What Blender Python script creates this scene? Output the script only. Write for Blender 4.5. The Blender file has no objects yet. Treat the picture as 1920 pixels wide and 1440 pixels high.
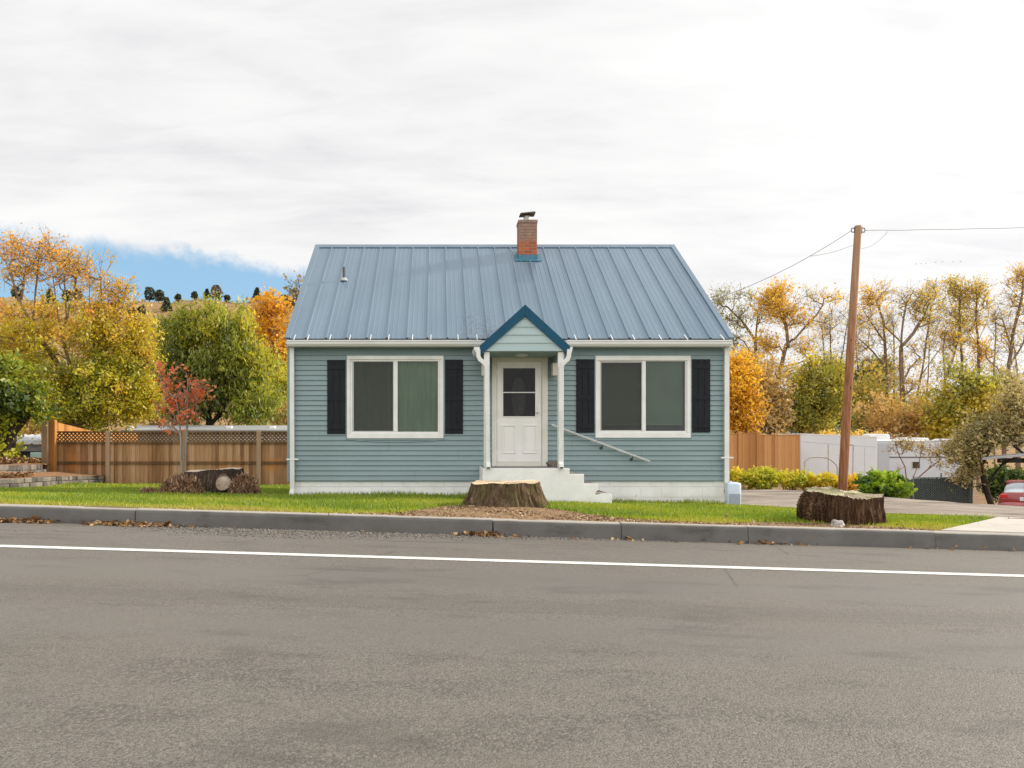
import bpy, bmesh, math, random
import numpy as np
from mathutils import Vector

C = bpy.context.scene.collection
sc = bpy.context.scene
R = math.radians
EYE = 1.23            # camera height above the road
FPX, PX0, PY0 = 1480.0, 820.0, 828.0   # focal length, optical axis and horizon in photo pixels

# ------------------------------------------------------------------ camera
cam_d = bpy.data.cameras.new('camera')
cam = bpy.data.objects.new('camera', cam_d)
C.objects.link(cam)
cam.location = (0, 0, EYE)
cam.rotation_euler = (R(90), 0, 0)
cam_d.sensor_width = 36
cam_d.lens = 36 * FPX / 1920
cam_d.shift_x = (960 - PX0) / 1920
cam_d.shift_y = (PY0 - 720) / 1920
cam_d.clip_start = 0.1
cam_d.clip_end = 12000
sc.camera = cam

# ------------------------------------------------------------------ light
SUN_AZ, SUN_EL = 75, 29          # clockwise from +Y, elevation
sun_d = bpy.data.lights.new('sun', 'SUN')
sun_d.energy = 4.9
sun_d.angle = R(5)
sun_d.color = (1.0, 0.90, 0.76)
sun = bpy.data.objects.new('sun', sun_d)
C.objects.link(sun)
sd = Vector((math.sin(R(SUN_AZ)) * math.cos(R(SUN_EL)), math.cos(R(SUN_AZ)) * math.cos(R(SUN_EL)), math.sin(R(SUN_EL))))
sun.rotation_euler = sd.to_track_quat('Z', 'Y').to_euler()
sun.location = (60, 30, 60)

vs = sc.view_settings
vs.view_transform = 'Standard'
vs.look = 'None'
vs.exposure = 0.0
vs.gamma = 1.0
vs.use_curve_mapping = False

world = bpy.data.worlds.new('World')
sc.world = world
world.use_nodes = True


class NT:
    """tiny node-tree helper"""
    def __init__(self, tree):
        self.t = tree
        self.n = tree.nodes
        self.l = tree.links

    def new(self, typ, **kw):
        nd = self.n.new(typ)
        for k, v in kw.items():
            setattr(nd, k, v)
        return nd

    def put(self, sock, v):
        if isinstance(v, bpy.types.NodeSocket):
            self.l.new(v, sock)
        elif v is not None:
            if isinstance(v, (tuple, list)) and len(v) == 3 and sock.type == 'RGBA':
                v = (*v, 1)
            sock.default_value = v

    def math(self, op, a, b=None, c=None, clamp=False):
        nd = self.new('ShaderNodeMath', operation=op, use_clamp=clamp)
        for i, v in enumerate((a, b, c)):
            if v is not None:
                self.put(nd.inputs[i], v)
        return nd.outputs[0]

    def mix(self, f, a, b, blend='MIX'):
        nd = self.new('ShaderNodeMix', data_type='RGBA', blend_type=blend)
        self.put(nd.inputs[0], f)
        self.put(nd.inputs[6], a)
        self.put(nd.inputs[7], b)
        return nd.outputs[2]

    def ramp(self, f, stops, interp='LINEAR'):
        nd = self.new('ShaderNodeValToRGB')
        cr = nd.color_ramp
        cr.interpolation = interp
        while len(cr.elements) < len(stops):
            cr.elements.new(0.5)
        for e, (p, c) in zip(cr.elements, stops):
            e.position = p
            e.color = (*c, 1) if len(c) == 3 else c
        self.put(nd.inputs[0], f)
        return nd.outputs[0]

    def sstep(self, v, a, b, to0=0.0, to1=1.0):
        nd = self.new('ShaderNodeMapRange', interpolation_type='SMOOTHSTEP')
        self.put(nd.inputs[0], v)
        nd.inputs[1].default_value = a
        nd.inputs[2].default_value = b
        nd.inputs[3].default_value = to0
        nd.inputs[4].default_value = to1
        return nd.outputs[0]

    def noise(self, vec, scale, detail=4, rough=0.55, dist=0.0):
        nd = self.new('ShaderNodeTexNoise')
        if vec is not None:
            self.put(nd.inputs['Vector'], vec)
        nd.inputs['Scale'].default_value = scale
        nd.inputs['Detail'].default_value = detail
        nd.inputs['Roughness'].default_value = rough
        nd.inputs['Distortion'].default_value = dist
        return nd.outputs[0]

    def voronoi(self, vec, scale, out='Distance', feature='F1'):
        nd = self.new('ShaderNodeTexVoronoi', feature=feature)
        if vec is not None:
            self.put(nd.inputs['Vector'], vec)
        nd.inputs['Scale'].default_value = scale
        return nd.outputs[out]

    def coords(self, stretch=(1, 1, 1), kind='Object', rot=(0, 0, 0)):
        tc = self.new('ShaderNodeTexCoord')
        mp = self.new('ShaderNodeMapping')
        mp.inputs['Scale'].default_value = stretch
        mp.inputs['Rotation'].default_value = rot
        self.l.new(tc.outputs[kind], mp.inputs[0])
        return mp.outputs[0]

    def xyz(self, vec):
        nd = self.new('ShaderNodeSeparateXYZ')
        self.put(nd.inputs[0], vec)
        return nd.outputs

    def comb(self, x, y, z):
        nd = self.new('ShaderNodeCombineXYZ')
        for i, v in enumerate((x, y, z)):
            self.put(nd.inputs[i], v)
        return nd.outputs[0]


def build_sky():
    k = NT(world.node_tree)
    for nd in list(k.n):
        k.n.remove(nd)
    out = k.new('ShaderNodeOutputWorld')
    sky = k.new('ShaderNodeTexSky', sky_type='NISHITA')
    sky.sun_disc = False
    sky.sun_elevation = R(SUN_EL)
    sky.sun_rotation = R(SUN_AZ)
    sky.altitude = 800
    sky.air_density = 1.0
    sky.dust_density = 0.6
    sky.ozone_density = 2.0
    bg_sky = k.new('ShaderNodeBackground')
    k.put(bg_sky.inputs[0], k.mix(0.68, sky.outputs[0], (2.5, 4.3, 5.9)))
    bg_sky.inputs[1].default_value = 0.15
    tc = k.new('ShaderNodeTexCoord')
    d = tc.outputs['Generated']
    x, y, z = k.xyz(d)
    # a cloud layer seen in perspective: direction projected on a high plane
    zz = k.math('ADD', k.math('MAXIMUM', z, 0.0), 0.16)
    u = k.math('DIVIDE', x, zz)
    v = k.math('DIVIDE', y, zz)
    P = k.comb(u, v, 0.0)
    mp = k.new('ShaderNodeMapping')
    mp.inputs['Rotation'].default_value = (0, 0, R(38))
    mp.inputs['Scale'].default_value = (0.8, 1.9, 1)
    k.l.new(P, mp.inputs[0])
    n_str = k.noise(mp.outputs[0], 1.3, 5, 0.56, 0.35)
    n_big = k.noise(P, 0.55, 3, 0.5, 0.2)
    n_edge = k.noise(d, 11.0, 6, 0.62, 0.3)
    n_low = k.noise(k.comb(x, y, k.math('MULTIPLY', z, 2.6)), 7.0, 6, 0.6, 0.4)
    # lower edge of the cloud sheet, falling from left to right
    th = k.math('ADD', 0.197, k.math('ADD', k.math('MULTIPLY', k.math('MINIMUM', x, 0.0), -0.055), k.math('MULTIPLY', k.math('MAXIMUM', x, 0.0), -0.28)))
    ee = k.math('SUBTRACT', z, th)
    ee = k.math('ADD', ee, k.math('MULTIPLY', k.math('SUBTRACT', n_edge, 0.5), 0.075))
    cover_hi = k.sstep(ee, -0.008, 0.014)
    # lower band: broken white puffs on the right, clear on the left
    right = k.sstep(x, 0.02, 0.26)
    low = k.math('MULTIPLY', k.sstep(n_low, 0.40, 0.56), right)
    low = k.math('MAXIMUM', low, k.math('MULTIPLY', right, 0.45))
    wisp = k.math('MULTIPLY', k.sstep(n_low, 0.58, 0.72), 0.35)
    cover = k.math('MAXIMUM', cover_hi, k.math('MAXIMUM', low, wisp))
    behind = k.sstep(y, 0.35, -0.25)
    cover = k.math('MAXIMUM', cover, behind)
    n_puff = k.noise(mp.outputs[0], 4.5, 5, 0.6, 0.5)
    shade = k.math('ADD', k.math('MULTIPLY', n_str, 0.50), k.math('ADD', k.math('MULTIPLY', n_big, 0.30), k.math('MULTIPLY', n_puff, 0.20)))
    shade = k.math('ADD', shade, k.math('MULTIPLY', x, 0.03))
    col = k.ramp(shade, [(0.35, (0.73, 0.735, 0.765)), (0.42, (0.84, 0.84, 0.855)), (0.49, (0.93, 0.925, 0.925)), (0.57, (0.99, 0.985, 0.98))])
    # unseen sky behind camera boosted to light the facade; veil near the sun brighter
    st = k.math('ADD', 1.0, k.math('MULTIPLY', behind, SKY_BACK))
    sunny = k.sstep(x, 0.05, 0.75)
    st = k.math('ADD', st, k.math('MULTIPLY', sunny, 0.11))
    lo = k.sstep(z, -0.02, -0.12)
    bg_c = k.new('ShaderNodeBackground')
    k.put(bg_c.inputs[0], col)
    k.put(bg_c.inputs[1], st)
    ms = k.new('ShaderNodeMixShader')
    k.put(ms.inputs[0], cover)
    k.l.new(bg_sky.outputs[0], ms.inputs[1])
    k.l.new(bg_c.outputs[0], ms.inputs[2])
    k.l.new(ms.outputs[0], out.inputs[0])


SKY_BACK = 0.70
build_sky()


# ------------------------------------------------------------------ materials
def srgb(r, g, b, k=1.0):
    def f(c):
        c /= 255.0
        return (c / 12.92 if c <= 0.04045 else ((c + 0.055) / 1.055) ** 2.4) * k
    return (f(r), f(g), f(b))


def new_mat(name):
    m = bpy.data.materials.new(name)
    m.use_nodes = True
    k = NT(m.node_tree)
    for nd in list(k.n):
        k.n.remove(nd)
    out = k.new('ShaderNodeOutputMaterial')
    return m, k, out


def pbsdf(k, out, color, rough=0.6, metal=0.0, spec=0.5, height=None, bdist=0.01, bstr=0.6, coat=0.0):
    p = k.new('ShaderNodeBsdfPrincipled')
    k.put(p.inputs['Base Color'], color)
    k.put(p.inputs['Roughness'], rough)
    k.put(p.inputs['Metallic'], metal)
    k.put(p.inputs['Specular IOR Level'], spec)
    k.put(p.inputs['Coat Weight'], coat)
    if height is not None:
        b = k.new('ShaderNodeBump')
        b.inputs['Strength'].default_value = bstr
        b.inputs['Distance'].default_value = bdist
        k.put(b.inputs['Height'], height)
        k.l.new(b.outputs[0], p.inputs['Normal'])
    k.l.new(p.outputs[0], out.inputs[0])
    return p


def simple(name, stops, scale=6.0, stretch=(1, 1, 1), rough=0.6, metal=0.0, spec=0.5, bump=0.0, bscale=None, detail=6, coat=0.0, dist=0.0):
    """noise-mottled surface: stops = ramp of colours"""
    m, k, out = new_mat(name)
    co = k.coords(stretch)
    n = k.noise(co, scale, detail, 0.6, dist)
    col = k.ramp(n, stops)
    h = k.noise(co, bscale or scale * 3, 5, 0.6) if bump else None
    pbsdf(k, out, col, rough, metal, spec, h, bump or 0.01, 0.8, coat)
    return m


def two(a, b):
    return [(0.32, a), (0.68, b)]


def dim(c, f):
    return tuple(v * f for v in c)


def leaf_mat(name, stops, trans=0.45, rough=0.5):
    """leaf colour runs along a per-leaf attribute"""
    m, k, out = new_mat(name)
    a = k.new('ShaderNodeAttribute', attribute_name='tint')
    col = k.ramp(a.outputs['Fac'], stops)
    di = k.new('ShaderNodeBsdfDiffuse')
    tr = k.new('ShaderNodeBsdfTranslucent')
    k.put(di.inputs[0], col)
    k.put(tr.inputs[0], col)
    ms = k.new('ShaderNodeMixShader')
    ms.inputs[0].default_value = trans
    k.l.new(di.outputs[0], ms.inputs[1])
    k.l.new(tr.outputs[0], ms.inputs[2])
    gl = k.new('ShaderNodeBsdfGlossy')
    gl.inputs['Roughness'].default_value = rough
    gl.inputs[0].default_value = (1, 1, 1, 1)
    m2 = k.new('ShaderNodeMixShader')
    m2.inputs[0].default_value = 0.04
    k.l.new(ms.outputs[0], m2.inputs[1])
    k.l.new(gl.outputs[0], m2.inputs[2])
    k.l.new(m2.outputs[0], out.inputs[0])
    return m


# ------------------------------------------------------------------ object helpers
WL = {}      # world location of every object built


def tag(o, label=None, cat=None, group=None, kind=None):
    if label:
        o['label'] = label
    if cat:
        o['category'] = cat
    if group:
        o['group'] = group
    if kind:
        o['kind'] = kind
    return o


def thing(name, label, cat, loc, group=None):
    o = bpy.data.objects.new(name, None)
    C.objects.link(o)
    o.location = loc
    o.empty_display_size = 0.2
    WL[o.name] = Vector(loc)
    return tag(o, label, cat, group)


def link_mesh(name, me, mat, parent=None, origin=None):
    """mesh data is in world coordinates; move it into the frame of its parent (or of its own origin)"""
    o = bpy.data.objects.new(name, me)
    C.objects.link(o)
    if mat:
        for mm in (mat if isinstance(mat, (list, tuple)) else [mat]):
            me.materials.append(mm)
    if parent is not None:
        off = WL[parent.name]
        o.parent = parent
    elif origin is not None:
        off = Vector(origin)
        o.location = off
    else:
        off = Vector((0, 0, 0))
    WL[o.name] = Vector(off)
    if off.length > 0:
        n = len(me.vertices)
        a = np.empty(n * 3, np.float32)
        me.vertices.foreach_get('co', a)
        a = a.reshape(-1, 3) - np.array(off, np.float32)
        me.vertices.foreach_set('co', a.ravel())
        me.update()
    return o


class MB:
    def __init__(self):
        self.v = []
        self.f = []

    def add(self, vs_, fs_):
        b = len(self.v)
        self.v += [tuple(p) for p in vs_]
        self.f += [tuple(i + b for i in f) for f in fs_]

    def box(self, x0, x1, y0, y1, z0, z1):
        self.add([(x0, y0, z0), (x1, y0, z0), (x1, y1, z0), (x0, y1, z0), (x0, y0, z1), (x1, y0, z1), (x1, y1, z1), (x0, y1, z1)],
                 [(0, 3, 2, 1), (4, 5, 6, 7), (0, 1, 5, 4), (1, 2, 6, 5), (2, 3, 7, 6), (3, 0, 4, 7)])

    def hexa(self, p):
        """8 corners, bottom four then top four (both counter-clockwise)"""
        self.add(p, [(0, 3, 2, 1), (4, 5, 6, 7), (0, 1, 5, 4), (1, 2, 6, 5), (2, 3, 7, 6), (3, 0, 4, 7)])

    def quad(self, *p):
        self.add(p, [tuple(range(len(p)))])

    def prism(self, prof, a, b, axis='y'):
        """extrude a closed profile from a to b along an axis; profile in the other two axes"""
        def pt(u, w, t):
            return {'y': (u, t, w), 'x': (t, u, w), 'z': (u, w, t)}[axis]
        n = len(prof)
        vs_ = [pt(u, w, a) for u, w in prof] + [pt(u, w, b) for u, w in prof]
        fs_ = [tuple(range(n)), tuple(range(2 * n - 1, n - 1, -1))]
        for i in range(n):
            j = (i + 1) % n
            fs_.append((i, n + i, n + j, j))
        self.add(vs_, fs_)

    def tube(self, pts, rad, n=8, cap=True):
        pts = [Vector(p) for p in pts]
        if not hasattr(rad, '__len__'):
            rad = [rad] * len(pts)
        b = len(self.v)
        up0 = None
        for i, p in enumerate(pts):
            d = (pts[min(i + 1, len(pts) - 1)] - pts[max(i - 1, 0)]).normalized()
            if up0 is None:
                up0 = Vector((0, 0, 1)) if abs(d.z) < 0.9 else Vector((1, 0, 0))
            s = d.cross(up0).normalized()
            w = s.cross(d).normalized()
            up0 = w
            for j in range(n):
                t = 2 * math.pi * j / n
                self.v.append(tuple(p + (s * math.cos(t) + w * math.sin(t)) * rad[i]))
        for i in range(len(pts) - 1):
            for j in range(n):
                j2 = (j + 1) % n
                self.f.append((b + i * n + j, b + i * n + j2, b + (i + 1) * n + j2, b + (i + 1) * n + j))
        if cap:
            self.f.append(tuple(b + j for j in range(n - 1, -1, -1)))
            self.f.append(tuple(b + (len(pts) - 1) * n + j for j in range(n)))

    def sweep(self, pts, prof, cap=True):
        """sweep a rectangle profile [(a,b)..] in frame (X axis, perpendicular in the Y-Z/X-Z plane)"""
        pts = [Vector(p) for p in pts]
        n = len(prof)
        b = len(self.v)
        for i, p in enumerate(pts):
            d = (pts[min(i + 1, len(pts) - 1)] - pts[max(i - 1, 0)]).normalized()
            s = Vector((0, 1, 0))
            w = d.cross(s).normalized()
            for (a, c) in prof:
                self.v.append(tuple(p + w * a + s * c))
        for i in range(len(pts) - 1):
            for j in range(n):
                j2 = (j + 1) % n
                self.f.append((b + i * n + j, b + i * n + j2, b + (i + 1) * n + j2, b + (i + 1) * n + j))
        if cap:
            self.f.append(tuple(b + j for j in range(n - 1, -1, -1)))
            self.f.append(tuple(b + (len(pts) - 1) * n + j for j in range(n)))

    def build(self, name, mat, parent=None, bevel=0.0, smooth=False, origin=None, segs=2, fix=True):
        me = bpy.data.meshes.new(name)
        me.from_pydata(self.v, [], self.f)
        if fix:
            bm = bmesh.new()
            bm.from_mesh(me)
            bmesh.ops.recalc_face_normals(bm, faces=bm.faces)
            bm.to_mesh(me)
            bm.free()
        me.update()
        o = link_mesh(name, me, mat, parent, origin)
        if bevel:
            md = o.modifiers.new('Bevel', 'BEVEL')
            md.width = bevel
            md.segments = segs
            md.limit_method = 'ANGLE'
            md.angle_limit = R(35)
        if smooth:
            me.polygons.foreach_set('use_smooth', [True] * len(me.polygons))
        return o


def np_mesh(name, V, F, mat, parent=None, origin=None, tint=None, smooth=False, vattrs=None):
    """V (N,3), F (M,k) arrays"""
    me = bpy.data.meshes.new(name)
    V = np.asarray(V, np.float32)
    F = np.asarray(F, np.int32)
    M, kk = F.shape
    me.vertices.add(len(V))
    me.vertices.foreach_set('co', V.ravel())
    me.loops.add(M * kk)
    me.loops.foreach_set('vertex_index', F.ravel())
    me.polygons.add(M)
    me.polygons.foreach_set('loop_start', np.arange(0, M * kk, kk, dtype=np.int32))
    me.update(calc_edges=True)
    if tint is not None:
        a = me.attributes.new('tint', 'FLOAT', 'FACE')
        a.data.foreach_set('value', np.asarray(tint, np.float32))
    for nm, arr in (vattrs or {}).items():
        a = me.attributes.new(nm, 'FLOAT', 'POINT')
        a.data.foreach_set('value', np.asarray(arr, np.float32))
    if smooth:
        me.polygons.foreach_set('use_smooth', np.ones(M, bool))
    return link_mesh(name, me, mat, parent, origin)


def W(px, py, Y):
    """the point at distance Y that the photo shows at pixel (px, py): used to read sizes off the photo"""
    return ((px - PX0) / FPX * Y, Y, EYE + (PY0 - py) / FPX * Y)


# ------------------------------------------------------------------ terrain
KY = 10.5                      # road-side face of the kerb
KH = 0.215


def grade(x):
    return -0.0295 * 40 * np.tanh(np.asarray(x, float) / 40)


_ctrl = []
for xx in np.arange(-24, 32.1, 2):
    _ctrl.append((xx, KY + 0.16, float(grade(xx)) + KH - 0.012))
for px, py, Y in [(541, 931, 16), (700, 930, 16), (870, 931, 16), (1000, 941, 14.9), (1160, 943, 16), (1358, 948, 16),
                  (130, 906, 26), (350, 907, 26), (540, 911, 26), (0, 917, 20), (400, 925, 16), (60, 913, 22),
                  (0, 869, 25), (60, 869, 26), (-120, 862, 25), (-300, 905, 18),
                  (1400, 950, 15.5), (1400, 930, 20), (1450, 919, 25), (1600, 921, 25), (1690, 936, 21.5), (1750, 946, 18.5),
                  (1830, 949, 18.5), (1920, 953, 18), (2050, 958, 18), (1880, 973, 13.2), (1751, 985, 11.6), (1950, 978, 13)]:
    _ctrl.append(W(px, py, Y))
_ctrl += [(-12, 30, -0.2), (-20, 32, 0.2), (-6, 34, -0.5), (-20, 45, -0.5), (0, 20, -0.15), (1.5, 24, -0.35), (0, 45, -1.5), (12.5, 32, -0.42), (16, 33.5, -0.75),
          (19.5, 24, -1.05), (15.4, 24.3, -0.95), (17.5, 24, -1.1), (21, 28, -1.55), (24, 30, -1.6), (21, 36, -1.9), (25, 36, -2.0), (30, 24, -1.2), (34, 40, -2.1), (14, 46, -2.2)]
_ctrl = np.array(_ctrl)
_n = len(_ctrl)
_D = np.hypot(_ctrl[:, None, 0] - _ctrl[None, :, 0], _ctrl[:, None, 1] - _ctrl[None, :, 1])
_A = np.zeros((_n + 3, _n + 3))
_A[:_n, :_n] = _D
_A[:_n, _n] = 1
_A[:_n, _n + 1:] = _ctrl[:, :2]
_A[_n:, :_n] = _A[:_n, _n:].T
_w = np.linalg.solve(_A, np.concatenate([_ctrl[:, 2], [0, 0, 0]]))


def T(x, y):
    """height of the ground behind the kerb"""
    x = np.asarray(x, float)
    y = np.asarray(y, float)
    sh = np.broadcast(x, y).shape
    xc = np.clip(np.broadcast_to(x, sh).ravel(), -24, 34)
    yc = np.clip(np.broadcast_to(y, sh).ravel(), KY + 0.16, 46)
    d = np.hypot(xc[:, None] - _ctrl[None, :, 0], yc[:, None] - _ctrl[None, :, 1])
    z = d @ _w[:_n] + _w[_n] + _w[_n + 1] * xc + _w[_n + 2] * yc
    # low mound of chips round the stump by the kerb
    z = z + 0.07 * np.exp(-(((xc - 1.0) / 1.3) ** 2 + ((yc - 12.2) / 0.75) ** 2))
    # far away: a shallow valley floor
    yy = np.broadcast_to(y, sh).ravel()
    f = np.clip((yy - 46) / 40, 0, 1)
    z = z * (1 - f) + (-2.6) * f
    return z.reshape(sh) if sh else float(z[0])


def Tz(x, y):
    return float(T(np.array([x]), np.array([y]))[0])


def pw(xs, ys):
    return lambda x: np.interp(x, xs, ys)


soil_w = pw([-1.3, -0.5, 0.1, 0.9, 1.6, 2.2, 3.0, 4.0, 4.7, 5.6, 6.3, 6.9, 7.3], [0, 0.55, 1.6, 1.9, 1.7, 1.05, 0.5, 0.30, 0.75, 0.65, 0.35, 0.15, 0])
lawn_back = pw([-30, 5.85, 5.95, 6.2, 7.6, 9.45, 9.8], [27, 27, 15.9, 15.5, 13.7, 13.2, 10.0])
drive_left = pw([13.1, 13.7, 15.4, 16.0, 27], [9.5, 7.6, 6.2, 6.02, 6.02])
apron_left = pw([10.66, 13.3], [6.82, 9.45])


def grass_mask(x, y):
    m = np.clip((lawn_back(x) - y) / 0.25 + 0.5, 0, 1) * np.clip((y - KY - 0.15) / 0.05, 0, 1)
    m *= np.clip((y - (KY + 0.16) - soil_w(x)) / 0.3, 0, 1)
    m *= np.where(y < 13.4, np.clip((apron_left(y) - x) / 0.15, 0, 1), 1)
    # planted bed behind the block wall at the left
    wall_y = np.interp(x, [-14, -11.9, -11.1, -10.7], [19.6, 21.5, 25.2, 40])
    m *= np.where(x < -10.9, np.clip((wall_y - y) / 0.2, 0, 1), 1)
    m *= np.clip((26.0 - y) / 0.1, 0, 1)
    return m


def soil_mask(x, y):
    s = np.clip(1.4 - np.maximum(y - (KY + 0.16) - soil_w(x), 0) / 0.25, 0, 1) * (soil_w(x) > 0.02)
    s = np.maximum(s, np.exp(-(((x + 4.9) / 0.75) ** 2 + ((y - 14.6) / 0.45) ** 2) * 1.2))
    s = np.maximum(s, ((x > 6) & (y > 22)).astype(float))
    s = np.maximum(s, ((x < -11.0) & (y > 19)).astype(float))
    return s


# ------------------------------------------------------------------ ground
def m_ground():
    m, k, out = new_mat('ground_cover')
    co = k.coords()
    g = k.new('ShaderNodeAttribute', attribute_name='grass').outputs['Fac']
    s = k.new('ShaderNodeAttribute', attribute_name='soil').outputs['Fac']
    n1 = k.noise(co, 1.7, 5)
    n2 = k.noise(co, 22, 6, 0.7)
    n3 = k.voronoi(co, 46, 'Color')
    dry = k.ramp(n1, [(0.3, (0.17, 0.125, 0.06)), (0.7, (0.27, 0.21, 0.11))])
    turf = k.ramp(n2, [(0.3, (0.08, 0.11, 0.014)), (0.7, (0.18, 0.22, 0.035))])
    chips = k.ramp(n2, [(0.28, (0.10, 0.06, 0.034)), (0.5, (0.21, 0.135, 0.075)), (0.72, (0.34, 0.225, 0.125))])
    bw = k.new('ShaderNodeRGBToBW')
    k.put(bw.inputs[0], n3)
    chips = k.mix(k.math('MULTIPLY', k.sstep(bw.outputs[0], 0.55, 0.75), 0.55), chips, (0.50, 0.33, 0.17))
    jit = k.math('MULTIPLY', k.math('SUBTRACT', n2, 0.5), 0.9)
    gm = k.sstep(k.math('ADD', g, jit), 0.35, 0.65)
    sm = k.sstep(k.math('ADD', s, jit), 0.35, 0.65)
    col = k.mix(gm, dry, turf)
    col = k.mix(sm, col, chips)
    pbsdf(k, out, col, 0.95, 0, 0.2, k.math('ADD', n2, bw.outputs[0]), 0.03, 0.9)
    return m


xs = np.concatenate([-np.geomspace(6000, 26, 26), np.arange(-25, 32.01, 0.22), np.geomspace(33, 6000, 26)])
ys = np.concatenate([-np.geomspace(3000, 4, 14), [KY + 0.02, KY + 0.08, KY + 0.12], np.arange(KY + 0.16, 16.2, 0.1), np.arange(16.3, 40, 0.3), np.geomspace(41, 9000, 34)])
gx, gy = np.meshgrid(xs, ys)
gz = np.where(gy < KY + 0.1, grade(gx) - 0.25, T(gx, np.maximum(gy, KY + 0.16)))
gz = np.where((gy >= KY + 0.1), gz + 0.018 * (np.sin(gx * 2.3 + 1.3 * np.sin(gy * 1.7)) * np.sin(gy * 2.9 + gx)), gz)
nx, ny = len(xs), len(ys)
idx = np.arange(nx * ny).reshape(ny, nx)
F = np.stack([idx[:-1, :-1], idx[:-1, 1:], idx[1:, 1:], idx[1:, :-1]], -1).reshape(-1, 4)
o = np_mesh('ground', np.stack([gx, gy, gz], -1).reshape(-1, 3), F, m_ground(), smooth=True,
            vattrs={'grass': grass_mask(gx, gy).ravel(), 'soil': soil_mask(gx, gy).ravel()})
tag(o, kind='structure')


def m_road():
    m, k, out = new_mat('old_asphalt')
    co = k.coords()
    x, y, z = k.xyz(co)
    band = k.coords((0.05, 1, 1))
    nb = k.noise(band, 1.5, 4, 0.6)
    nfine = k.noise(co, 190, 3, 0.7)
    vor = k.voronoi(co, 120, 'Color')
    bw = k.new('ShaderNodeRGBToBW')
    k.put(bw.inputs[0], vor)
    agg = bw.outputs[0]
    vd = k.voronoi(co, 120)
    vor2 = k.voronoi(co, 62, 'Color')
    bw2 = k.new('ShaderNodeRGBToBW')
    k.put(bw2.inputs[0], vor2)
    vd2 = k.voronoi(co, 62)
    wy = k.math('ADD', y, k.math('MULTIPLY', k.math('SUBTRACT', nb, 0.5), 0.7))
    # wheel tracks: polished bands along the lane
    t1 = k.math('MULTIPLY', k.sstep(wy, 6.3, 6.9), k.sstep(wy, 7.8, 7.2))
    t2 = k.math('MULTIPLY', k.sstep(wy, 4.4, 4.9), k.sstep(wy, 5.7, 5.2))
    track = k.math('MAXIMUM', t1, k.math('MULTIPLY', t2, 0.75))
    dark = k.math('MULTIPLY', k.sstep(wy, 5.6, 5.95), k.sstep(wy, 6.5, 6.1))
    nm = k.noise(co, 0.55, 4, 0.55)
    nst = k.noise(k.coords((0.30, 1.0, 1)), 2.6, 5, 0.65)
    base = k.mix(agg, (0.052, 0.046, 0.039), (0.21, 0.187, 0.159))
    smooth_c = k.mix(nfine, (0.106, 0.098, 0.087), (0.155, 0.144, 0.129))
    col = k.mix(k.math('MULTIPLY', track, 0.6), base, smooth_c)
    col = k.mix(k.math('MULTIPLY', dark, 0.35), col, (0.075, 0.069, 0.06))
    # raveled patches with bare coarse stone, near the middle of the road
    pm = k.noise(k.coords((0.6, 1.25, 1)), 1.9, 4, 0.55, 0.3)
    patch = k.math('MULTIPLY', k.math('MULTIPLY', k.sstep(pm, 0.50, 0.58), 0.75), k.sstep(y, 5.3, 4.5))
    gut = k.math('MULTIPLY', k.sstep(pm, 0.42, 0.5), k.math('MULTIPLY', k.sstep(y, 9.7, 10.1), k.sstep(x, -4.6, -3.2)))
    gut = k.math('MULTIPLY', gut, k.sstep(x, 4.5, 2.0))
    coarse = k.math('MAXIMUM', patch, gut)
    cc = k.mix(bw2.outputs[0], (0.045, 0.04, 0.034), (0.215, 0.19, 0.16))
    cc = k.mix(k.math('MULTIPLY', k.sstep(vd2, 0.45, 0.75), 0.7), cc, (0.06, 0.054, 0.047))
    col = k.mix(coarse, col, cc)
    col = k.mix(k.math('MULTIPLY', k.sstep(nst, 0.52, 0.72), 0.45), col, (0.145, 0.127, 0.104))
    col = k.mix(k.math('MULTIPLY', k.sstep(nst, 0.48, 0.30), 0.45), col, (0.05, 0.044, 0.038))
    col = k.mix(k.math('MULTIPLY', k.sstep(nm, 0.4, 0.7), 0.30), col, (0.125, 0.108, 0.085))
    # dust along the kerb and a wandering crack in the shoulder
    col = k.mix(k.math('MULTIPLY', k.sstep(y, 9.9, 10.45), 0.45), col, (0.13, 0.112, 0.09))
    nc = k.noise(k.coords((1, 0.2, 1)), 1.1, 6, 0.7)
    cr = k.math('ABSOLUTE', k.math('SUBTRACT', y, k.math('ADD', 9.30, k.math('MULTIPLY', nc, 0.75))))
    crk = k.math('MULTIPLY', k.sstep(cr, 0.022, 0.008), k.math('MULTIPLY', k.sstep(pm, 0.42, 0.5), k.sstep(x, 6, 3)))
    col = k.mix(k.math('MULTIPLY', crk, 0.8), col, (0.03, 0.027, 0.024))
    # hairline cracks, a sealed joint and oil drips in the lane
    vc = k.voronoi(k.coords((0.30, 0.55, 1)), 1.0, 'Distance', 'DISTANCE_TO_EDGE')
    nw = k.noise(co, 5.0, 5, 0.7)
    hair = k.math('MULTIPLY', k.sstep(k.math('ADD', vc, k.math('MULTIPLY', k.math('SUBTRACT', nw, 0.5), 0.016)), 0.006, 0.002), k.sstep(nm, 0.48, 0.58))
    col = k.mix(k.math('MULTIPLY', k.math('MULTIPLY', hair, k.sstep(y, 6.6, 7.4)), 0.5), col, (0.03, 0.027, 0.023))
    seal = k.math('ABSOLUTE', k.math('SUBTRACT', y, k.math('ADD', 5.72, k.math('MULTIPLY', nb, 0.12))))
    col = k.mix(k.math('MULTIPLY', k.sstep(seal, 0.03, 0.015), k.math('MULTIPLY', k.sstep(nst, 0.42, 0.5), 0.15)), col, (0.035, 0.032, 0.029))
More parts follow.
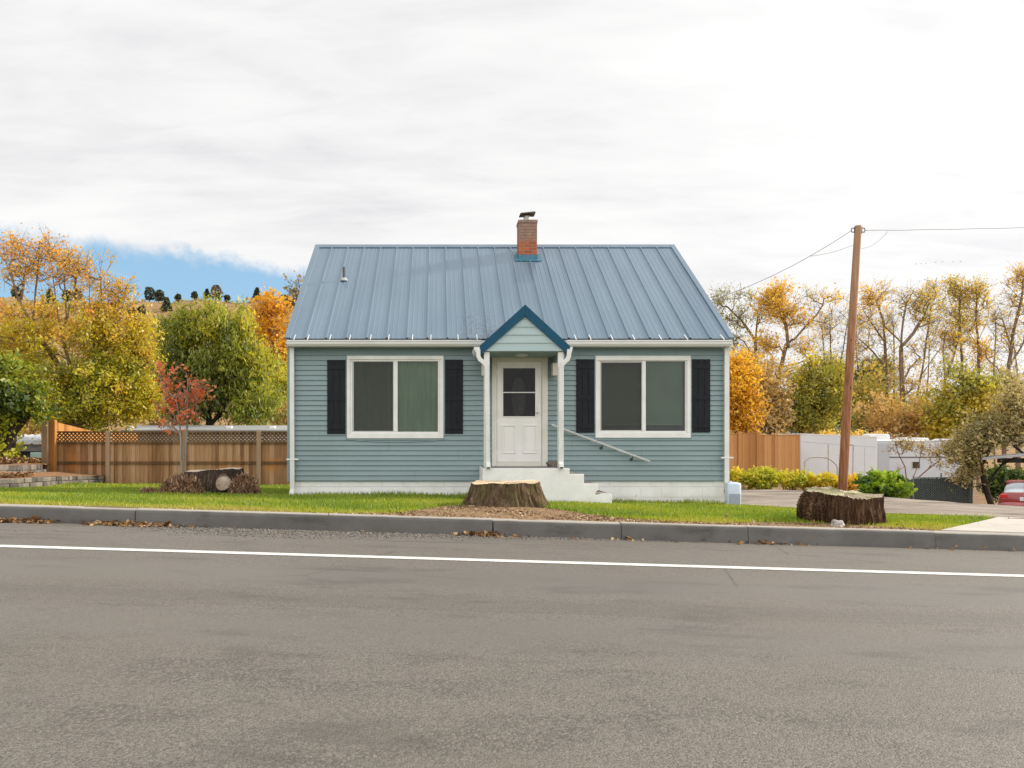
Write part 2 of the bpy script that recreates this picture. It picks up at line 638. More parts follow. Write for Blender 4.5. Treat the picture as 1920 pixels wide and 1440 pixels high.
    oil = k.math('MULTIPLY', k.sstep(k.noise(k.coords((0.8, 1.6, 1)), 1.6, 4, 0.6), 0.60, 0.72), k.sstep(k.math('ABSOLUTE', k.math('SUBTRACT', wy, 6.1)), 0.9, 0.2))
    col = k.mix(k.math('MULTIPLY', oil, 0.4), col, (0.05, 0.046, 0.042))
    h = k.math('ADD', k.math('MULTIPLY', k.math('SUBTRACT', 1.0, vd), k.math('SUBTRACT', 1.0, k.math('MULTIPLY', track, 0.55))), k.math('MULTIPLY', nfine, 0.4))
    h = k.math('ADD', h, k.math('MULTIPLY', k.math('MULTIPLY', k.math('SUBTRACT', 1.0, vd2), coarse), 1.8))
    h = k.math('SUBTRACT', h, k.math('MULTIPLY', crk, 3.0))
    rough = k.math('SUBTRACT', 0.62, k.math('MULTIPLY', track, 0.20))
    pbsdf(k, out, col, rough, 0, 0.5, h, 0.004, 0.8)
    return m


def strip(name, xs_, y0, y1, dz, mat, kind='structure'):
    ysn = np.linspace(y0, y1, max(2, int((y1 - y0) / 2) + 1))
    X_, Y_ = np.meshgrid(xs_, ysn)
    Z_ = grade(X_) + dz
    a, b = len(ysn), len(xs_)
    ii = np.arange(a * b).reshape(a, b)
    F_ = np.stack([ii[:-1, :-1], ii[:-1, 1:], ii[1:, 1:], ii[1:, :-1]], -1).reshape(-1, 4)
    o_ = np_mesh(name, np.stack([X_, Y_, Z_], -1).reshape(-1, 3), F_, mat)
    return tag(o_, kind=kind)


rx = np.arange(-160, 160.1, 2.0)
strip('road', rx, -7, KY + 0.01, 0.0, m_road())


def m_paint():
    m, k, out = new_mat('worn_road_paint')
    co = k.coords()
    n = k.noise(co, 60, 5, 0.7)
    n2 = k.noise(co, 3, 4, 0.6)
    col = k.ramp(n, [(0.30, (0.36, 0.35, 0.32)), (0.42, (0.66, 0.65, 0.61)), (0.7, (0.75, 0.74, 0.70))])
    col = k.mix(k.math('MULTIPLY', k.sstep(n2, 0.45, 0.7), 0.45), col, (0.52, 0.50, 0.46))
    x, y, z = k.xyz(co)
    ed = k.math('ADD', k.math('ABSOLUTE', k.math('SUBTRACT', y, 8.2725)), k.math('MULTIPLY', k.math('SUBTRACT', k.noise(co, 26, 5, 0.75), 0.5), 0.05))
    col = k.mix(k.sstep(ed, 0.076, 0.088), col, (0.12, 0.108, 0.093))
    wear = k.sstep(k.noise(k.coords((0.5, 1, 1)), 34, 5, 0.7), 0.60, 0.68)
    col = k.mix(k.math('MULTIPLY', wear, 0.55), col, (0.16, 0.147, 0.128))
    pbsdf(k, out, col, 0.6, 0, 0.4, n, 0.002, 0.6)
    return m


strip('road_marking', np.arange(-60, 60.1, 1.0), 8.185, 8.35, 0.004, m_paint())

# kerb: cast segments with joints
def m_concrete(name, a, b, stain, scale=2.2, kerb=False):
    m, k, out = new_mat(name)
    co = k.coords()
    n = k.noise(co, scale, 6, 0.65)
    n2 = k.noise(k.coords((1, 1, 2.5)), 1.4, 5, 0.6)
    n3 = k.noise(co, 60, 4, 0.6)
    col = k.ramp(n, [(0.3, a), (0.7, b)])
    col = k.mix(k.math('MULTIPLY', k.sstep(n2, 0.52, 0.72), 0.75), col, stain)
    col = k.mix(k.math('MULTIPLY', n3, 0.25), col, dim(a, 0.6))
    if kerb:      # shade of the street face painted dark, sunlit top painted light
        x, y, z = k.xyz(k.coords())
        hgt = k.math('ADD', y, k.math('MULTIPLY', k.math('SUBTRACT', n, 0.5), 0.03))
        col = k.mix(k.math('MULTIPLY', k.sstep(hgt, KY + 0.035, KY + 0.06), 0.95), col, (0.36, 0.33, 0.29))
    pbsdf(k, out, col, 0.9, 0, 0.3, k.math('ADD', n, k.math('MULTIPLY', n3, 0.5)), 0.01, 0.7)
    return m


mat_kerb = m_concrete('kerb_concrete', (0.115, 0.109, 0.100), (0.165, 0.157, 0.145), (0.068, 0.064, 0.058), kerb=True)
mb = MB()
rk = random.Random(4)
joints = [-60, -48, -36, -26, -18, -13, -9.6, -6.9, -4.02, -1.46, 0.738, 2.455, 4.14, 6.64, 9.6, 13, 18, 26, 36, 48, 60]
for a, b in zip(joints[:-1], joints[1:]):
    gap = 0.010 if (a, b) not in ((2.455, 4.14), ) else 0.006
    nseg = max(1, int((b - a) / 0.6))
    pts = np.linspace(a + gap / 2, b - gap / 2, nseg + 1)
    dy = rk.uniform(-0.006, 0.006)
    dz = rk.uniform(-0.006, 0.006)
    prof = [(KY, -0.15), (KY + 0.025, KH - 0.045), (KY + 0.035, KH - 0.018), (KY + 0.06, KH), (KY + 0.17, KH + 0.004), (KY + 0.18, -0.15)]
    base = len(mb.v)
    npf = len(prof)
    for i, xx in enumerate(pts):
        for (yy, z_) in prof:
            w = rk.uniform(-0.004, 0.004) if i not in (0, nseg) else 0
            mb.v.append((xx + (rk.uniform(-.012, .012) if i in (0, nseg) and a < 1 else 0), yy + dy + w, float(grade(xx)) + z_ + (dz + w if z_ > 0 else 0)))
    for i in range(nseg):
        for j in range(npf):
            j2 = (j + 1) % npf
            mb.f.append((base + i * npf + j, base + i * npf + j2, base + (i + 1) * npf + j2, base + (i + 1) * npf + j))
    mb.f.append(tuple(base + j for j in range(npf)))
    mb.f.append(tuple(base + nseg * npf + j for j in range(npf)))
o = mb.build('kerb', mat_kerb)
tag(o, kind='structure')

# pavement apron at the right
mat_pave = m_concrete('pavement_concrete', (0.42, 0.385, 0.34), (0.52, 0.485, 0.435), (0.36, 0.325, 0.285), 1.3)
mb = MB()
ptsb = [(6.82, KY + 0.185), (30, KY + 0.185), (30, 13.1), (9.5, 13.35)]
zt = [float(grade(6.82)) + KH + 0.006, float(grade(30)) + KH + 0.006, Tz(30, 13.1) + 0.03, Tz(9.5, 13.35) + 0.03]
nU, nV = 30, 6
vb = len(mb.v)
for j in range(nV + 1):
    for i in range(nU + 1):
        u_, v_ = i / nU, j / nV
        p = [(1 - v_) * ((1 - u_) * ptsb[0][c] + u_ * ptsb[1][c]) + v_ * ((1 - u_) * ptsb[3][c] + u_ * ptsb[2][c]) for c in (0, 1)]
        z0 = float(grade(p[0])) + KH + 0.006
        z_ = max(z0 * (1 - v_) + (Tz(*p) + 0.03) * v_, Tz(*p) + 0.026)
        mb.v.append((p[0], p[1], z_))
for j in range(nV):
    for i in range(nU):
        q = vb + j * (nU + 1) + i
        mb.f.append((q, q + 1, q + nU + 2, q + nU + 1))
o = mb.build('pavement', mat_pave)
tag(o, kind='structure')
md = o.modifiers.new('Solid', 'SOLIDIFY')
md.thickness = 0.12
md.offset = -1

# driveway sheet: worn asphalt and dirt beside the house
def m_drive():
    m, k, out = new_mat('worn_driveway')
    co = k.coords()
    n = k.noise(k.coords((0.5, 1.2, 1)), 1.1, 6, 0.65, 0.4)
    n2 = k.noise(co, 30, 5, 0.7)
    col = k.ramp(n, [(0.30, (0.125, 0.105, 0.088)), (0.46, (0.24, 0.20, 0.165)), (0.62, (0.36, 0.305, 0.255)), (0.75, (0.45, 0.40, 0.345))])
    col = k.mix(k.math('MULTIPLY', n2, 0.4), col, (0.16, 0.13, 0.10))
    pbsdf(k, out, col, 0.9, 0, 0.25, n2, 0.02, 0.8)
    return m


yy = np.arange(13.1, 24.6, 0.2)
vv, ff = [], []
nc_ = 90
rg = np.random.default_rng(5)
for j, y_ in enumerate(yy):
    xl = drive_left(y_) + rg.uniform(-0.06, 0.06) * (y_ < 15.9)
    xr = 34
    wv = 0.5 + 0.5 * math.sin(1.7 * y_)
    xx = xl + (xr - xl) * np.linspace(0, 1, nc_) ** 1.3
    zz = T(xx, np.full(nc_, y_)) + 0.03 + 0.018 * (np.sin(xx * 2.3 + 1.3 * np.sin(y_ * 1.7)) * np.sin(y_ * 2.9 + xx))
    # the strip ends behind the shrubs: sink it there
    back = np.interp(xx, [6, 10, 12.6, 14.5, 17, 20], [23.6, 24.3, 24.2, 22.3, 19.6, 19.3])
    zz = np.where(y_ > back, zz - 0.12, zz)
    vv.append(np.stack([xx, np.full(nc_, y_), zz], -1))
ii = np.arange(len(yy) * nc_).reshape(len(yy), nc_)
F = np.stack([ii[:-1, :-1], ii[:-1, 1:], ii[1:, 1:], ii[1:, :-1]], -1).reshape(-1, 4)
o = np_mesh('driveway', np.concatenate(vv), F, m_drive(), smooth=True)
tag(o, kind='structure')

# ---- grass blades
rg = np.random.default_rng(11)
NB = 330000
u = rg.random(NB)
ya, yb_ = KY + 0.15, 26.0
by = (ya ** -1.2 + u * (yb_ ** -1.2 - ya ** -1.2)) ** (1 / -1.2)
bx = rg.uniform(-15, 9.6, NB)
keep = (rg.random(NB) < grass_mask(bx, by)) & ~((bx > -3.05) & (bx < 5.95) & (by > 15.96)) & (np.abs((bx * FPX / by + PX0) - 960) < 1050)
keep &= ~((bx > 0.84) & (bx < 3.3) & (by > 14.83))
bx, by = bx[keep], by[keep]
n = len(bx)
bz = T(bx, by)
near = np.clip((by - KY - 0.16) / 1.3, 0, 1)
patchy = np.sin(bx * 0.9 + 1.7 * np.sin(by * 0.8)) * np.sin(by * 1.3 + 0.8 * bx)
clump = 0.5 + 0.5 * np.sin(bx * 3.1 + 2 * np.sin(by * 2.3)) * np.sin(by * 4.1 + bx * 1.1)
hgt = rg.uniform(0.035, 0.075, n) * (0.75 + 0.5 * clump) * (0.6 + 0.4 * near)
wall_foot = np.clip(1 - np.abs(by - 15.85) / 0.25, 0, 1) * ((bx > -3) & (bx < 5.8))
hgt *= 1 + 0.9 * wall_foot
wid = rg.uniform(0.007, 0.013, n) * np.clip(by / 12, 0.9, 2.2)
ang = rg.uniform(0, 2 * np.pi, n)
lean = rg.normal(0, 0.35, (n, 2)) * hgt[:, None]
dx, dy = np.cos(ang) * wid, np.sin(ang) * wid
V = np.empty((n, 3, 3))
V[:, 0] = np.stack([bx - dx, by - dy, bz - 0.01], -1)
V[:, 1] = np.stack([bx + dx, by + dy, bz - 0.01], -1)
V[:, 2] = np.stack([bx + lean[:, 0], by + lean[:, 1], bz + hgt], -1)
tn = 0.30 + 0.13 * patchy + 0.14 * clump + rg.normal(0, 0.13, n) + 0.42 * np.exp(-((by - KY - 0.2) / 0.75) ** 2)
om = leaf_mat('grass_blades', [(0.0, (0.065, 0.14, 0.006)), (0.35, (0.205, 0.305, 0.008)), (0.62, (0.40, 0.42, 0.016)), (0.82, (0.42, 0.37, 0.05)), (1.0, (0.48, 0.38, 0.12))], 0.42)
o = np_mesh('grass', V.reshape(-1, 3), np.arange(3 * n).reshape(n, 3), om, tint=np.clip(tn, 0, 1))
tag(o, 'short green lawn grass around the house, yellowing by the kerb', 'grass', kind='stuff')


# ---- loose stones and leaf litter
def stones(name, label, n, fx, fy, fz, smin, smax, mat, seed):
    r_ = np.random.default_rng(seed)
    x_ = fx(r_, n)
    y_ = fy(r_, n, x_)
    z_ = fz(x_, y_)
    s_ = r_.uniform(smin, smax, n)
    octa = np.array([(1, 0, 0), (0, 1, 0), (-1, 0, 0), (0, -1, 0), (0, 0, 0.7), (0, 0, -0.7)], float)
    of = np.array([(0, 1, 4), (1, 2, 4), (2, 3, 4), (3, 0, 4), (1, 0, 5), (2, 1, 5), (3, 2, 5), (0, 3, 5)])
    V_ = octa[None] * s_[:, None, None] * r_.uniform(0.55, 1.25, (n, 6, 1))
    a_ = r_.uniform(0, 2 * np.pi, n)
    ca, sa = np.cos(a_)[:, None], np.sin(a_)[:, None]
    V_ = np.stack([V_[..., 0] * ca - V_[..., 1] * sa, V_[..., 0] * sa + V_[..., 1] * ca, V_[..., 2]], -1)
    V_ += np.stack([x_, y_, z_ + s_ * 0.25], -1)[:, None, :]
    F_ = (of[None] + 6 * np.arange(n)[:, None, None]).reshape(-1, 3)
    o_ = np_mesh(name, V_.reshape(-1, 3), F_, mat, tint=np.repeat(r_.random(n), 8))
    return tag(o_, label, 'gravel', kind='stuff')


def m_stone():
    m, k, out = new_mat('loose_stone')
    a = k.new('ShaderNodeAttribute', attribute_name='tint').outputs['Fac']
    col = k.ramp(a, [(0.0, (0.06, 0.054, 0.046)), (0.4, (0.125, 0.114, 0.10)), (0.8, (0.215, 0.197, 0.175)), (1.0, (0.36, 0.33, 0.29))])
    pbsdf(k, out, col, 0.85, 0, 0.3)
    return m


mstone = m_stone()
stones('gravel', 'loose grey gravel washed into the gutter along the kerb', 5500,
       lambda r_, n_: r_.triangular(-4.1, -2.4, 3.6, n_),
       lambda r_, n_, x_: 10.48 - np.abs(r_.normal(0, 1, n_)) * (0.30 * np.exp(-((x_ + 2.2) / 2.6) ** 2) + 0.07), lambda x_, y_: grade(x_), 0.004, 0.014, mstone, 21)


def litter(name, label, n, fx, fy, fz, size, mat, seed, cat='leaf litter'):
    r_ = np.random.default_rng(seed)
    x_ = fx(r_, n)
    y_ = fy(r_, n, x_)
    z_ = fz(r_, x_, y_)
    V_, t_ = leaf_quads(r_, np.stack([x_, y_, z_], -1), size, flat=0.55)
    o_ = np_mesh(name, V_, np.arange(len(V_)).reshape(-1, 4), mat, tint=r_.random(n))
    return tag(o_, label, cat, kind='stuff')


def leaf_quads(r_, P, size, flat=0.0, droop=0.0, wr=0.33, vert=0.0):
    """diamond leaves at points P; flat presses them towards the horizontal"""
    n_ = len(P)
    s_ = size * r_.lognormal(0, 0.34, n_)
    a_ = r_.normal(0, 1, (n_, 3))
    a_[:, 2] *= (1 - flat)
    a_[:, 2] -= droop
    a_[:, 2] *= 1 + vert
    a_ /= np.linalg.norm(a_, axis=1, keepdims=True)
    b_ = r_.normal(0, 1, (n_, 3))
    b_[:, 2] *= (1 - flat)
    b_ -= (b_ * a_).sum(1, keepdims=True) * a_
    b_ /= np.linalg.norm(b_, axis=1, keepdims=True)
    L = a_ * s_[:, None] * 0.5
    Bv = b_ * s_[:, None] * wr
    V_ = np.stack([P - L, P + Bv, P + L, P - Bv], 1)
    return V_.reshape(-1, 3), None


m_litter = leaf_mat('fallen_leaves', [(0, (0.07, 0.038, 0.018)), (0.4, (0.17, 0.085, 0.03)), (0.7, (0.32, 0.165, 0.05)), (1, (0.45, 0.31, 0.17))], 0.15)


def kerb_x(r_, n_):
    c = [(-5.9, 0.30, 0.30), (-5.3, .12, .08), (-4.15, 0.25, 0.25), (-3.6, 0.25, .08), (0.6, 0.16, 0.13), (2.5, .1, .012), (4.5, 0.3, 0.035), (7.3, 0.6, .012), (0, 5, 0.015)]
    p = np.array([q[2] for q in c])
    ch = r_.choice(len(c), n_, p=p / p.sum())
    cc = np.array(c)[ch]
    return r_.normal(cc[:, 0], cc[:, 1])


litter('leaf_litter', 'brown fallen leaves heaped in the gutter against the kerb', 1000, kerb_x,
       lambda r_, n_, x_: KY - 0.015 - np.abs(r_.normal(0, 0.07, n_)),
       lambda r_, x_, y_: grade(x_) + 0.01 + np.maximum(0, 0.055 - (KY - y_) * 0.5) * r_.random(len(x_)), 0.06, m_litter, 31)
litter('leaf_litter', 'orange fallen leaves and bark on the planted bed above the block wall', 2600,
       lambda r_, n_: r_.uniform(-14.5, -11.0, n_), lambda r_, n_, x_: r_.uniform(20.2, 25.5, n_),
       lambda r_, x_, y_: bed_z(x_, y_) + 0.02 + 0.06 * r_.random(len(x_)), 0.12, m_litter, 32) if False else None
litter('wood_chips', 'pale wood chips and twigs strewn around the stump by the kerb', 5200,
       lambda r_, n_: np.where(r_.random(n_) < 0.7, r_.normal(1.0, 1.1, n_), r_.uniform(2, 6.8, n_)),
       lambda r_, n_, x_: KY + 0.2 + np.abs(r_.random(n_)) * np.maximum(soil_w(x_), 0.05) * 1.1,
       lambda r_, x_, y_: T(x_, y_) + 0.010, 0.030,
       leaf_mat('wood_chip', [(0, (0.12, 0.07, 0.035)), (0.5, (0.28, 0.175, 0.09)), (1, (0.48, 0.34, 0.19))], 0.05), 33, 'wood chips')
litter('lawn_leaves', 'scattered dry leaves lying on the lawn', 90,
       lambda r_, n_: np.where(r_.random(n_) < .6, r_.uniform(-11, -3, n_), r_.uniform(2, 9.3, n_)), lambda r_, n_, x_: np.where(x_ < 0, r_.uniform(11, 22, n_), r_.uniform(10.9, 13.2, n_)),
       lambda r_, x_, y_: T(x_, y_) + 0.05, 0.05, m_litter, 34, 'leaves')

# ------------------------------------------------------------------ house
WY = 16.0
S = FPX / WY


def hx(px, Y=WY):
    return (px - PX0) / FPX * Y


def hz(py, Y=WY):
    return EYE + (PY0 - py) / FPX * Y


Z_SID = 0.445                          # bottom of siding


def m_siding():
    m, k, out = new_mat('vinyl_siding')
    co = k.coords((0.35, 1, 5))
    n = k.noise(co, 1.6, 5, 0.55)
    n2 = k.noise(k.coords(), 0.7, 3)
    n3 = k.noise(k.coords((60, 60, 6)), 3.0, 3)
    col = k.ramp(n, [(0.3, (0.188, 0.262, 0.268)), (0.7, (0.238, 0.316, 0.32))])
    col = k.mix(k.math('MULTIPLY', k.sstep(n2, 0.45, 0.7), 0.35), col, (0.165, 0.22, 0.217))
    x, y, z = k.xyz(k.coords())
    lap = k.math('ABSOLUTE', k.math('SUBTRACT', k.math('FRACT', k.math('ADD', k.math('MULTIPLY', x, 0.27), k.math('MULTIPLY', k.math('FLOOR', k.math('DIVIDE', k.math('SUBTRACT', z, Z_SID - 0.1), 0.203)), 0.381))), 0.5))
    col = k.mix(k.math('MULTIPLY', k.sstep(lap, 0.0016, 0.0006), 0.55), col, (0.09, 0.12, 0.12))
    splash = k.math('MULTIPLY', k.sstep(k.math('ADD', z, k.math('MULTIPLY', k.noise(k.coords((1, 1, 0.6)), 3.5, 5, 0.65), 0.5)), 0.75, 0.45), 0.35)
    col = k.mix(splash, col, (0.225, 0.24, 0.22))
    pbsdf(k, out, col, 0.42, 0, 0.4, n3, 0.0015, 0.4)
    return m


mat_siding = m_siding()
mat_white = simple('white_vinyl', two((0.70, 0.69, 0.655), (0.80, 0.79, 0.76)), 3, rough=0.4, spec=0.4)
mat_gutter = simple('gutter_enamel', two((0.62, 0.615, 0.58), (0.72, 0.715, 0.685)), 4, (0.4, 1, 1), rough=0.4, spec=0.45)
mat_spout = simple('downspout_enamel', two((0.60, 0.605, 0.575), (0.74, 0.735, 0.70)), 5, (1, 1, 0.5), rough=0.42)
mat_trimblue = simple('siding_trim', two((0.20, 0.275, 0.285), (0.23, 0.305, 0.315)), 3, rough=0.45)
mat_shutter = simple('black_shutter_vinyl', two((0.006, 0.0075, 0.011), (0.013, 0.015, 0.020)), 5, (3, 3, 0.6), rough=0.5, spec=0.2, bump=0.002)
mat_blue = simple('blue_metal_trim', two((0.004, 0.060, 0.112), (0.006, 0.076, 0.135)), 2, rough=0.4, spec=0.2)
mat_dark = simple('dark_interior', two((0.012, 0.012, 0.012), (0.02, 0.02, 0.02)), 3, rough=0.8)
mat_hole = simple('dark_opening', two((0.006, 0.006, 0.006), (0.01, 0.01, 0.01)), 3, rough=0.9)


def m_roof():
    m, k, out = new_mat('blue_grey_metal_roof')
    co = k.coords((1.0, 0.22, 0.22))
    n = k.noise(co, 1.4, 4, 0.5)
    n2 = k.noise(k.coords((4, 0.5, 0.5)), 3, 4)
    col = k.ramp(n, [(0.32, (0.123, 0.184, 0.243)), (0.68, (0.162, 0.232, 0.293))])
    col = k.mix(k.math('MULTIPLY', n2, 0.25), col, (0.105, 0.165, 0.228))
    # soot and lichen streaks low on the roof, beside the porch gable
    w = k.coords()
    x, y, z = k.xyz(w)
    nn = k.noise(k.coords((1, 1, 1)), 9, 7, 0.8, 0.2)
    msk = k.math('MULTIPLY', k.math('MULTIPLY', k.sstep(x, -1.1, -0.75), k.sstep(x, -0.05, -0.3)), k.math('MULTIPLY', k.sstep(y, 1.0, 0.5), k.sstep(nn, 0.47, 0.60)))
    col = k.mix(k.math('MULTIPLY', msk, 0.5), col, (0.055, 0.06, 0.065))
    pbsdf(k, out, col, k.math('ADD', 0.30, k.math('MULTIPLY', n, 0.16)), 0.25, 0.5, n2, 0.0015, 0.3, 0.35)
    return m


mat_roof = m_roof()


def m_foundation(joint=1.0):
    m, k, out = new_mat('painted_block')
    co = k.coords()
    br = k.new('ShaderNodeTexBrick')
    x, y, z = k.xyz(co)
    k.put(br.inputs['Vector'], k.comb(x, z, 0.0))
    br.inputs['Scale'].default_value = 1.0
    br.inputs['Brick Width'].default_value = 0.42
    br.inputs['Row Height'].default_value = 0.21
    br.inputs['Mortar Size'].default_value = 0.006
    br.inputs['Mortar Smooth'].default_value = 0.4
    n = k.noise(co, 3.2, 6, 0.6)
    n3 = k.noise(co, 40, 4)
    col = k.ramp(n, [(0.3, (0.76, 0.745, 0.72)), (0.7, (0.86, 0.85, 0.83))])
    col = k.mix(k.math('MULTIPLY', br.outputs['Fac'], 0.10 * joint), col, (0.45, 0.44, 0.42))
    foot = k.sstep(k.math('ADD', z, k.math('MULTIPLY', n, 0.22)), 0.22, 0.04)
    col = k.mix(k.math('MULTIPLY', foot, 0.25), col, (0.46, 0.41, 0.35))
    chip = k.sstep(k.noise(co, 7.0, 5, 0.7), 0.66, 0.70)
    col = k.mix(k.math('MULTIPLY', chip, 0.5), col, (0.36, 0.34, 0.31))
    h = k.math('SUBTRACT', n3, k.math('MULTIPLY', br.outputs['Fac'], 1.6 * joint))
    pbsdf(k, out, col, 0.8, 0, 0.3, h, 0.008, 0.8)
    return m


mat_found = m_foundation()

HX0, HX1 = hx(540), hx(1366)          # house side walls
Z_EAVE = 3.28
DEPTH = 7.7
RIDGE_Y, RIDGE_Z = 19.83, 6.15
house = thing('house', 'small blue-grey clapboard cottage with a blue metal roof and white-trimmed windows', 'house', (1.4, WY, 0.1))

# openings in the front wall (x0, x1, z0, z1)
win_l = (hx(651), hx(831.5), hz(822), hz(667.5))
win_r = (hx(1116), hx(1294), hz(821), hz(667.5))
door_o = (hx(922.5), hx(1026.5), hz(876.5), hz(668.5))
holes = [win_l, win_r, door_o]


def cut(x0, x1, hs, inset=0.0):
    """intervals of [x0,x1] outside the holes"""
    segs = [(x0, x1)]
    for h in hs:
        nxt = []
        for a, b in segs:
            if h[1] <= a or h[0] >= b:
                nxt.append((a, b))
            else:
                if h[0] > a:
                    nxt.append((a, h[0]))
                if h[1] < b:
                    nxt.append((h[1], b))
        segs = nxt
    return segs


def clapboard(mb_, x0, x1, z0, z1, Yf, hs, exposure=0.1015, lip=0.025, bow=None):
    kk = 0
    zb = z0
    while zb < z1 - 1e-4:
        zt = min(zb + exposure, z1)
        cuts = sorted({zb, zt} | {h[q] for h in hs for q in (2, 3) if zb < h[q] < zt})

        def yat(z_):
            t = (z_ - zb) / exposure
            # rolled lower half, flatter upper half
            return Yf - lip * (1 - t) ** 1.0 - 0.002
        for a, b in zip(cuts[:-1], cuts[1:]):
            midz = (a + b) / 2
            for xa, xb in cut(x0, x1, [h for h in hs if h[2] < midz < h[3]]):
                mb_.quad((xa, yat(a), a), (xb, yat(a), a), (xb, yat(b), b), (xa, yat(b), b))
                if a == zb:
                    mb_.quad((xa, Yf + 0.004, a), (xb, Yf + 0.004, a), (xb, yat(a), a), (xa, yat(a), a))
        zb = zt
        kk += 1


mb = MB()
clapboard(mb, HX0 + 0.04, HX1 - 0.04, Z_SID, Z_EAVE - 0.02, WY, holes)
# side walls and back as plain lapped siding too
o = mb.build('wall', mat_siding, house, fix=False)
mb = MB()
zc = sorted({Z_SID + 0.005, Z_EAVE} | {h[q] for h in holes for q in (2, 3)})
for a, b in zip(zc[:-1], zc[1:]):
    midz = (a + b) / 2
    for xa, xb in cut(HX0, HX1, [h for h in holes if h[2] < midz < h[3]]):
        mb.box(xa, xb, WY + 0.01, WY + 0.16, a, b)
mb.build('wall_frame', mat_trimblue, house)
# side walls (gable ends) and back wall
mb = MB()
for sx, xa in ((-1, HX0), (1, HX1)):
    prof = [(WY + 0.01, Z_SID), (WY + DEPTH, Z_SID), (WY + DEPTH, Z_EAVE), (RIDGE_Y, RIDGE_Z - 0.12), (WY + 0.01, Z_EAVE + 0.05)]
    mb.prism(prof, xa - 0.0, xa - sx * 0.14, 'x')
mb.box(HX0 + .15, HX1 - .15, WY + DEPTH - 0.15, WY + DEPTH - 0.002, Z_SID, Z_EAVE)
o = mb.build('side_wall', mat_siding, house)
# a dark floor and partition inside
mb = MB()
mb.box(HX0 + 0.15, HX1 - 0.15, WY + 1.0, WY + 1.1, Z_SID, Z_EAVE - .1)
mb.box(HX0 + 0.15, HX1 - 0.15, WY + 0.17, WY + 0.99, Z_SID + 0.02, Z_SID + 0.12)
mb.box(HX0 + 0.15, HX1 - 0.15, WY + 0.17, WY + 0.99, Z_EAVE - 0.22, Z_EAVE - 0.12)
mb.build('interior', mat_dark, house)

# foundation
mb = MB()
mb.box(HX0 + 0.03, HX1 - 0.03, WY + 0.03, WY + DEPTH, -0.6, Z_SID - 0.004)
mb.build('foundation', mat_found, house)
mb = MB()
mb.box(HX0 + 0.05, HX1 - 0.05, WY - 0.006, WY + 0.03, Z_SID - 0.02, Z_SID + 0.001)
mb.build('starter_strip', mat_trimblue, house)

# corner boards
for xa, xb in ((HX0 - 0.012, HX0 + 0.06), (HX1 - 0.06, HX1 + 0.012)):
    mb = MB()
    mb.box(xa, xb, WY - 0.028, WY + 0.05, Z_SID - 0.02, Z_EAVE - 0.03)
    mb.build('corner_board', mat_trimblue, house, bevel=0.004)

# roof: ribbed metal sheet, front and back slopes
EAVE_Y, EAVE_Z = 15.8, 3.29
RX0, RX1 = -3.05, 5.94
sl = Vector((0, RIDGE_Y - EAVE_Y, RIDGE_Z - EAVE_Z))
sl_n = Vector((0, -sl.z, sl.y)).normalized()
prof = [(RX0, 0.0)]
ribs = [-2.96] + [-2.63 + 0.405 * i for i in range(0, 22)]
ribs = [r_ for r_ in ribs if r_ < RX1 - 0.05]
for i, r_ in enumerate(ribs):
    prof += [(r_ - 0.022, 0), (r_ - 0.011, 0.026), (r_ + 0.011, 0.026), (r_ + 0.022, 0)]
    nxt = ribs[i + 1] if i + 1 < len(ribs) else RX1
    if nxt - r_ > 0.36:
        for q in (0.25, 0.5, 0.75):
            c_ = r_ + (nxt - r_) * q
            prof += [(c_ - 0.014, 0), (c_ - 0.006, 0.0045), (c_ + 0.006, 0.0045), (c_ + 0.014, 0)]
prof.append((RX1, 0.0))
prof = [p for p in prof if RX0 <= p[0] <= RX1]
mb = MB()


def roof_sheet(mb_, y_e, z_e, y_r, z_r, nrm, rows=6):
    b0 = len(mb_.v)
    n_ = len(prof)
    for i in range(rows + 1):
        t = i / rows
        for (x_, h_) in prof:
            p = Vector((x_, y_e + (y_r - y_e) * t, z_e + (z_r - z_e) * t)) + nrm * h_
            mb_.v.append(tuple(p))
    for i in range(rows):
        for j in range(n_ - 1):
            mb_.f.append((b0 + i * n_ + j, b0 + i * n_ + j + 1, b0 + (i + 1) * n_ + j + 1, b0 + (i + 1) * n_ + j))


roof_sheet(mb, EAVE_Y, EAVE_Z, RIDGE_Y, RIDGE_Z, sl_n)
nb = Vector((0, sl.z, sl.y)).normalized()
roof_sheet(mb, 2 * RIDGE_Y - EAVE_Y, EAVE_Z, RIDGE_Y, RIDGE_Z, nb)
roof = mb.build('roof', mat_roof, house, fix=False)
mb = MB()
# decking below the sheet
mb.prism([(EAVE_Y + 0.02, EAVE_Z - 0.03), (RIDGE_Y, RIDGE_Z - 0.035), (2 * RIDGE_Y - EAVE_Y - 0.02, EAVE_Z - 0.03), (2 * RIDGE_Y - EAVE_Y - .02, EAVE_Z - 0.13), (RIDGE_Y, RIDGE_Z - 0.15), (EAVE_Y + 0.02, EAVE_Z - 0.13)], RX0 + 0.015, RX1 - 0.015, 'x')
mb.build('roof_deck', mat_trimblue, roof)
mb = MB()
# ridge cap
for s_, n_ in ((-1, sl_n), (1, nb)):
    d_ = Vector((0, s_ * sl.y, -sl.z)).normalized()
    a_ = Vector((0, RIDGE_Y, RIDGE_Z + 0.034))
    b_ = a_ + d_ * 0.16 - Vector((0, 0, .006))
    for (p, q) in ((RX0 - 0.01, RX1 + 0.012),):
        mb.hexa([(p, a_.y, a_.z - 0.012), (q, a_.y, a_.z - 0.012), (q, b_.y, b_.z - 0.012), (p, b_.y, b_.z - 0.012),
                 (p, a_.y, a_.z), (q, a_.y, a_.z), (q, b_.y, b_.z), (p, b_.y, b_.z)])
mb.build('ridge_cap', mat_roof, roof)
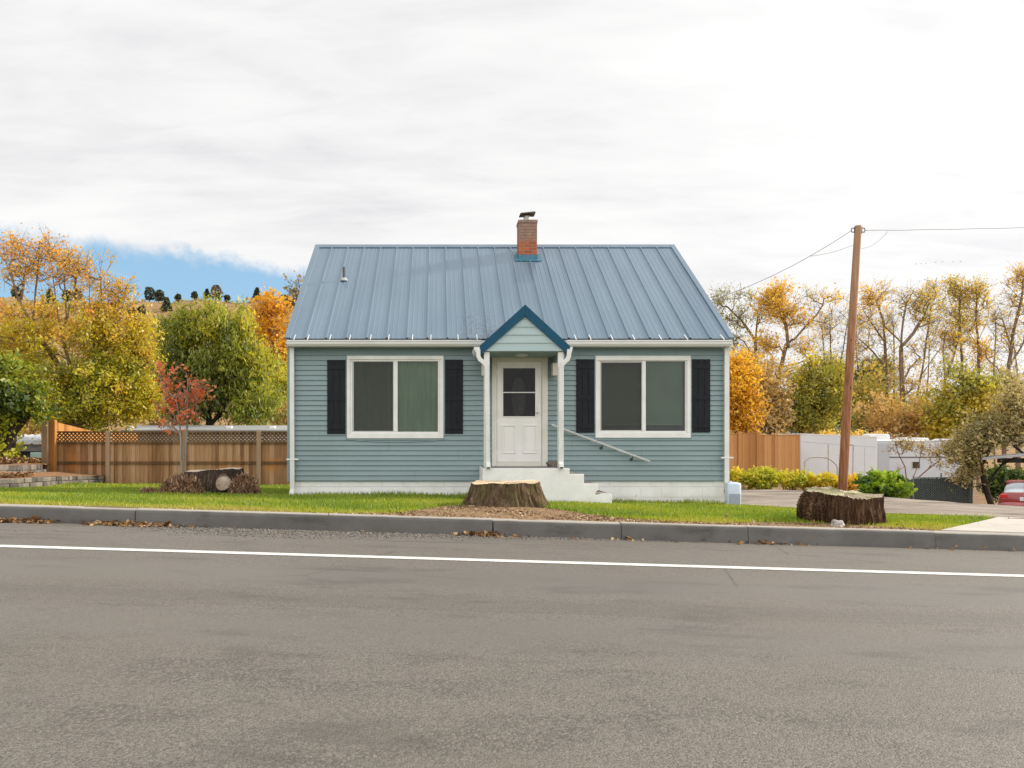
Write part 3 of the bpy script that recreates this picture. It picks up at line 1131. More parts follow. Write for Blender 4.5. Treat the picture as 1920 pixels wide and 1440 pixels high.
# rake trim along both gable edges
for x0, x1 in ((RX0 - 0.012, RX0 + 0.085), (RX1 - 0.10, RX1 + 0.012)):
    mb = MB()
    for s_, n_ in ((-1, sl_n), (1, nb)):
        a_ = Vector((0, RIDGE_Y, RIDGE_Z)) + n_ * 0.004
        b_ = Vector((0, RIDGE_Y + s_ * sl.y, EAVE_Z)) + n_ * 0.004
        c_, d_ = a_ + n_ * 0.026, b_ + n_ * 0.026
        mb.hexa([(x0, b_.y, b_.z), (x1, b_.y, b_.z), (x1, a_.y, a_.z), (x0, a_.y, a_.z), (x0, d_.y, d_.z), (x1, d_.y, d_.z), (x1, c_.y, c_.z), (x0, c_.y, c_.z)])
    mb.build('rake_trim', mat_roof, roof)


def roof_z(y):
    return EAVE_Z + (RIDGE_Z - EAVE_Z) / (RIDGE_Y - EAVE_Y) * (y - EAVE_Y)


# chimney
def m_brick():
    m, k, out = new_mat('chimney_brick')
    co = k.coords()
    x, y, z = k.xyz(co)
    br = k.new('ShaderNodeTexBrick')
    k.put(br.inputs['Vector'], k.comb(k.math('ADD', x, y), z, 0.0))
    br.inputs['Scale'].default_value = 1.0
    br.inputs['Brick Width'].default_value = 0.20
    br.inputs['Row Height'].default_value = 0.072
    br.inputs['Mortar Size'].default_value = 0.007
    br.inputs['Color1'].default_value = (0.36, 0.085, 0.035, 1)
    br.inputs['Color2'].default_value = (0.52, 0.15, 0.055, 1)
    br.inputs['Mortar'].default_value = (0.36, 0.29, 0.23, 1)
    n = k.noise(co, 9, 5, 0.65)
    n2 = k.noise(co, 3.2, 4, 0.6)
    up = k.sstep(k.math('ADD', z, k.math('MULTIPLY', n2, 0.55)), 6.28 - WL['house'].z, 6.50 - WL['house'].z)
    col = k.mix(k.math('MULTIPLY', n, 0.4), br.outputs[0], (0.22, 0.075, 0.04))
    worn = k.mix(br.outputs['Fac'], k.ramp(n, [(0.3, (0.19, 0.145, 0.11)), (0.7, (0.36, 0.285, 0.22))]), (0.17, 0.135, 0.11))
    col = k.mix(k.math('MULTIPLY', up, 0.72), col, worn)
    pbsdf(k, out, col, 0.9, 0, 0.2, k.math('SUBTRACT', n, br.outputs['Fac']), 0.012, 0.9)
    return m


mb = MB()
cx0, cx1, cy0, cy1 = 1.972, 2.415, 19.1, 19.54
mb.box(cx0, cx1, cy0, cy1, roof_z(cy0) - 0.25, 6.555)
chim = mb.build('chimney', m_brick(), roof, bevel=0.006)
mb = MB()
mb.box(cx0 - 0.014, cx1 + 0.014, cy0 - 0.014, cy1 + 0.014, 6.53, 6.60)
mb.build('chimney_crown', simple('crown_brick', two((0.20, 0.13, 0.09), (0.36, 0.25, 0.18)), 14, rough=0.9, bump=0.01), chim, bevel=0.005)
mb = MB()
mb.tube([(2.193, 19.32, 6.56), (2.193, 19.32, 6.74)], 0.085, 16)
mb.build('flue', simple('galvanised_flue', two((0.34, 0.33, 0.31), (0.52, 0.50, 0.47)), 12, rough=0.45, metal=0.5), chim, smooth=False)
mb = MB()
for a in range(4):
    t = a * math.pi / 2 + 0.5
    mb.box(2.193 + 0.09 * math.cos(t) - 0.006, 2.193 + 0.09 * math.cos(t) + 0.006, 19.32 + 0.09 * math.sin(t) - 0.006, 19.32 + 0.09 * math.sin(t) + 0.006, 6.70, 6.775)
b_ = len(mb.v)
mb.hexa([(2.01, 19.14, 6.765), (2.385, 19.14, 6.785), (2.385, 19.5, 6.785), (2.01, 19.5, 6.765), (2.035, 19.165, 6.79), (2.372, 19.165, 6.825), (2.372, 19.475, 6.825), (2.035, 19.475, 6.79)])
mb.build('flue_cap', simple('rusty_cap', two((0.055, 0.05, 0.043), (0.14, 0.12, 0.10)), 12, rough=0.7, metal=0.3), chim)
mb = MB()
# blue flashing collar at the chimney foot
zf = roof_z(cy0)
mb.hexa([(cx0 - 0.01, cy0 - 0.028, zf - 0.03), (cx1 + 0.01, cy0 - 0.028, zf - 0.03), (cx1 + 0.01, cy0 - 0.004, zf - 0.01), (cx0 - 0.01, cy0 - 0.004, zf - 0.01),
         (cx0 - 0.01, cy0 - 0.028, zf + 0.115), (cx1 + 0.01, cy0 - 0.028, zf + 0.115), (cx1 + 0.01, cy0 - 0.004, zf + 0.115), (cx0 - 0.01, cy0 - 0.004, zf + 0.115)])
ap = [(cx0 - 0.10, cy0 - 0.10), (cx1 + 0.10, cy0 - 0.10), (cx1 + 0.10, cy0 + 0.22), (cx0 - 0.10, cy0 + 0.22)]
mb.hexa([(x_, y_, roof_z(y_) + 0.018) for x_, y_ in ap] + [(x_, y_, roof_z(y_) + 0.030) for x_, y_ in ap])
mb.build('flashing', simple('teal_flashing', two((0.02, 0.12, 0.18), (0.06, 0.20, 0.27)), 6, rough=0.4), chim)
# vent pipe
mb = MB()
vy = 18.12
vx = hx(645, vy)
mb.tube([(vx, vy, roof_z(vy) - 0.05), (vx, vy, roof_z(vy) + 0.30)], 0.032, 12)
vp = mb.build('vent_pipe', simple('dark_pipe', two((0.05, 0.05, 0.055), (0.09, 0.09, 0.095)), 6, rough=0.5), roof)
mb = MB()
mb.tube([(vx, vy, roof_z(vy) - 0.02), (vx, vy, roof_z(vy) + 0.035), (vx, vy, roof_z(vy) + 0.055)], [0.095, 0.07, 0.04], 14)
mb.build('pipe_boot', simple('boot_rubber', two((0.35, 0.36, 0.36), (0.48, 0.49, 0.49)), 6, rough=0.6), vp)

# gutters with hangers
GY0, GY1 = 15.675, 15.80


def gutter(x0, x1, straps):
    mb_ = MB()
    pr = [(GY1 - 0.002, 3.255), (GY1 - 0.002, 3.13), (GY0 + 0.045, 3.13), (GY0 + 0.012, 3.175), (GY0 + 0.012, 3.215), (GY0, 3.222), (GY0, 3.25), (GY0 + 0.016, 3.25), (GY0 + 0.016, 3.235),
          (GY0 + 0.022, 3.185), (GY0 + 0.05, 3.142), (GY1 - 0.012, 3.142), (GY1 - 0.012, 3.255)]
    mb_.prism(pr, x0, x1, 'x')
    for xe in (x0, x1 - 0.004):
        mb_.prism([(GY1, 3.25), (GY1, 3.13), (GY0 + 0.045, 3.13), (GY0 + 0.012, 3.175), (GY0, 3.222), (GY0, 3.25)], xe - 0.001, xe + 0.005, 'x')
    g = mb_.build('gutter', mat_gutter, house)
    for p in straps:
        x_ = hx(p, 15.74)
        m2 = MB()
        m2.hexa([(x_ - 0.007, GY0 - 0.003, 3.252), (x_ + 0.007, GY0 - 0.003, 3.252), (x_ + 0.007, GY1 + 0.09, roof_z(GY1 + 0.09) + 0.024), (x_ - 0.007, GY1 + 0.09, roof_z(GY1 + 0.09) + 0.024),
                 (x_ - 0.007, GY0 - 0.003, 3.258), (x_ + 0.007, GY0 - 0.003, 3.258), (x_ + 0.007, GY1 + 0.09, roof_z(GY1 + 0.09) + 0.030), (x_ - 0.007, GY1 + 0.09, roof_z(GY1 + 0.09) + 0.030)])
        m2.build('gutter_strap', mat_white, g)
    return g


gutter(hx(536.5, GY0), hx(903, GY0), [552, 577.5, 619, 656, 695, 729, 773.5, 808, 859, 894.5])
gutter(hx(1062, GY0), hx(1372.5, GY0), [1057.5, 1079.5, 1107, 1148, 1189, 1239, 1287.5, 1356][1:])
# fascia behind gutters
mb = MB()
mb.box(RX0 + 0.03, RX1 - 0.03, GY1 + 0.003, GY1 + 0.03, 3.12, 3.25)
mb.box(RX0 + 0.03, RX1 - 0.03, GY1 + 0.03, WY + 0.0, 3.20, 3.215)
mb.build('fascia', mat_gutter, house)


def spout_prof(w, d):
    return [(-w / 2, -d / 2), (w / 2, -d / 2), (w / 2, d / 2), (-w / 2, d / 2)]


def downspout(pts, w, d, foot=True, strap_z=None):
    mb_ = MB()
    p = [Vector(q) for q in pts]
    mb_.sweep(p, spout_prof(w, d))
    e = p[-1]
    ds = mb_.build('downspout', mat_spout, house, bevel=0.006)
    if foot:
        m2 = MB()
        m2.hexa([(e.x - w * .5, e.y - d * 0.5 - 0.10, e.z - 0.075), (e.x + w * .5, e.y - d * 0.5 - 0.10, e.z - 0.075), (e.x + w * .5, e.y + d * 0.2, e.z - 0.05), (e.x - w * .5, e.y + d * 0.2, e.z - 0.05),
                 (e.x - w * .5, e.y - d * 0.5 - 0.07, e.z + 0.01), (e.x + w * .5, e.y - d * 0.5 - 0.07, e.z + 0.01), (e.x + w * .5, e.y + d * 0.5, e.z + 0.08), (e.x - w * .5, e.y + d * 0.5, e.z + 0.08)])
        m2.build('spout_foot', mat_spout, ds, bevel=0.005)
        m2 = MB()
        m2.hexa([(e.x - w * .38, e.y - d * 0.5 - 0.103, e.z - 0.07), (e.x + w * .38, e.y - d * 0.5 - 0.103, e.z - 0.07), (e.x + w * .38, e.y + d * 0.1, e.z - 0.06), (e.x - w * .38, e.y + d * 0.1, e.z - 0.06),
                 (e.x - w * .38, e.y - d * 0.5 - 0.094, e.z - 0.045), (e.x + w * .38, e.y - d * 0.5 - 0.094, e.z - 0.045), (e.x + w * .38, e.y, e.z - 0.04), (e.x - w * .38, e.y, e.z - 0.04)])
        m2.build('spout_opening', mat_hole, ds)
    if strap_z:
        m2 = MB()
        m2.box(e.x - w * 1.3, e.x + w * 1.4, p[1].y - d / 2 - 0.006, p[1].y - d / 2 + 0.02, strap_z - 0.014, strap_z + 0.014)
        m2.build('spout_strap', mat_white, ds)
    return ds


downspout([(hx(547.5, 15.9), 15.90, 3.15), (hx(547.6, 15.9), 15.9, 2.0), (hx(548.3, 15.9), 15.9, hz(922, 15.9))], 0.088, 0.06, True, hz(861, 15.9))
downspout([(hx(1362.2, 15.9), 15.90, 3.15), (hx(1362.2, 15.9), 15.9, 2.0), (hx(1362.2, 15.9), 15.9, 0.20)], 0.092, 0.06, True, hz(858, 15.9))


# windows
def m_pane(name, tint, refl):
    """glass over whatever hangs behind it: partly clear, partly mirroring the sky"""
    m, k, out = new_mat(name)
    tr = k.new('ShaderNodeBsdfTransparent')
    k.put(tr.inputs[0], tint)
    gl = k.new('ShaderNodeBsdfGlossy')
    gl.inputs['Roughness'].default_value = 0.02
    n = k.noise(k.coords(), 2.2, 3)
    b = k.new('ShaderNodeBump')
    b.inputs['Strength'].default_value = 0.06
    b.inputs['Distance'].default_value = 0.03
    k.put(b.inputs['Height'], n)
    k.l.new(b.outputs[0], gl.inputs['Normal'])
    fr = k.new('ShaderNodeFresnel')
    fr.inputs[0].default_value = 1.5
    ms = k.new('ShaderNodeMixShader')
    k.put(ms.inputs[0], k.math('MULTIPLY', fr.outputs[0], refl))
    k.l.new(tr.outputs[0], ms.inputs[1])
    k.l.new(gl.outputs[0], ms.inputs[2])
    k.l.new(ms.outputs[0], out.inputs[0])
    return m


def m_screen():
    """insect screen: fine dark mesh, half see-through"""
    m, k, out = new_mat('insect_screen')
    tr = k.new('ShaderNodeBsdfTransparent')
    di = k.new('ShaderNodeBsdfDiffuse')
    k.put(di.inputs[0], k.ramp(k.noise(k.coords((40, 40, 3)), 4, 3), [(0.3, (0.07, 0.07, 0.066)), (0.7, (0.11, 0.11, 0.104))]))
    ms = k.new('ShaderNodeMixShader')
    ms.inputs[0].default_value = 0.33
    k.l.new(tr.outputs[0], ms.inputs[1])
    k.l.new(di.outputs[0], ms.inputs[2])
    k.l.new(ms.outputs[0], out.inputs[0])
    return m


mat_glass = m_pane('window_glass', (0.80, 0.87, 0.79), 0.85)
mat_screen = m_screen()
mat_curtain = simple('green_curtain', [(0.25, (0.13, 0.18, 0.12)), (0.5, (0.19, 0.25, 0.175)), (0.75, (0.26, 0.33, 0.235))], 3.2, (3.2, 1, 0.35), rough=0.9, spec=0.1, bump=0.01)
mat_blind = simple('grey_green_blind', two((0.19, 0.23, 0.19), (0.24, 0.28, 0.235)), 3, rough=0.7)
mat_sash_grey = simple('screen_frame', two((0.36, 0.355, 0.34), (0.44, 0.435, 0.42)), 4, rough=0.45, metal=0.2)


def window(h, gl, gr, kind):
    """h: outer trim rectangle; gl, gr: left and right glass rectangles in photo pixels"""
    x0, x1, z0, z1 = h
    mb_ = MB()
    cb = 0.085 if True else 0
    gx0, gx1 = hx(gl[0]) - 0.075, hx(gr[1]) + 0.03
    gz0, gz1 = hz(gl[3]) - 0.055, hz(gl[2]) + 0.045
    Yo = WY - 0.042
    # outer casing ring
    mb_.box(x0, x1, Yo, WY + 0.03, gz1, z1)
    mb_.box(x0, x1, Yo, WY + 0.03, z0, gz0)
    mb_.box(x0, gx0, Yo, WY + 0.03, gz0 + 0.0005, gz1 - 0.0005)
    mb_.box(gx1, x1, Yo, WY + 0.03, gz0 + 0.0005, gz1 - 0.0005)
    w_ = mb_.build('window', mat_white, house, bevel=0.006)
    # J channel in siding colour round the casing
    mb_ = MB()
    for (a, b, c, d) in ((x0 - 0.022, x1 + 0.022, z1 + 0.001, z1 + 0.022), (x0 - 0.022, x1 + 0.022, z0 - 0.022, z0 - 0.001), (x0 - 0.022, x0 - 0.001, z0 - 0.0005, z1 + 0.0005), (x1 + 0.001, x1 + 0.022, z0 - 0.0005, z1 + 0.0005)):
        mb_.box(a, b, WY - 0.026, WY + 0.008, c, d)
    mb_.build('channel_trim', mat_trimblue, w_)
    # inner frame
    mb_ = MB()
    mx0, mx1 = hx(gl[1]), hx(gr[0])
    Yi = WY - 0.018
    mb_.box(gx0 + .0005, gx1 - .0005, Yi, WY + 0.05, hz(gr[2]), gz1 - 0.0005)
    mb_.box(gx0 + .0005, gx1 - .0005, Yi, WY + 0.05, gz0 + 0.0005, hz(gr[3]))
    mb_.box(gx0 + .0005, hx(gl[0]) - 0.028, Yi, WY + 0.05, hz(gr[3]) + .0005, hz(gr[2]) - .0005)
    mb_.box(hx(gr[1]), gx1 - 0.0005, Yi, WY + 0.05, hz(gr[3]) + .0005, hz(gr[2]) - .0005)
    mb_.box(mx0 + 0.012, mx1, Yi - 0.008, WY + 0.05, hz(gr[3]) + .0005, hz(gr[2]) - .0005)
    mb_.build('sash', mat_white, w_, bevel=0.004)
    # screen frame on the left half
    mb_ = MB()
    sx0, sx1, sz0, sz1 = hx(gl[0]) - 0.0275, mx0 + 0.0115, hz(gr[3]) + .001, hz(gr[2]) - .001
    f_ = 0.026
    mb_.box(sx0, sx1, WY - 0.004, WY + 0.012, hz(gl[2]), sz1)
    mb_.box(sx0, sx1, WY - 0.004, WY + 0.012, sz0, hz(gl[3]))
    mb_.box(sx0, hx(gl[0]), WY - 0.004, WY + 0.012, hz(gl[3]) + .0005, hz(gl[2]) - .0005)
    mb_.box(mx0, sx1, WY - 0.004, WY + 0.012, hz(gl[3]) + .0005, hz(gl[2]) - .0005)
    sf = mb_.build('screen_frame', mat_sash_grey, w_)
    mb_ = MB()
    mb_.box(hx(gl[0]) - .005, mx0 + .005, WY + 0.003, WY + 0.005, hz(gl[3]) - .005, hz(gl[2]) + .005)
    mb_.build('insect_screen', mat_screen, sf)
    for q, yq in ((gl, WY + 0.030), (gr, WY + 0.022)):
        mb_ = MB()
        mb_.box(hx(q[0]) - 0.015, hx(q[1]) + 0.015, yq, yq + 0.005, hz(q[3]) - 0.02, hz(q[2]) + 0.02)
        mb_.build('pane', mat_glass, w_)
    # what hangs behind
    if kind == 'curtain':
        rc = random.Random(3)
        mb_ = MB()
        xa, xb = gx0 + 0.02, gx1 - 0.02
        n_ = 160
        xs_ = [xa + (xb - xa) * i / n_ for i in range(n_ + 1)]
        ya = [WY + 0.115 + 0.009 * math.sin(x_ * 41 + 1.7 * math.sin(x_ * 13)) + 0.004 * math.sin(x_ * 97) for x_ in xs_]
        for i in range(n_):
            mb_.quad((xs_[i], ya[i], gz0), (xs_[i + 1], ya[i + 1], gz0), (xs_[i + 1], ya[i + 1], gz1), (xs_[i], ya[i], gz1))
        mb_.build('curtain', mat_curtain, w_, fix=False, smooth=True)
    else:
        mb_ = MB()
        zb_ = hz(gr[3]) + 0.125
        z_ = hz(gr[2]) + 0.02
        while z_ > zb_ + 0.03:
            mb_.hexa([(gx0 + 0.03, WY + 0.090, z_ - 0.028), (gx1 - 0.05, WY + 0.090, z_ - 0.028), (gx1 - 0.05, WY + 0.112, z_ - 0.005), (gx0 + 0.03, WY + 0.112, z_ - 0.005),
                      (gx0 + 0.03, WY + 0.090, z_ - 0.0265), (gx1 - 0.05, WY + 0.090, z_ - 0.0265), (gx1 - 0.05, WY + 0.112, z_ - 0.0035), (gx0 + 0.03, WY + 0.112, z_ - 0.0035)])
            z_ -= 0.0235
        mb_.box(gx0 + 0.03, gx1 - 0.05, WY + 0.088, WY + 0.112, zb_, zb_ + 0.022)
        mb_.build('blind', mat_blind, w_)
    return w_


window(win_l, (663.5, 736.8, 678.5, 808), (745.6, 821, 677.5, 809.5), 'curtain')
window(win_r, (1127.5, 1202.3, 680, 806.5), (1210.3, 1284.5, 677.5, 808), 'blind')


def shutter(pa, pb, ya, yb2):
    x0, x1, z0, z1 = hx(pa), hx(pb), hz(yb2), hz(ya)
    mb_ = MB()
    nbd = 3
    g = 0.006
    w_ = (x1 - x0 - g * (nbd - 1)) / nbd
    for i in range(nbd):
        xa = x0 + i * (w_ + g)
        mb_.box(xa, xa + w_, WY - 0.040, WY - 0.016, z0, z1)
    mb_.box(x0 + 0.004, x1 - 0.004, WY - 0.026, WY - 0.012, z0 + 0.004, z1 - 0.004)
    s_ = mb_.build('shutter', mat_shutter, house, bevel=0.003)
    for t in (0.90, 0.475, 0.09):
        m2 = MB()
        zc_ = z0 + (z1 - z0) * t
        m2.box(x0 + 0.002, x1 - 0.002, WY - 0.052, WY - 0.041, zc_ - 0.045, zc_ + 0.045)
        m2.build('batten', mat_shutter, s_, bevel=0.003)


shutter(614, 648, 675, 813.6)
shutter(834.6, 868, 674.5, 813.4)
shutter(1080, 1114, 673.8, 811.2)
shutter(1297, 1330.5, 673.8, 810.6)

# door
x0, x1, z0, z1 = door_o
dx0, dx1, dz0, dz1 = hx(931.5), hx(1015.5), hz(866), hz(678)
mat_door = simple('white_door_enamel', two((0.74, 0.725, 0.68), (0.82, 0.805, 0.77)), 2.5, rough=0.38)
mat_jamb = simple('cream_door_casing', two((0.64, 0.61, 0.54), (0.72, 0.69, 0.62)), 2.5, rough=0.45)
mb = MB()
mb.box(x0, dx0 - 0.004, WY - 0.045, WY + 0.10, z0, z1)
mb.box(dx1 + 0.004, x1, WY - 0.045, WY + 0.10, z0, z1)
mb.box(dx0 - .0035, dx1 + .0035, WY - 0.045, WY + 0.10, dz1 + 0.004, z1)
mb.box(dx0 - .0035, dx1 + .0035, WY - 0.040, WY + 0.10, z0, dz0 - 0.004)
dfr = mb.build('door_frame', mat_jamb, house, bevel=0.006)
mb = MB()
mb.box(x0 + 0.045, dx0 - 0.006, WY - 0.055, WY - 0.046, z0 + .03, z1 - 0.05)
mb.box(dx1 + 0.006, x1 - 0.045, WY - 0.055, WY - 0.046, z0 + .03, z1 - 0.05)
mb.box(dx0 - .0055, dx1 + .0055, WY - 0.055, WY - 0.046, dz1 + 0.006, z1 - 0.05)
mb.build('door_stop', mat_jamb, dfr, bevel=0.003)
gx0, gx1, gz0, gz1 = hx(943.2), hx(1003.3), hz(780.7), hz(690.5)
mb = MB()
Yd = WY - 0.025
mb.box(dx0, dx1, Yd, WY + 0.012, gz1 + 0.022, dz1)
mb.box(dx0, dx1, Yd, WY + 0.012, dz0, gz0 - 0.022)
mb.box(dx0, gx0 - 0.022, Yd, WY + 0.012, gz0 - 0.0215, gz1 + 0.0215)
mb.box(gx1 + 0.022, dx1, Yd, WY + 0.012, gz0 - 0.0215, gz1 + 0.0215)
door = mb.build('door', mat_door, house, bevel=0.003)
mb = MB()
for (a, b, c, d) in ((gx0 - 0.0215, gx1 + 0.0215, gz1, gz1 + 0.0215), (gx0 - 0.0215, gx1 + 0.0215, gz0 - 0.0215, gz0), (gx0 - 0.0215, gx0, gz0 + .0003, gz1 - .0003), (gx1, gx1 + 0.0215, gz0 + .0003, gz1 - .0003)):
    mb.box(a, b, Yd - 0.010, WY + 0.008, c, d)
zm = hz(736)
mb.box(gx0 + .0003, gx1 - .0003, Yd - 0.006, WY + 0.006, zm - 0.010, zm + 0.010)
mb.build('window_frame', mat_door, door, bevel=0.003)
mb = MB()
mb.box(gx0 - .01, gx1 + .01, WY - 0.004, WY + 0.000, gz0 - .01, gz1 + .01)
mb.build('door_glass', m_pane('door_glass', (0.62, 0.62, 0.62), 0.35), door)
# raised panels
for (pa, pb) in ((941, 966.4), (981, 1006.4)):
    a, b, c, d = hx(pa), hx(pb), hz(850), hz(797)
    mb = MB()
    for (e, f, g, h) in ((a, b, d - 0.022, d), (a, b, c, c + 0.022), (a, a + 0.022, c + .0225, d - .0225), (b - 0.022, b, c + .0225, d - .0225)):
        mb.box(e, f, Yd - 0.016, Yd + 0.006, g, h)
    mb.box(a + 0.05, b - 0.05, Yd - 0.005, Yd + 0.004, c + 0.05, d - 0.05)
    mb.build('panel_moulding', mat_door, door, bevel=0.004)
mb = MB()
hxp, hzp = hx(1010), hz(774)
mb.box(hxp - 0.017, hxp + 0.017, Yd - 0.012, Yd + 0.002, hzp - 0.05, hzp + 0.13)
mb.tube([(hxp, Yd - 0.01, hzp), (hxp, Yd - 0.055, hzp), (hxp - 0.05, Yd - 0.06, hzp - 0.004), (hxp - 0.085, Yd - 0.052, hzp - 0.008)], [0.012, 0.012, 0.011, 0.008], 10)
mb.build('door_handle', simple('handle_chrome', two((0.55, 0.54, 0.5), (0.68, 0.67, 0.63)), 8, rough=0.25, metal=0.8), door, bevel=0.003)
for z_ in (dz0 + 0.2, (dz0 + dz1) / 2 - 0.2, dz1 - 0.2):
    mb = MB()
    mb.tube([(dx0 - 0.003, Yd - 0.008, z_ - 0.05), (dx0 - 0.003, Yd - 0.008, z_ + 0.05)], 0.008, 8)
    mb.build('hinge', mat_door, door)
# inner door behind the storm glass, with an oval light
mb = MB()
mb.box(dx0 + .005, dx1 - .005, WY + 0.075, WY + 0.115, dz0, dz1)
inner = mb.build('inner_door', simple('dark_stained_door', two((0.030, 0.020, 0.017), (0.055, 0.038, 0.032)), 6, (1, 1, 0.2), rough=0.5), house)
mb = MB()
oc = ((gx0 + gx1) / 2, hz(745))
prof_ = [(oc[0] + 0.145 * math.cos(t) * 1.0, oc[1] + 0.42 * math.sin(t)) for t in np.linspace(0, 2 * math.pi, 40, endpoint=False)]
mb.prism(prof_, WY + 0.066, WY + 0.0745, 'y')
mb.build('oval_glass', simple('leaded_glass', [(0.35, (0.06, 0.06, 0.055)), (0.5, (0.14, 0.14, 0.13)), (0.65, (0.22, 0.22, 0.20))], 14, rough=0.35, dist=1.5), inner)

# porch hood
PY_ = 14.95
apex = (hx(984, PY_), hz(573, PY_))
el = (hx(899, PY_), hz(650, PY_))
er = (hx(1067.5, PY_), hz(650, PY_))
zs = hz(658.5, PY_)


def porch_back(x_, z_):
    return EAVE_Y + (z_ - EAVE_Z) * (RIDGE_Y - EAVE_Y) / (RIDGE_Z - EAVE_Z)


mb = MB()
th = 0.03
for e in (el, er):
    sgn = -1 if e is el else 1
    ax, az = apex
    yb1, yb2 = max(porch_back(0, az), 15.9) + 0.1, max(porch_back(0, e[1]), 15.78) + 0.05
    mb.hexa([(e[0], PY_ - 0.06, e[1] - th), (ax, PY_ - 0.06, az - th), (ax, yb1, az - th), (e[0], yb2, e[1] - th),
             (e[0], PY_ - 0.06, e[1]), (ax, PY_ - 0.06, az), (ax, yb1, az), (e[0], yb2, e[1])])
prf = mb.build('porch_roof', mat_roof, house)
mb = MB()
tw = 0.165
for e in (el, er):
    ax, az = apex
    mb.hexa([(e[0], PY_ - 0.075, e[1] - tw - 0.02), (ax, PY_ - 0.075, az - tw - 0.045), (ax, PY_ - 0.045, az - tw - 0.045), (e[0], PY_ - 0.045, e[1] - tw - 0.02),
             (e[0], PY_ - 0.075, e[1] + 0.008), (ax, PY_ - 0.075, az + 0.010), (ax, PY_ - 0.045, az + 0.010), (e[0], PY_ - 0.045, e[1] + 0.008)])
    # drip edge below
mb.build('rake_trim', mat_blue, prf, bevel=0.004)
mb = MB()
# gable siding: lapped boards clipped to the triangle
zb = zs
k_ = 0
lx0, lx1 = hx(908.5, PY_), hx(1058.5, PY_)


def gx_at(z_):
    """half widths of the triangle under the rake at height z"""
    t = (apex[1] - 0.19 - z_) / ((apex[1] - 0.19) - (zs + 0.01))
    t = max(0.0, min(1.0, t))
    return apex[0] + (lx0 - apex[0]) * t, apex[0] + (lx1 - apex[0]) * t


while zb < apex[1] - 0.2:
    zt = min(zb + 0.152, apex[1] - 0.19)
    a0, a1 = gx_at(zb)
    b0, b1 = gx_at(zt)
    mb.quad((a0, PY_ - 0.040, zb), (a1, PY_ - 0.040, zb), (b1, PY_ - 0.024, zt), (b0, PY_ - 0.024, zt))
    mb.quad((a0, PY_ - 0.018, zb), (a1, PY_ - 0.018, zb), (a1, PY_ - 0.040, zb), (a0, PY_ - 0.040, zb))
    zb = zt
mb.build('gable_siding', simple('gable_vinyl', two((0.33, 0.43, 0.43), (0.38, 0.48, 0.475)), 2, (0.4, 1, 4), rough=0.42), prf, fix=False)
mb = MB()
mb.prism([(lx0 + 0.02, zs), (lx1 - 0.02, zs), (apex[0], apex[1] - 0.20)], PY_ - 0.017, PY_ + 0.02, 'y')
mb.build('gable_frame', mat_trimblue, prf)
mb = MB()
mb.box(lx0, lx1, PY_ - 0.015, WY - 0.03, zs - 0.012, zs - 0.002)
# side beams
mb.box(lx0 - 0.01, lx0 + 0.07, PY_ + 0.02, WY - 0.03, zs - 0.13, zs - 0.013)
mb.box(lx1 - 0.07, lx1 + 0.01, PY_ + 0.02, WY - 0.03, zs - 0.13, zs - 0.013)
mb.build('soffit', simple('soffit_panel', two((0.20, 0.29, 0.29), (0.25, 0.34, 0.34)), 3, rough=0.5), prf)
mb = MB()
mb.tube([(hx(978, 15.4), 15.4, zs - 0.012), (hx(978, 15.4), 15.4, zs - 0.035), (hx(978, 15.4), 15.4, zs - 0.05)], [0.125, 0.12, 0.07], 24)
mb.build('porch_light', simple('frosted_glass', two((0.5, 0.5, 0.47), (0.6, 0.6, 0.57)), 6, rough=0.3), prf, smooth=False)
# porch side gutters
for xa, xb in ((hx(888.5, PY_ - 0.02), el[0] + 0.012), (er[0] - 0.012, hx(1073, PY_ - 0.02))):
    sgn = 1 if xa > 1.6 else -1
    mb = MB()
    zt_, zb_ = hz(650, PY_) - 0.012, hz(663, PY_)
    inner_x, outer_x = (xb, xa) if sgn < 0 else (xa, xb)
    pr = [(inner_x, zt_), (outer_x, zt_), (outer_x, zt_ - 0.03), (inner_x + (outer_x - inner_x) * 0.78, zb_ + 0.03), (inner_x + (outer_x - inner_x) * 0.6, zb_), (inner_x, zb_)]
    mb.prism(pr, PY_ - 0.07, 15.66, 'y')
    mb.build('porch_gutter', mat_gutter, prf, bevel=0.004)

# posts and porch downspouts
Z_ST = hz(878, 14.85)
for pa, pb in ((907.5, 918), (1046.5, 1057)):
    mb = MB()
    mb.box(hx(pa, PY_), hx(pb, PY_), PY_ + 0.0, PY_ + 0.10, Z_ST - 0.002, zs - 0.014)
    mb.build('porch_post', mat_white, house, bevel=0.006)
yq = PY_ - 0.065
downspout([(hx(896.5, yq), yq, hz(655, yq)), (hx(897, yq), yq, hz(668, yq)), (hx(899.5, yq), yq, hz(674, yq)), (hx(909, yq), yq, hz(681.5, yq)), (hx(912.5, yq), yq, hz(690, yq)), (hx(913.5, yq), yq, hz(760, yq)), (hx(915, yq), yq, hz(871, yq))], 0.080, 0.055)
downspout([(hx(1067, yq), yq, hz(655, yq)), (hx(1066.5, yq), yq, hz(668, yq)), (hx(1064, yq), yq, hz(674, yq)), (hx(1055.5, yq), yq, hz(681.5, yq)), (hx(1052, yq), yq, hz(690, yq)), (hx(1051.5, yq), yq, hz(760, yq)), (hx(1051, yq), yq, hz(871, yq))], 0.082, 0.055)
# white bracket boards on the wall under the hood
for pa, pb in ((1035.5, 1044.5), (903, 910)):
    mb = MB()
    mb.box(hx(pa, 15.8), hx(pb, 15.8), 15.72, WY - 0.03, hz(704.5, 15.8), zs - 0.14)
    mb.build('hood_bracket', mat_jamb, house, bevel=0.005)

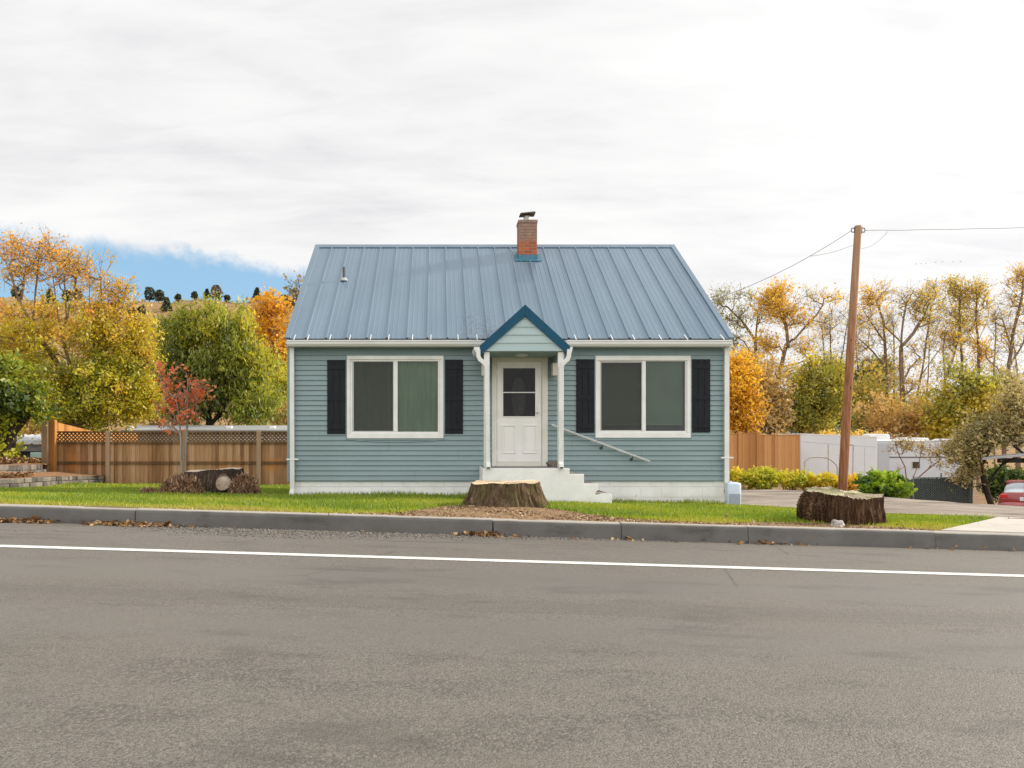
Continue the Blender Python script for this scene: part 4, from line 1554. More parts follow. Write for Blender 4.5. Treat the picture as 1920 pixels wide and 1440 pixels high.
# stoop with side steps
ST_Y0 = 14.85
q = lambda px: hx(px, ST_Y0)
w_ = lambda py: hz(py, ST_Y0)
zg = -0.35
prof_ = [(q(905), zg), (q(905), w_(878)), (q(1068), w_(878)), (q(1068), w_(889)), (q(1095), w_(889)), (q(1095), w_(907)),
         (q(1121), w_(907)), (q(1121), w_(919)), (q(1117.5), w_(922.5)), (q(1116), w_(928.5)), (q(1124), w_(927)), (q(1129), w_(925.5)), (q(1143), w_(925.5)), (q(1147.5), w_(929)), (q(1147), zg)]
mb = MB()
mb.prism(prof_, ST_Y0, WY + 0.025, 'y')
mat_stoop = m_foundation(0.0)
mat_stoop.name = 'painted_concrete'
mb.build('stoop', mat_stoop, house, bevel=0.008)
mat_bare = simple('bare_concrete', two((0.16, 0.145, 0.13), (0.30, 0.275, 0.25)), 9, rough=0.9, bump=0.01)
for (a, b, zt_) in ((q(905) + .02, q(1068) - .02, w_(878)), (q(1068) + 0.004, q(1095) - 0.02, w_(889)), (q(1095) + 0.004, q(1121) - 0.02, w_(907))):
    mb = MB()
    mb.box(a, b, ST_Y0 + 0.03, WY - 0.05, zt_ - 0.001, zt_ + 0.006)
    mb.build('tread', mat_bare, house)
# rough lump of mortar on the second and broken steps
mb = MB()
mb.hexa([(q(1070), 15.0, w_(889)), (q(1081), 15.0, w_(889)), (q(1079), 15.25, w_(889)), (q(1070), 15.25, w_(889)), (q(1070), 15.02, w_(886.5)), (q(1080), 15.02, w_(885)), (q(1078), 15.22, w_(885)), (q(1070), 15.22, w_(887))])
mb.build('mortar_lump', mat_bare, house)

mb = MB()
mb.hexa([(q(1118), ST_Y0 + 0.015, w_(928)), (q(1145.5), ST_Y0 + 0.015, w_(928)), (q(1144), WY - 0.04, w_(928)), (q(1119), WY - 0.04, w_(928)),
         (q(1119.5), ST_Y0 + 0.02, w_(925.2) + 0.004), (q(1142), ST_Y0 + 0.02, w_(925.2) + 0.006), (q(1142), WY - 0.04, w_(925.2) + 0.006), (q(1119.5), WY - 0.04, w_(925.2) + 0.006)])
mb.build('tread', mat_bare, house, bevel=0.004)
# warped siding joint below the left window, built as a sagging tube
mb = MB()
mb.tube([(hx(648) + (hx(838) - hx(648)) * t, WY - 0.024, hz(823.5) - 0.06 * 4 * t * (1 - t)) for t in np.linspace(0, 1, 24)], 0.007, 6)
mb.build('siding_joint', mat_trimblue, house)

# handrail on the wall
mb = MB()
ra, rb = W(1034, 796.5, 15.86), W(1217.5, 865.5, 15.86)
mb.tube([ra, rb], 0.024, 12)
rail = mb.build('handrail', simple('grey_white_rail', two((0.40, 0.41, 0.40), (0.52, 0.53, 0.51)), 6, rough=0.5), house, smooth=False)
for t in (0.12, 0.52, 0.83):
    p = Vector(ra).lerp(Vector(rb), t)
    mb = MB()
    mb.tube([p + Vector((0, 0, -0.02)), p + Vector((0, 0.02, -0.075)), p + Vector((0, 0.13, -0.085))], 0.009, 8)
    mb.tube([p + Vector((0, 0.112, -0.085)), p + Vector((0, 0.128, -0.085))], 0.032, 12)
    mb.build('rail_bracket', simple('dark_bracket', two((0.05, 0.05, 0.05), (0.09, 0.09, 0.09)), 6, rough=0.5, metal=0.5), rail)
# ------------------------------------------------------------------ trees
def seg_tubes(P0, P1, R0, R1, n):
    """vectorised tapered prisms for branch segments"""
    P0, P1 = np.asarray(P0, float), np.asarray(P1, float)
    d = P1 - P0
    L = np.linalg.norm(d, axis=1, keepdims=True)
    L[L == 0] = 1
    d = d / L
    ref = np.where(np.abs(d[:, 2:3]) < 0.9, np.array([[0, 0, 1.0]]), np.array([[1.0, 0, 0]]))
    s = np.cross(d, ref)
    s /= np.linalg.norm(s, axis=1, keepdims=True)
    w = np.cross(s, d)
    t = 2 * np.pi * np.arange(n) / n
    ring = s[:, None] * np.cos(t)[None, :, None] + w[:, None] * np.sin(t)[None, :, None]
    A = P0[:, None] + ring * np.asarray(R0)[:, None, None]
    B = P1[:, None] + ring * np.asarray(R1)[:, None, None]
    V = np.concatenate([A, B], 1).reshape(-1, 3)
    N = len(P0)
    i = np.arange(n)
    q = np.stack([i, (i + 1) % n, n + (i + 1) % n, n + i], -1)
    F_ = (q[None] + (2 * n * np.arange(N))[:, None, None]).reshape(-1, 4)
    return V, F_


def m_bark(name, a, b, scale=9):
    m, k, out = new_mat(name)
    co = k.coords((1, 1, 0.22))
    n = k.noise(co, scale, 6, 0.65)
    col = k.ramp(n, [(0.34, a), (0.66, b)])
    pbsdf(k, out, col, 0.9, 0, 0.2, n, 0.03, 0.9)
    return m


bark_grey = m_bark('grey_brown_bark', (0.055, 0.042, 0.034), (0.16, 0.125, 0.10))
bark_tan = m_bark('tan_bark', (0.12, 0.085, 0.06), (0.28, 0.20, 0.14))
bark_dark = m_bark('dark_bark', (0.018, 0.013, 0.010), (0.06, 0.042, 0.032))
bark_pale = m_bark('pale_bark', (0.22, 0.18, 0.15), (0.42, 0.36, 0.31))


def plant(name, label, cat, Y, trunks, blobs, leaf, mat, bark, r0=0.12, group=None, seed=1, twigs=4, twig_len=0.5, depth=1.0,
          min_r=0.008, base_z=None, gravity=0.25, droop=0.0, crown_name='crown', trunk_name='trunk', jag=0.12, upright=0.25):
    """trunks: list of polylines [(px,py)...] at distance Y; the first point is put on the ground.
    blobs: (px,py,rpx,rpy,clumps[,tint,spread[,leaf factor]]) leaf: (size, leaves per twig, scatter)"""
    r_ = np.random.default_rng(seed)
    sc_ = Y / FPX
    nodes, par, isT = [], [], []
    x0 = (trunks[0][0][0] - PX0) * sc_
    gz_ = Tz(x0, Y) if base_z is None else base_z
    for tr in trunks:
        pts = [np.array(W(px, py, Y)) for px, py in tr]
        if tr is trunks[0] or pts[0][2] < gz_ + 0.6:
            pts[0] = np.array([pts[0][0], Y, (Tz(pts[0][0], Y) if base_z is None else base_z) - 0.08])
            prev = -1
        else:
            dd = [np.linalg.norm(q - pts[0]) for q in nodes]
            prev = int(np.argmin(dd))
        yoff = 0.0
        for a in range(len(pts) - 1):
            m_ = max(2, int(np.linalg.norm(pts[a + 1] - pts[a]) / 0.5))
            yd = r_.normal(0, 0.12) * (0 if a == 0 else 1)
            for t in np.linspace(0, 1, m_, endpoint=(a == len(pts) - 2)):
                p = pts[a] * (1 - t) + pts[a + 1] * t
                p = p + np.array([r_.normal(0, .012), yoff + yd * t, 0])
                nodes.append(p)
                par.append(prev)
                isT.append(True)
                prev = len(nodes) - 1
            yoff += yd
    # leaf clumps
    cl = []
    for b in blobs:
        px, py, rx_, ry_, n_ = b[:5]
        tint = b[5] if len(b) > 5 else 0.5
        spr = b[6] if len(b) > 6 else 0.12
        lf = b[7] if len(b) > 7 else 1.0
        c = np.array(W(px, py, Y))
        rr = np.array([rx_ * sc_, max(rx_, 0.6 * ry_) * sc_ * depth, ry_ * sc_])
        u_ = r_.normal(0, 1, (n_, 3))
        u_ /= np.linalg.norm(u_, axis=1, keepdims=True)
        u_ *= r_.random((n_, 1)) ** (1 / 2.0) * r_.uniform(0.72, 1.38, (n_, 1))
        for q_ in u_:
            cl.append((c + q_ * rr, np.clip(tint + r_.normal(0, spr), 0, 1), lf))
    cl = [c for c in cl if c[0][2] > gz_ + 0.05]
    tn = np.array([n_ for n_ in nodes])
    order = np.argsort([np.min(np.linalg.norm(tn - c[0], axis=1)) for c in cl])
    NA = np.zeros((len(nodes) + 4 * len(cl), 3))
    NA[:len(nodes)] = tn
    cnt = len(nodes)
    ends = []
    for oi in order:
        p, tint, lf = cl[oi]
        Q = NA[:cnt]
        dv = p - Q
        dist = np.linalg.norm(dv, axis=1)
        pen = np.maximum(0, -dv[:, 2] + upright * np.hypot(dv[:, 0], dv[:, 1])) * 1.4
        low = np.where(np.arange(cnt) < 1, 3.0, 0)
        j = int(np.argmin(dist + pen + low))
        d_ = dist[j]
        m_ = 1 if d_ < 0.4 else (2 if d_ < 1.0 else 3)
        prev = j
        for s_ in range(1, m_ + 1):
            t = s_ / m_
            q_ = Q[j] + dv[j] * t
            if s_ < m_:
                q_ = q_ + r_.normal(0, jag * d_ * 0.5, 3) + np.array([0, 0, -gravity * d_ * t * (1 - t)])
            NA[cnt] = q_
            par.append(prev)
            isT.append(False)
            prev = cnt
            cnt += 1
        ends.append((prev, tint, lf))
    NA = NA[:cnt]
    wgt = np.zeros(cnt)
    for e, _, _ in ends:
        wgt[e] += 1
    for t_ in range(cnt):
        if wgt[t_] == 0 and isT[t_]:
            wgt[t_] = 0.3
    for i in range(cnt - 1, -1, -1):
        if par[i] >= 0:
            wgt[par[i]] += wgt[i]
    rad = np.maximum(r0 * (wgt / wgt.max()) ** 0.5, min_r)
    par = np.array(par)
    ch = np.where(par >= 0)[0]
    pr = par[ch]
    ra = np.minimum(rad[pr], rad[ch] * 1.35)
    thick = rad[ch] > 0.035
    # twigs
    tw0, tw1, tr0, lv, lt = [], [], [], [], []
    size, nl, scat = leaf[:3]
    wr, vert = leaf[3:5] if len(leaf) > 3 else (0.33, 0.0)
    for e, tint, lf in ends:
        p = NA[e]
        pp = NA[par[e]] if par[e] >= 0 else p - np.array([0, 0, 1])
        axis = p - pp
        axis = axis / (np.linalg.norm(axis) + 1e-6)
        for _ in range(twigs):
            dr = r_.normal(0, 1, 3) + axis * 0.8 + np.array([0, 0, 0.35 - droop * 1.5])
            dr /= np.linalg.norm(dr)
            L_ = twig_len * r_.uniform(0.5, 1.25)
            q_ = p + dr * L_
            tw0.append(p)
            tw1.append(q_)
            k_ = r_.poisson(nl * lf)
            if k_:
                tt = r_.random(k_) ** 0.7
                lv.append(p + dr * L_ * tt[:, None] + r_.normal(0, scat, (k_, 3)))
                lt.append(np.clip(tint + r_.normal(0, 0.07, k_), 0, 1))
    base = NA[0].copy()
    base[2] = gz_
    root = thing(name, label, cat, tuple(base), group)
    tw0, tw1 = np.array(tw0), np.array(tw1)
    VV, FF, off = [], [], 0
    for sel, sides in ((thick, 8), (~thick, 4)):
        if sel.any():
            v_, f_ = seg_tubes(NA[pr[sel]], NA[ch[sel]], ra[sel], rad[ch[sel]], sides)
            VV.append(v_)
            FF.append(f_ + off)
            off += len(v_)
    v_, f_ = seg_tubes(tw0, tw1, np.full(len(tw0), min_r * 0.8), np.full(len(tw0), min_r * 0.4), 3)
    VV.append(v_)
    FF.append(f_ + off)
    np_mesh(trunk_name, np.concatenate(VV), np.concatenate(FF), bark, parent=root, smooth=True)
    if lv:
        P_ = np.concatenate(lv)
        V_, _ = leaf_quads(r_, P_, size, droop=droop, wr=wr, vert=vert)
        np_mesh(crown_name, V_, np.arange(len(V_)).reshape(-1, 4), mat, parent=root, tint=np.concatenate(lt))
    return root


LM = {
    # tint 0..1
    'maple': leaf_mat('yellow_green_leaves', [(0.0, (0.15, 0.22, 0.012)), (0.3, (0.40, 0.42, 0.015)), (0.55, (0.62, 0.52, 0.02)), (0.8, (0.78, 0.47, 0.05)), (1.0, (0.78, 0.33, 0.05))], 0.5),
    'willow_dull': leaf_mat('dull_green_leaves', [(0.0, (0.09, 0.115, 0.012)), (0.45, (0.25, 0.30, 0.022)), (0.75, (0.46, 0.46, 0.026)), (1.0, (0.72, 0.60, 0.03))], 0.5),
    'olive_green': leaf_mat('olive_green_leaves', [(0.0, (0.11, 0.125, 0.025)), (0.4, (0.29, 0.30, 0.04)), (0.7, (0.54, 0.46, 0.045)), (1.0, (0.78, 0.58, 0.04))], 0.5),
    'dark': leaf_mat('dark_green_leaves', [(0.0, (0.03, 0.05, 0.003)), (0.5, (0.075, 0.13, 0.006)), (0.8, (0.24, 0.30, 0.012)), (1.0, (0.52, 0.48, 0.02))], 0.45),
    'willow': leaf_mat('willow_leaves', [(0.0, (0.09, 0.12, 0.02)), (0.45, (0.22, 0.30, 0.03)), (0.75, (0.44, 0.48, 0.03)), (1.0, (0.66, 0.58, 0.03))], 0.48),
    'orange': leaf_mat('orange_leaves', [(0.0, (0.36, 0.22, 0.05)), (0.4, (0.68, 0.36, 0.02)), (0.75, (0.85, 0.48, 0.02)), (1.0, (0.88, 0.62, 0.04))], 0.52),
    'red': leaf_mat('red_leaves', [(0.0, (0.50, 0.10, 0.045)), (0.5, (0.84, 0.22, 0.07)), (1.0, (0.90, 0.38, 0.12))], 0.5),
    'mixed': leaf_mat('mixed_leaves', [(0.0, (0.22, 0.27, 0.07)), (0.35, (0.46, 0.42, 0.09)), (0.6, (0.74, 0.53, 0.08)), (0.85, (0.86, 0.52, 0.05)), (1.0, (0.88, 0.58, 0.06))], 0.55),
    'olive': leaf_mat('olive_leaves', [(0.0, (0.11, 0.105, 0.035)), (0.4, (0.27, 0.235, 0.085)), (0.7, (0.46, 0.36, 0.13)), (1.0, (0.64, 0.52, 0.22))], 0.45),
    'brown': leaf_mat('brown_leaves', [(0.0, (0.22, 0.16, 0.06)), (0.5, (0.52, 0.35, 0.11)), (1.0, (0.72, 0.46, 0.13))], 0.48),
    'spirea': leaf_mat('lime_leaves', [(0.0, (0.13, 0.19, 0.012)), (0.35, (0.42, 0.46, 0.02)), (0.7, (0.76, 0.62, 0.025)), (1.0, (0.82, 0.46, 0.035))], 0.5),
    'lime': leaf_mat('bright_green_leaves', [(0.0, (0.065, 0.14, 0.006)), (0.45, (0.28, 0.44, 0.016)), (0.8, (0.55, 0.68, 0.035)), (1.0, (0.66, 0.70, 0.08))], 0.48),
    'juniper': leaf_mat('juniper_leaves', [(0.0, (0.03, 0.045, 0.022)), (0.6, (0.085, 0.11, 0.06)), (1.0, (0.26, 0.18, 0.095))], 0.25),
}

# big yellow maple at the left
plant('maple_tree', 'large yellow-green autumn tree behind the lattice fence with bare orange-tipped upper twigs', 'tree', 33,
      [[(150, 905), (148, 800), (135, 700), (110, 600), (100, 520)], [(148, 790), (190, 700), (215, 620), (225, 560)], [(140, 730), (80, 640), (40, 560), (25, 500)], [(144, 760), (230, 720), (265, 690)],
       [(105, 570), (98, 510), (92, 452)], [(118, 620), (140, 540), (150, 470)], [(200, 660), (190, 560), (186, 488)], [(215, 620), (232, 570), (240, 525)], [(40, 560), (48, 500), (56, 448)], [(62, 600), (70, 520), (76, 455)], [(30, 540), (10, 490), (4, 455)], [(225, 600), (250, 565), (262, 545)], [(125, 600), (120, 520), (122, 462)], [(180, 690), (168, 570), (166, 480)]],
      [(120, 735, 125, 66, 150, 0.34, .15), (215, 705, 62, 66, 90, 0.42, .15), (235, 772, 42, 24, 34, 0.45, .14), (75, 632, 110, 38, 70, 0.58, .15, .8), (195, 628, 62, 36, 42, 0.6, .14, .8), (30, 705, 70, 66, 60, 0.45, .16), (85, 588, 110, 20, 36, 0.68, .14, .45), (205, 588, 56, 18, 20, 0.7, .14, .45), (262, 620, 24, 22, 14, .62, .14, .6),
       (140, 785, 60, 22, 36, 0.30, .1), (275, 745, 22, 40, 22, 0.52, .1), (262, 650, 26, 35, 18, 0.6, .1),
       (60, 505, 70, 42, 60, 0.86, .08, 0.20), (150, 515, 60, 38, 54, 0.82, .08, 0.18), (215, 550, 36, 30, 28, 0.78, .08, 0.22), (20, 470, 36, 16, 12, .9, .05, .3), (90, 468, 55, 12, 16, .88, .06, .28)],
      (0.10, 19, 0.13), LM['maple'], bark_tan, r0=0.24, seed=3, twigs=6, twig_len=0.68, min_r=0.009, upright=0.1)

# dark green tree in front of it
plant('broadleaf_tree', 'dark green tree with a leaning blackish trunk at the left edge above the block wall', 'tree', 24,
      [[(10, 850), (22, 810), (48, 780), (20, 730), (-10, 690)], [(40, 786), (60, 760), (65, 735)], [(12, 830), (-15, 790), (-35, 740)]],
      [(6, 700, 30, 28, 40, 0.82, .12), (36, 752, 28, 20, 36, 0.5, .22), (0, 752, 36, 28, 40, 0.4, .2), (62, 772, 18, 10, 10, .65, .2), (60, 735, 16, 14, 6, .75, .15), (-50, 720, 50, 60, 50, .5, .15), (8, 800, 22, 22, 16, 0.93, .05), (6, 850, 16, 26, 16, 0.95, .05)],
      (0.10, 14, 0.12), LM['dark'], bark_dark, r0=0.20, seed=5, twigs=5, twig_len=0.38, base_z=0.45)

# willow and poplars behind the fence
plant('willow_tree', 'soft green willow with feathery foliage between the yellow maple and the house', 'tree', 42,
      [[(395, 900), (392, 790), (380, 700), (372, 640)], [(396, 800), (440, 720), (470, 680)], [(392, 770), (340, 690), (325, 640)], [(400, 790), (430, 750), (450, 730), (480, 740)]],
      [(345, 632, 46, 36, 54, 0.55, .16), (415, 634, 50, 34, 56, 0.66, .16), (338, 695, 46, 56, 76, 0.30, .14), (420, 695, 56, 56, 84, 0.36, .16), (474, 700, 30, 60, 56, 0.74, .14), (395, 590, 46, 14, 16, .62, .16, .6), (450, 610, 24, 20, 12, .8, .1, .6), (380, 755, 70, 40, 50, 0.18, .1), (470, 760, 45, 45, 60, 0.5, .14), (320, 740, 35, 50, 40, 0.3, .1),],
      (0.20, 12, 0.15, 0.16, 1.6), LM['willow_dull'], bark_dark, r0=0.2, seed=8, twigs=7, twig_len=0.85, droop=0.0, min_r=0.010)
plant('poplar_tree', 'tall thin orange poplar rising beside the left gable of the house', 'tree', 56,
      [[(515, 880), (514, 750), (513, 600), (513, 545)], [(514, 740), (494, 640), (490, 570)], [(515, 760), (535, 660), (540, 590)]],
      [(513, 590, 26, 50, 50, 0.62, .12), (490, 610, 20, 50, 36, 0.5, .12), (535, 640, 20, 60, 44, 0.55, .14), (512, 690, 36, 60, 60, 0.5, .16), (520, 770, 30, 40, 26, 0.35, .14)],
      (0.22, 7, 0.16), LM['orange'], bark_pale, r0=0.16, seed=9, twigs=5, twig_len=0.9, min_r=0.012, upright=0.7)
plant('yellow_poplar', 'yellow-green young poplar growing against the orange one beside the house', 'tree', 50,
      [[(528, 880), (526, 760), (520, 690)], [(535, 890), (538, 780), (540, 700)]],
      [(520, 740, 24, 50, 50, 0.85, .12), (542, 730, 16, 60, 36, 0.9, .1), (530, 790, 22, 30, 20, .7, .12)],
      (0.18, 8, 0.14), LM['willow'], bark_pale, r0=0.09, seed=10, twigs=5, twig_len=0.6, min_r=0.010, upright=0.6)
plant('bare_tree', 'nearly leafless twiggy tree showing beside the left roof edge', 'tree', 64,
      [[(552, 880), (553, 700), (556, 600), (557, 530)]],
      [(556, 560, 16, 36, 36, .2, .1, .6), (553, 640, 18, 60, 40, .3, .1, .5)], (0.22, 3, 0.15), LM['brown'], bark_grey, r0=0.14, seed=12, twigs=4, twig_len=0.8, min_r=0.015, upright=0.6)

# red maple sapling with three stems and stakes
red = plant('red_maple_sapling', 'slender three-stemmed sapling with coral red leaves growing behind the cut stump', 'tree', 18.2,
            [[(334, 912), (330, 850), (322, 780), (312, 720), (300, 695)], [(342, 912), (340, 850), (337, 790), (334, 740)], [(347, 912), (348, 850), (350, 780), (356, 720), (376, 715)], [(336, 810), (322, 800), (306, 790)], [(344, 850), (352, 836), (358, 826)]],
            [(312, 718, 16, 18, 14, .5, .2), (300, 695, 12, 10, 5, .5, .2), (345, 745, 30, 26, 34, .45, .2), (378, 727, 14, 14, 10, .55, .2), (325, 755, 22, 26, 20, .45, .2), (352, 775, 20, 24, 18, .4, .2), (296, 765, 8, 12, 4, .4, .2), (335, 700, 20, 12, 6, .55, .2), (384, 752, 8, 8, 3, .5, .2), (330, 795, 22, 12, 8, .4, .2), (310, 800, 16, 8, 4, .4, .2)],
            (0.075, 2.2, 0.04), LM['red'], bark_pale, r0=0.024, seed=14, twigs=3, twig_len=0.20, min_r=0.005, upright=0.35)

# right-hand side: sparse cottonwoods and understory
ct = 'cottonwoods behind the trailer'
plant('cottonwood_tree', 'greenish half-bare cottonwood right beside the roof corner of the house', 'tree', 60,
      [[(1416, 830), (1418, 720), (1417, 640), (1424, 580), (1440, 545)], [(1417, 640), (1390, 600), (1362, 575), (1345, 555)], [(1418, 680), (1395, 640), (1375, 630)]],
      [(1345, 565, 30, 22, 26, 0.15, .12, .8), (1385, 600, 28, 24, 30, 0.2, .12, .9), (1430, 590, 20, 36, 24, 0.3, .12, .6), (1375, 640, 26, 26, 22, .22, .12, .6), (1400, 560, 30, 18, 14, .25, .12, .5), (1420, 660, 25, 40, 20, .4, .15, .5)],
      (0.14, 3.8, 0.17, 0.28, 0.5), LM['mixed'], bark_tan, r0=0.153, seed=20, twigs=6, twig_len=0.96, min_r=0.012, group=ct)
plant('cottonwood_tree', 'leaning cottonwood with thick golden foliage on the left half of its crown', 'tree', 58,
      [[(1432, 830), (1448, 750), (1466, 690), (1478, 645), (1490, 635)], [(1478, 650), (1474, 610), (1460, 570), (1458, 550)], [(1489, 637), (1512, 610), (1532, 590), (1545, 570)], [(1468, 688), (1500, 680), (1530, 665), (1560, 640)], [(1520, 600), (1545, 605), (1570, 612)], [(1530, 668), (1560, 655), (1582, 650)]],
      [(1445, 570, 24, 22, 40, 0.86, .1, 1.5), (1460, 550, 16, 16, 22, 0.9, .08, 1.5), (1470, 590, 22, 24, 36, 0.82, .12, 1.3), (1440, 650, 20, 24, 26, .85, .12, 1.2), (1500, 605, 22, 14, 16, .75, .12, .9), (1510, 560, 24, 22, 18, .62, .1, .5), (1565, 562, 20, 8, 10, .8, .1, .9), (1518, 655, 20, 12, 12, .8, .1, .9), (1470, 700, 40, 22, 34, .85, .12, 1.0), (1500, 645, 30, 18, 14, .7, .1, .6), (1550, 590, 26, 20, 10, .6, .1, .3)],
      (0.14, 4.8, 0.17, 0.28, 0.5), LM['mixed'], bark_tan, r0=0.181, seed=21, twigs=6, twig_len=0.90, min_r=0.011, group=ct, gravity=-0.05)
plant('cottonwood_tree', 'thin-stemmed leafless-looking cottonwood just left of the utility pole', 'tree', 64,
      [[(1566, 830), (1562, 740), (1556, 650), (1552, 570)], [(1562, 740), (1580, 660), (1590, 600)]],
      [(1555, 620, 26, 40, 30, .65, .1, .4), (1590, 620, 20, 40, 20, .6, .1, .35), (1560, 690, 30, 40, 26, .55, .12, .4)], (0.14, 3.8, 0.17, 0.28, 0.5), LM['mixed'], bark_tan, r0=0.098, seed=22, twigs=6, twig_len=1.08, min_r=0.011, group=ct, upright=.5)
plant('cottonwood_tree', 'bright-topped cottonwood just right of the utility pole with crossing bare limbs', 'tree', 62,
      [[(1664, 830), (1663, 740), (1659, 660), (1655, 600), (1640, 545)], [(1660, 690), (1638, 660), (1615, 640), (1600, 630)], [(1658, 640), (1630, 600), (1615, 580)], [(1656, 605), (1672, 590), (1680, 570)]],
      [(1632, 565, 14, 26, 26, .85, .08, 1.3), (1652, 550, 16, 18, 14, .7, .1, .5), (1625, 610, 30, 30, 26, .6, .12, .5), (1610, 650, 26, 26, 18, .65, .12, .5), (1650, 640, 30, 40, 22, .55, .12, .4), (1672, 700, 26, 50, 30, .6, .14, .5), (1640, 720, 26, 40, 26, .55, .14, .6)],
      (0.14, 4.8, 0.17, 0.28, 0.5), LM['mixed'], bark_tan, r0=0.167, seed=23, twigs=6, twig_len=1.02, min_r=0.012, group=ct, gravity=-0.05)
plant('cottonwood_tree', 'forked cottonwood with a thick dark trunk above the air conditioner of the trailer', 'tree', 57,
      [[(1690, 830), (1692, 740), (1690, 660), (1687, 640), (1679, 605)], [(1690, 650), (1712, 625), (1735, 590), (1745, 560)], [(1688, 640), (1662, 615), (1648, 600)], [(1690, 660), (1692, 610), (1700, 570), (1715, 545)], [(1692, 720), (1706, 690), (1725, 670)]],
      [(1728, 570, 24, 30, 34, .55, .12, .7), (1700, 570, 26, 30, 20, .6, .1, .4), (1735, 600, 22, 24, 22, .5, .12, .7), (1715, 660, 30, 30, 22, .6, .12, .4), (1665, 605, 22, 20, 12, .6, .1, .4), (1705, 730, 22, 50, 34, .65, .14, .7)],
      (0.14, 4.8, 0.17, 0.28, 0.5), LM['mixed'], bark_tan, r0=0.188, seed=24, twigs=6, twig_len=0.90, min_r=0.012, group=ct, gravity=-0.05)
plant('cottonwood_tree', 'slim cottonwood leaning right behind the roof vents of the trailer', 'tree', 66,
      [[(1704, 830), (1718, 750), (1732, 690), (1742, 620), (1748, 560), (1752, 530)], [(1730, 700), (1758, 660), (1772, 640)]],
      [(1752, 545, 14, 24, 22, .6, .1, .7), (1762, 575, 14, 26, 20, .55, .1, .6), (1745, 620, 20, 36, 22, .6, .1, .4), (1770, 650, 16, 26, 14, .65, .1, .5)], (0.14, 3.8, 0.17, 0.28, 0.5), LM['mixed'], bark_tan, r0=0.091, seed=25, twigs=6, twig_len=0.96, min_r=0.011, group=ct, upright=.6)
plant('cottonwood_tree', 'crooked low cottonwood with orange tufts left of the two columnar ones', 'tree', 60,
      [[(1770, 830), (1771, 760), (1770, 700), (1766, 660), (1772, 620)], [(1770, 720), (1785, 680), (1795, 640), (1798, 610)]],
      [(1776, 630, 16, 26, 22, .75, .1, .8), (1792, 640, 14, 30, 18, .6, .1, .5), (1768, 690, 18, 40, 24, .65, .1, .6), (1780, 590, 18, 20, 10, .6, .1, .4)], (0.14, 4.8, 0.17, 0.28, 0.5), LM['mixed'], bark_tan, r0=0.098, seed=26, twigs=6, twig_len=0.84, min_r=0.011, group=ct, upright=.5)
plant('cottonwood_tree', 'tall narrow cottonwood with a dense olive-gold column of leaves', 'tree', 62,
      [[(1806, 830), (1806, 720), (1802, 640), (1800, 580), (1800, 535)]],
      [(1800, 550, 22, 22, 34, .45, .12, 1.2), (1785, 545, 14, 16, 14, .5, .1, .9), (1800, 595, 18, 30, 36, .48, .12, 1.1), (1802, 640, 14, 26, 18, .4, .12, .8), (1806, 690, 14, 40, 14, .5, .1, .5)],
      (0.14, 4.8, 0.17, 0.28, 0.5), LM['mixed'], bark_tan, r0=0.105, seed=27, twigs=6, twig_len=0.72, min_r=0.011, group=ct, upright=.6)
plant('cottonwood_tree', 'narrow gold-leaved cottonwood with a visible straight trunk, second from the right edge', 'tree', 61,
      [[(1834, 830), (1834, 740), (1834, 660), (1830, 600), (1832, 535)], [(1834, 650), (1815, 620), (1806, 610)], [(1834, 640), (1848, 610), (1852, 590)]],
      [(1832, 550, 18, 24, 30, .62, .1, .9), (1845, 570, 12, 20, 12, .6, .1, .7), (1826, 600, 14, 26, 22, .6, .1, .8), (1836, 655, 12, 20, 22, .82, .08, 1.3), (1830, 700, 18, 30, 16, .6, .1, .6)],
      (0.14, 4.8, 0.17, 0.28, 0.5), LM['mixed'], bark_tan, r0=0.118, seed=28, twigs=6, twig_len=0.72, min_r=0.011, group=ct, upright=.5)
plant('cottonwood_tree', 'tallest cottonwood at the right edge, leaning right with twiggy half-bare limbs', 'tree', 58,
      [[(1882, 830), (1884, 740), (1890, 680), (1902, 610), (1912, 560), (1918, 500)], [(1886, 720), (1870, 690), (1852, 672), (1848, 660)], [(1896, 650), (1880, 600), (1872, 570)], [(1890, 690), (1915, 650), (1930, 630)]],
      [(1917, 520, 10, 18, 22, .8, .08, 1.1), (1900, 560, 22, 30, 24, .65, .1, .4), (1870, 600, 22, 34, 20, .6, .1, .35), (1905, 640, 26, 36, 26, .62, .1, .4), (1935, 580, 24, 50, 26, .65, .1, .5), (1860, 660, 18, 20, 10, .6, .1, .4)],
      (0.14, 4.8, 0.17, 0.28, 0.5), LM['mixed'], bark_tan, r0=0.153, seed=29, twigs=6, twig_len=0.96, min_r=0.012, group=ct, upright=.4)

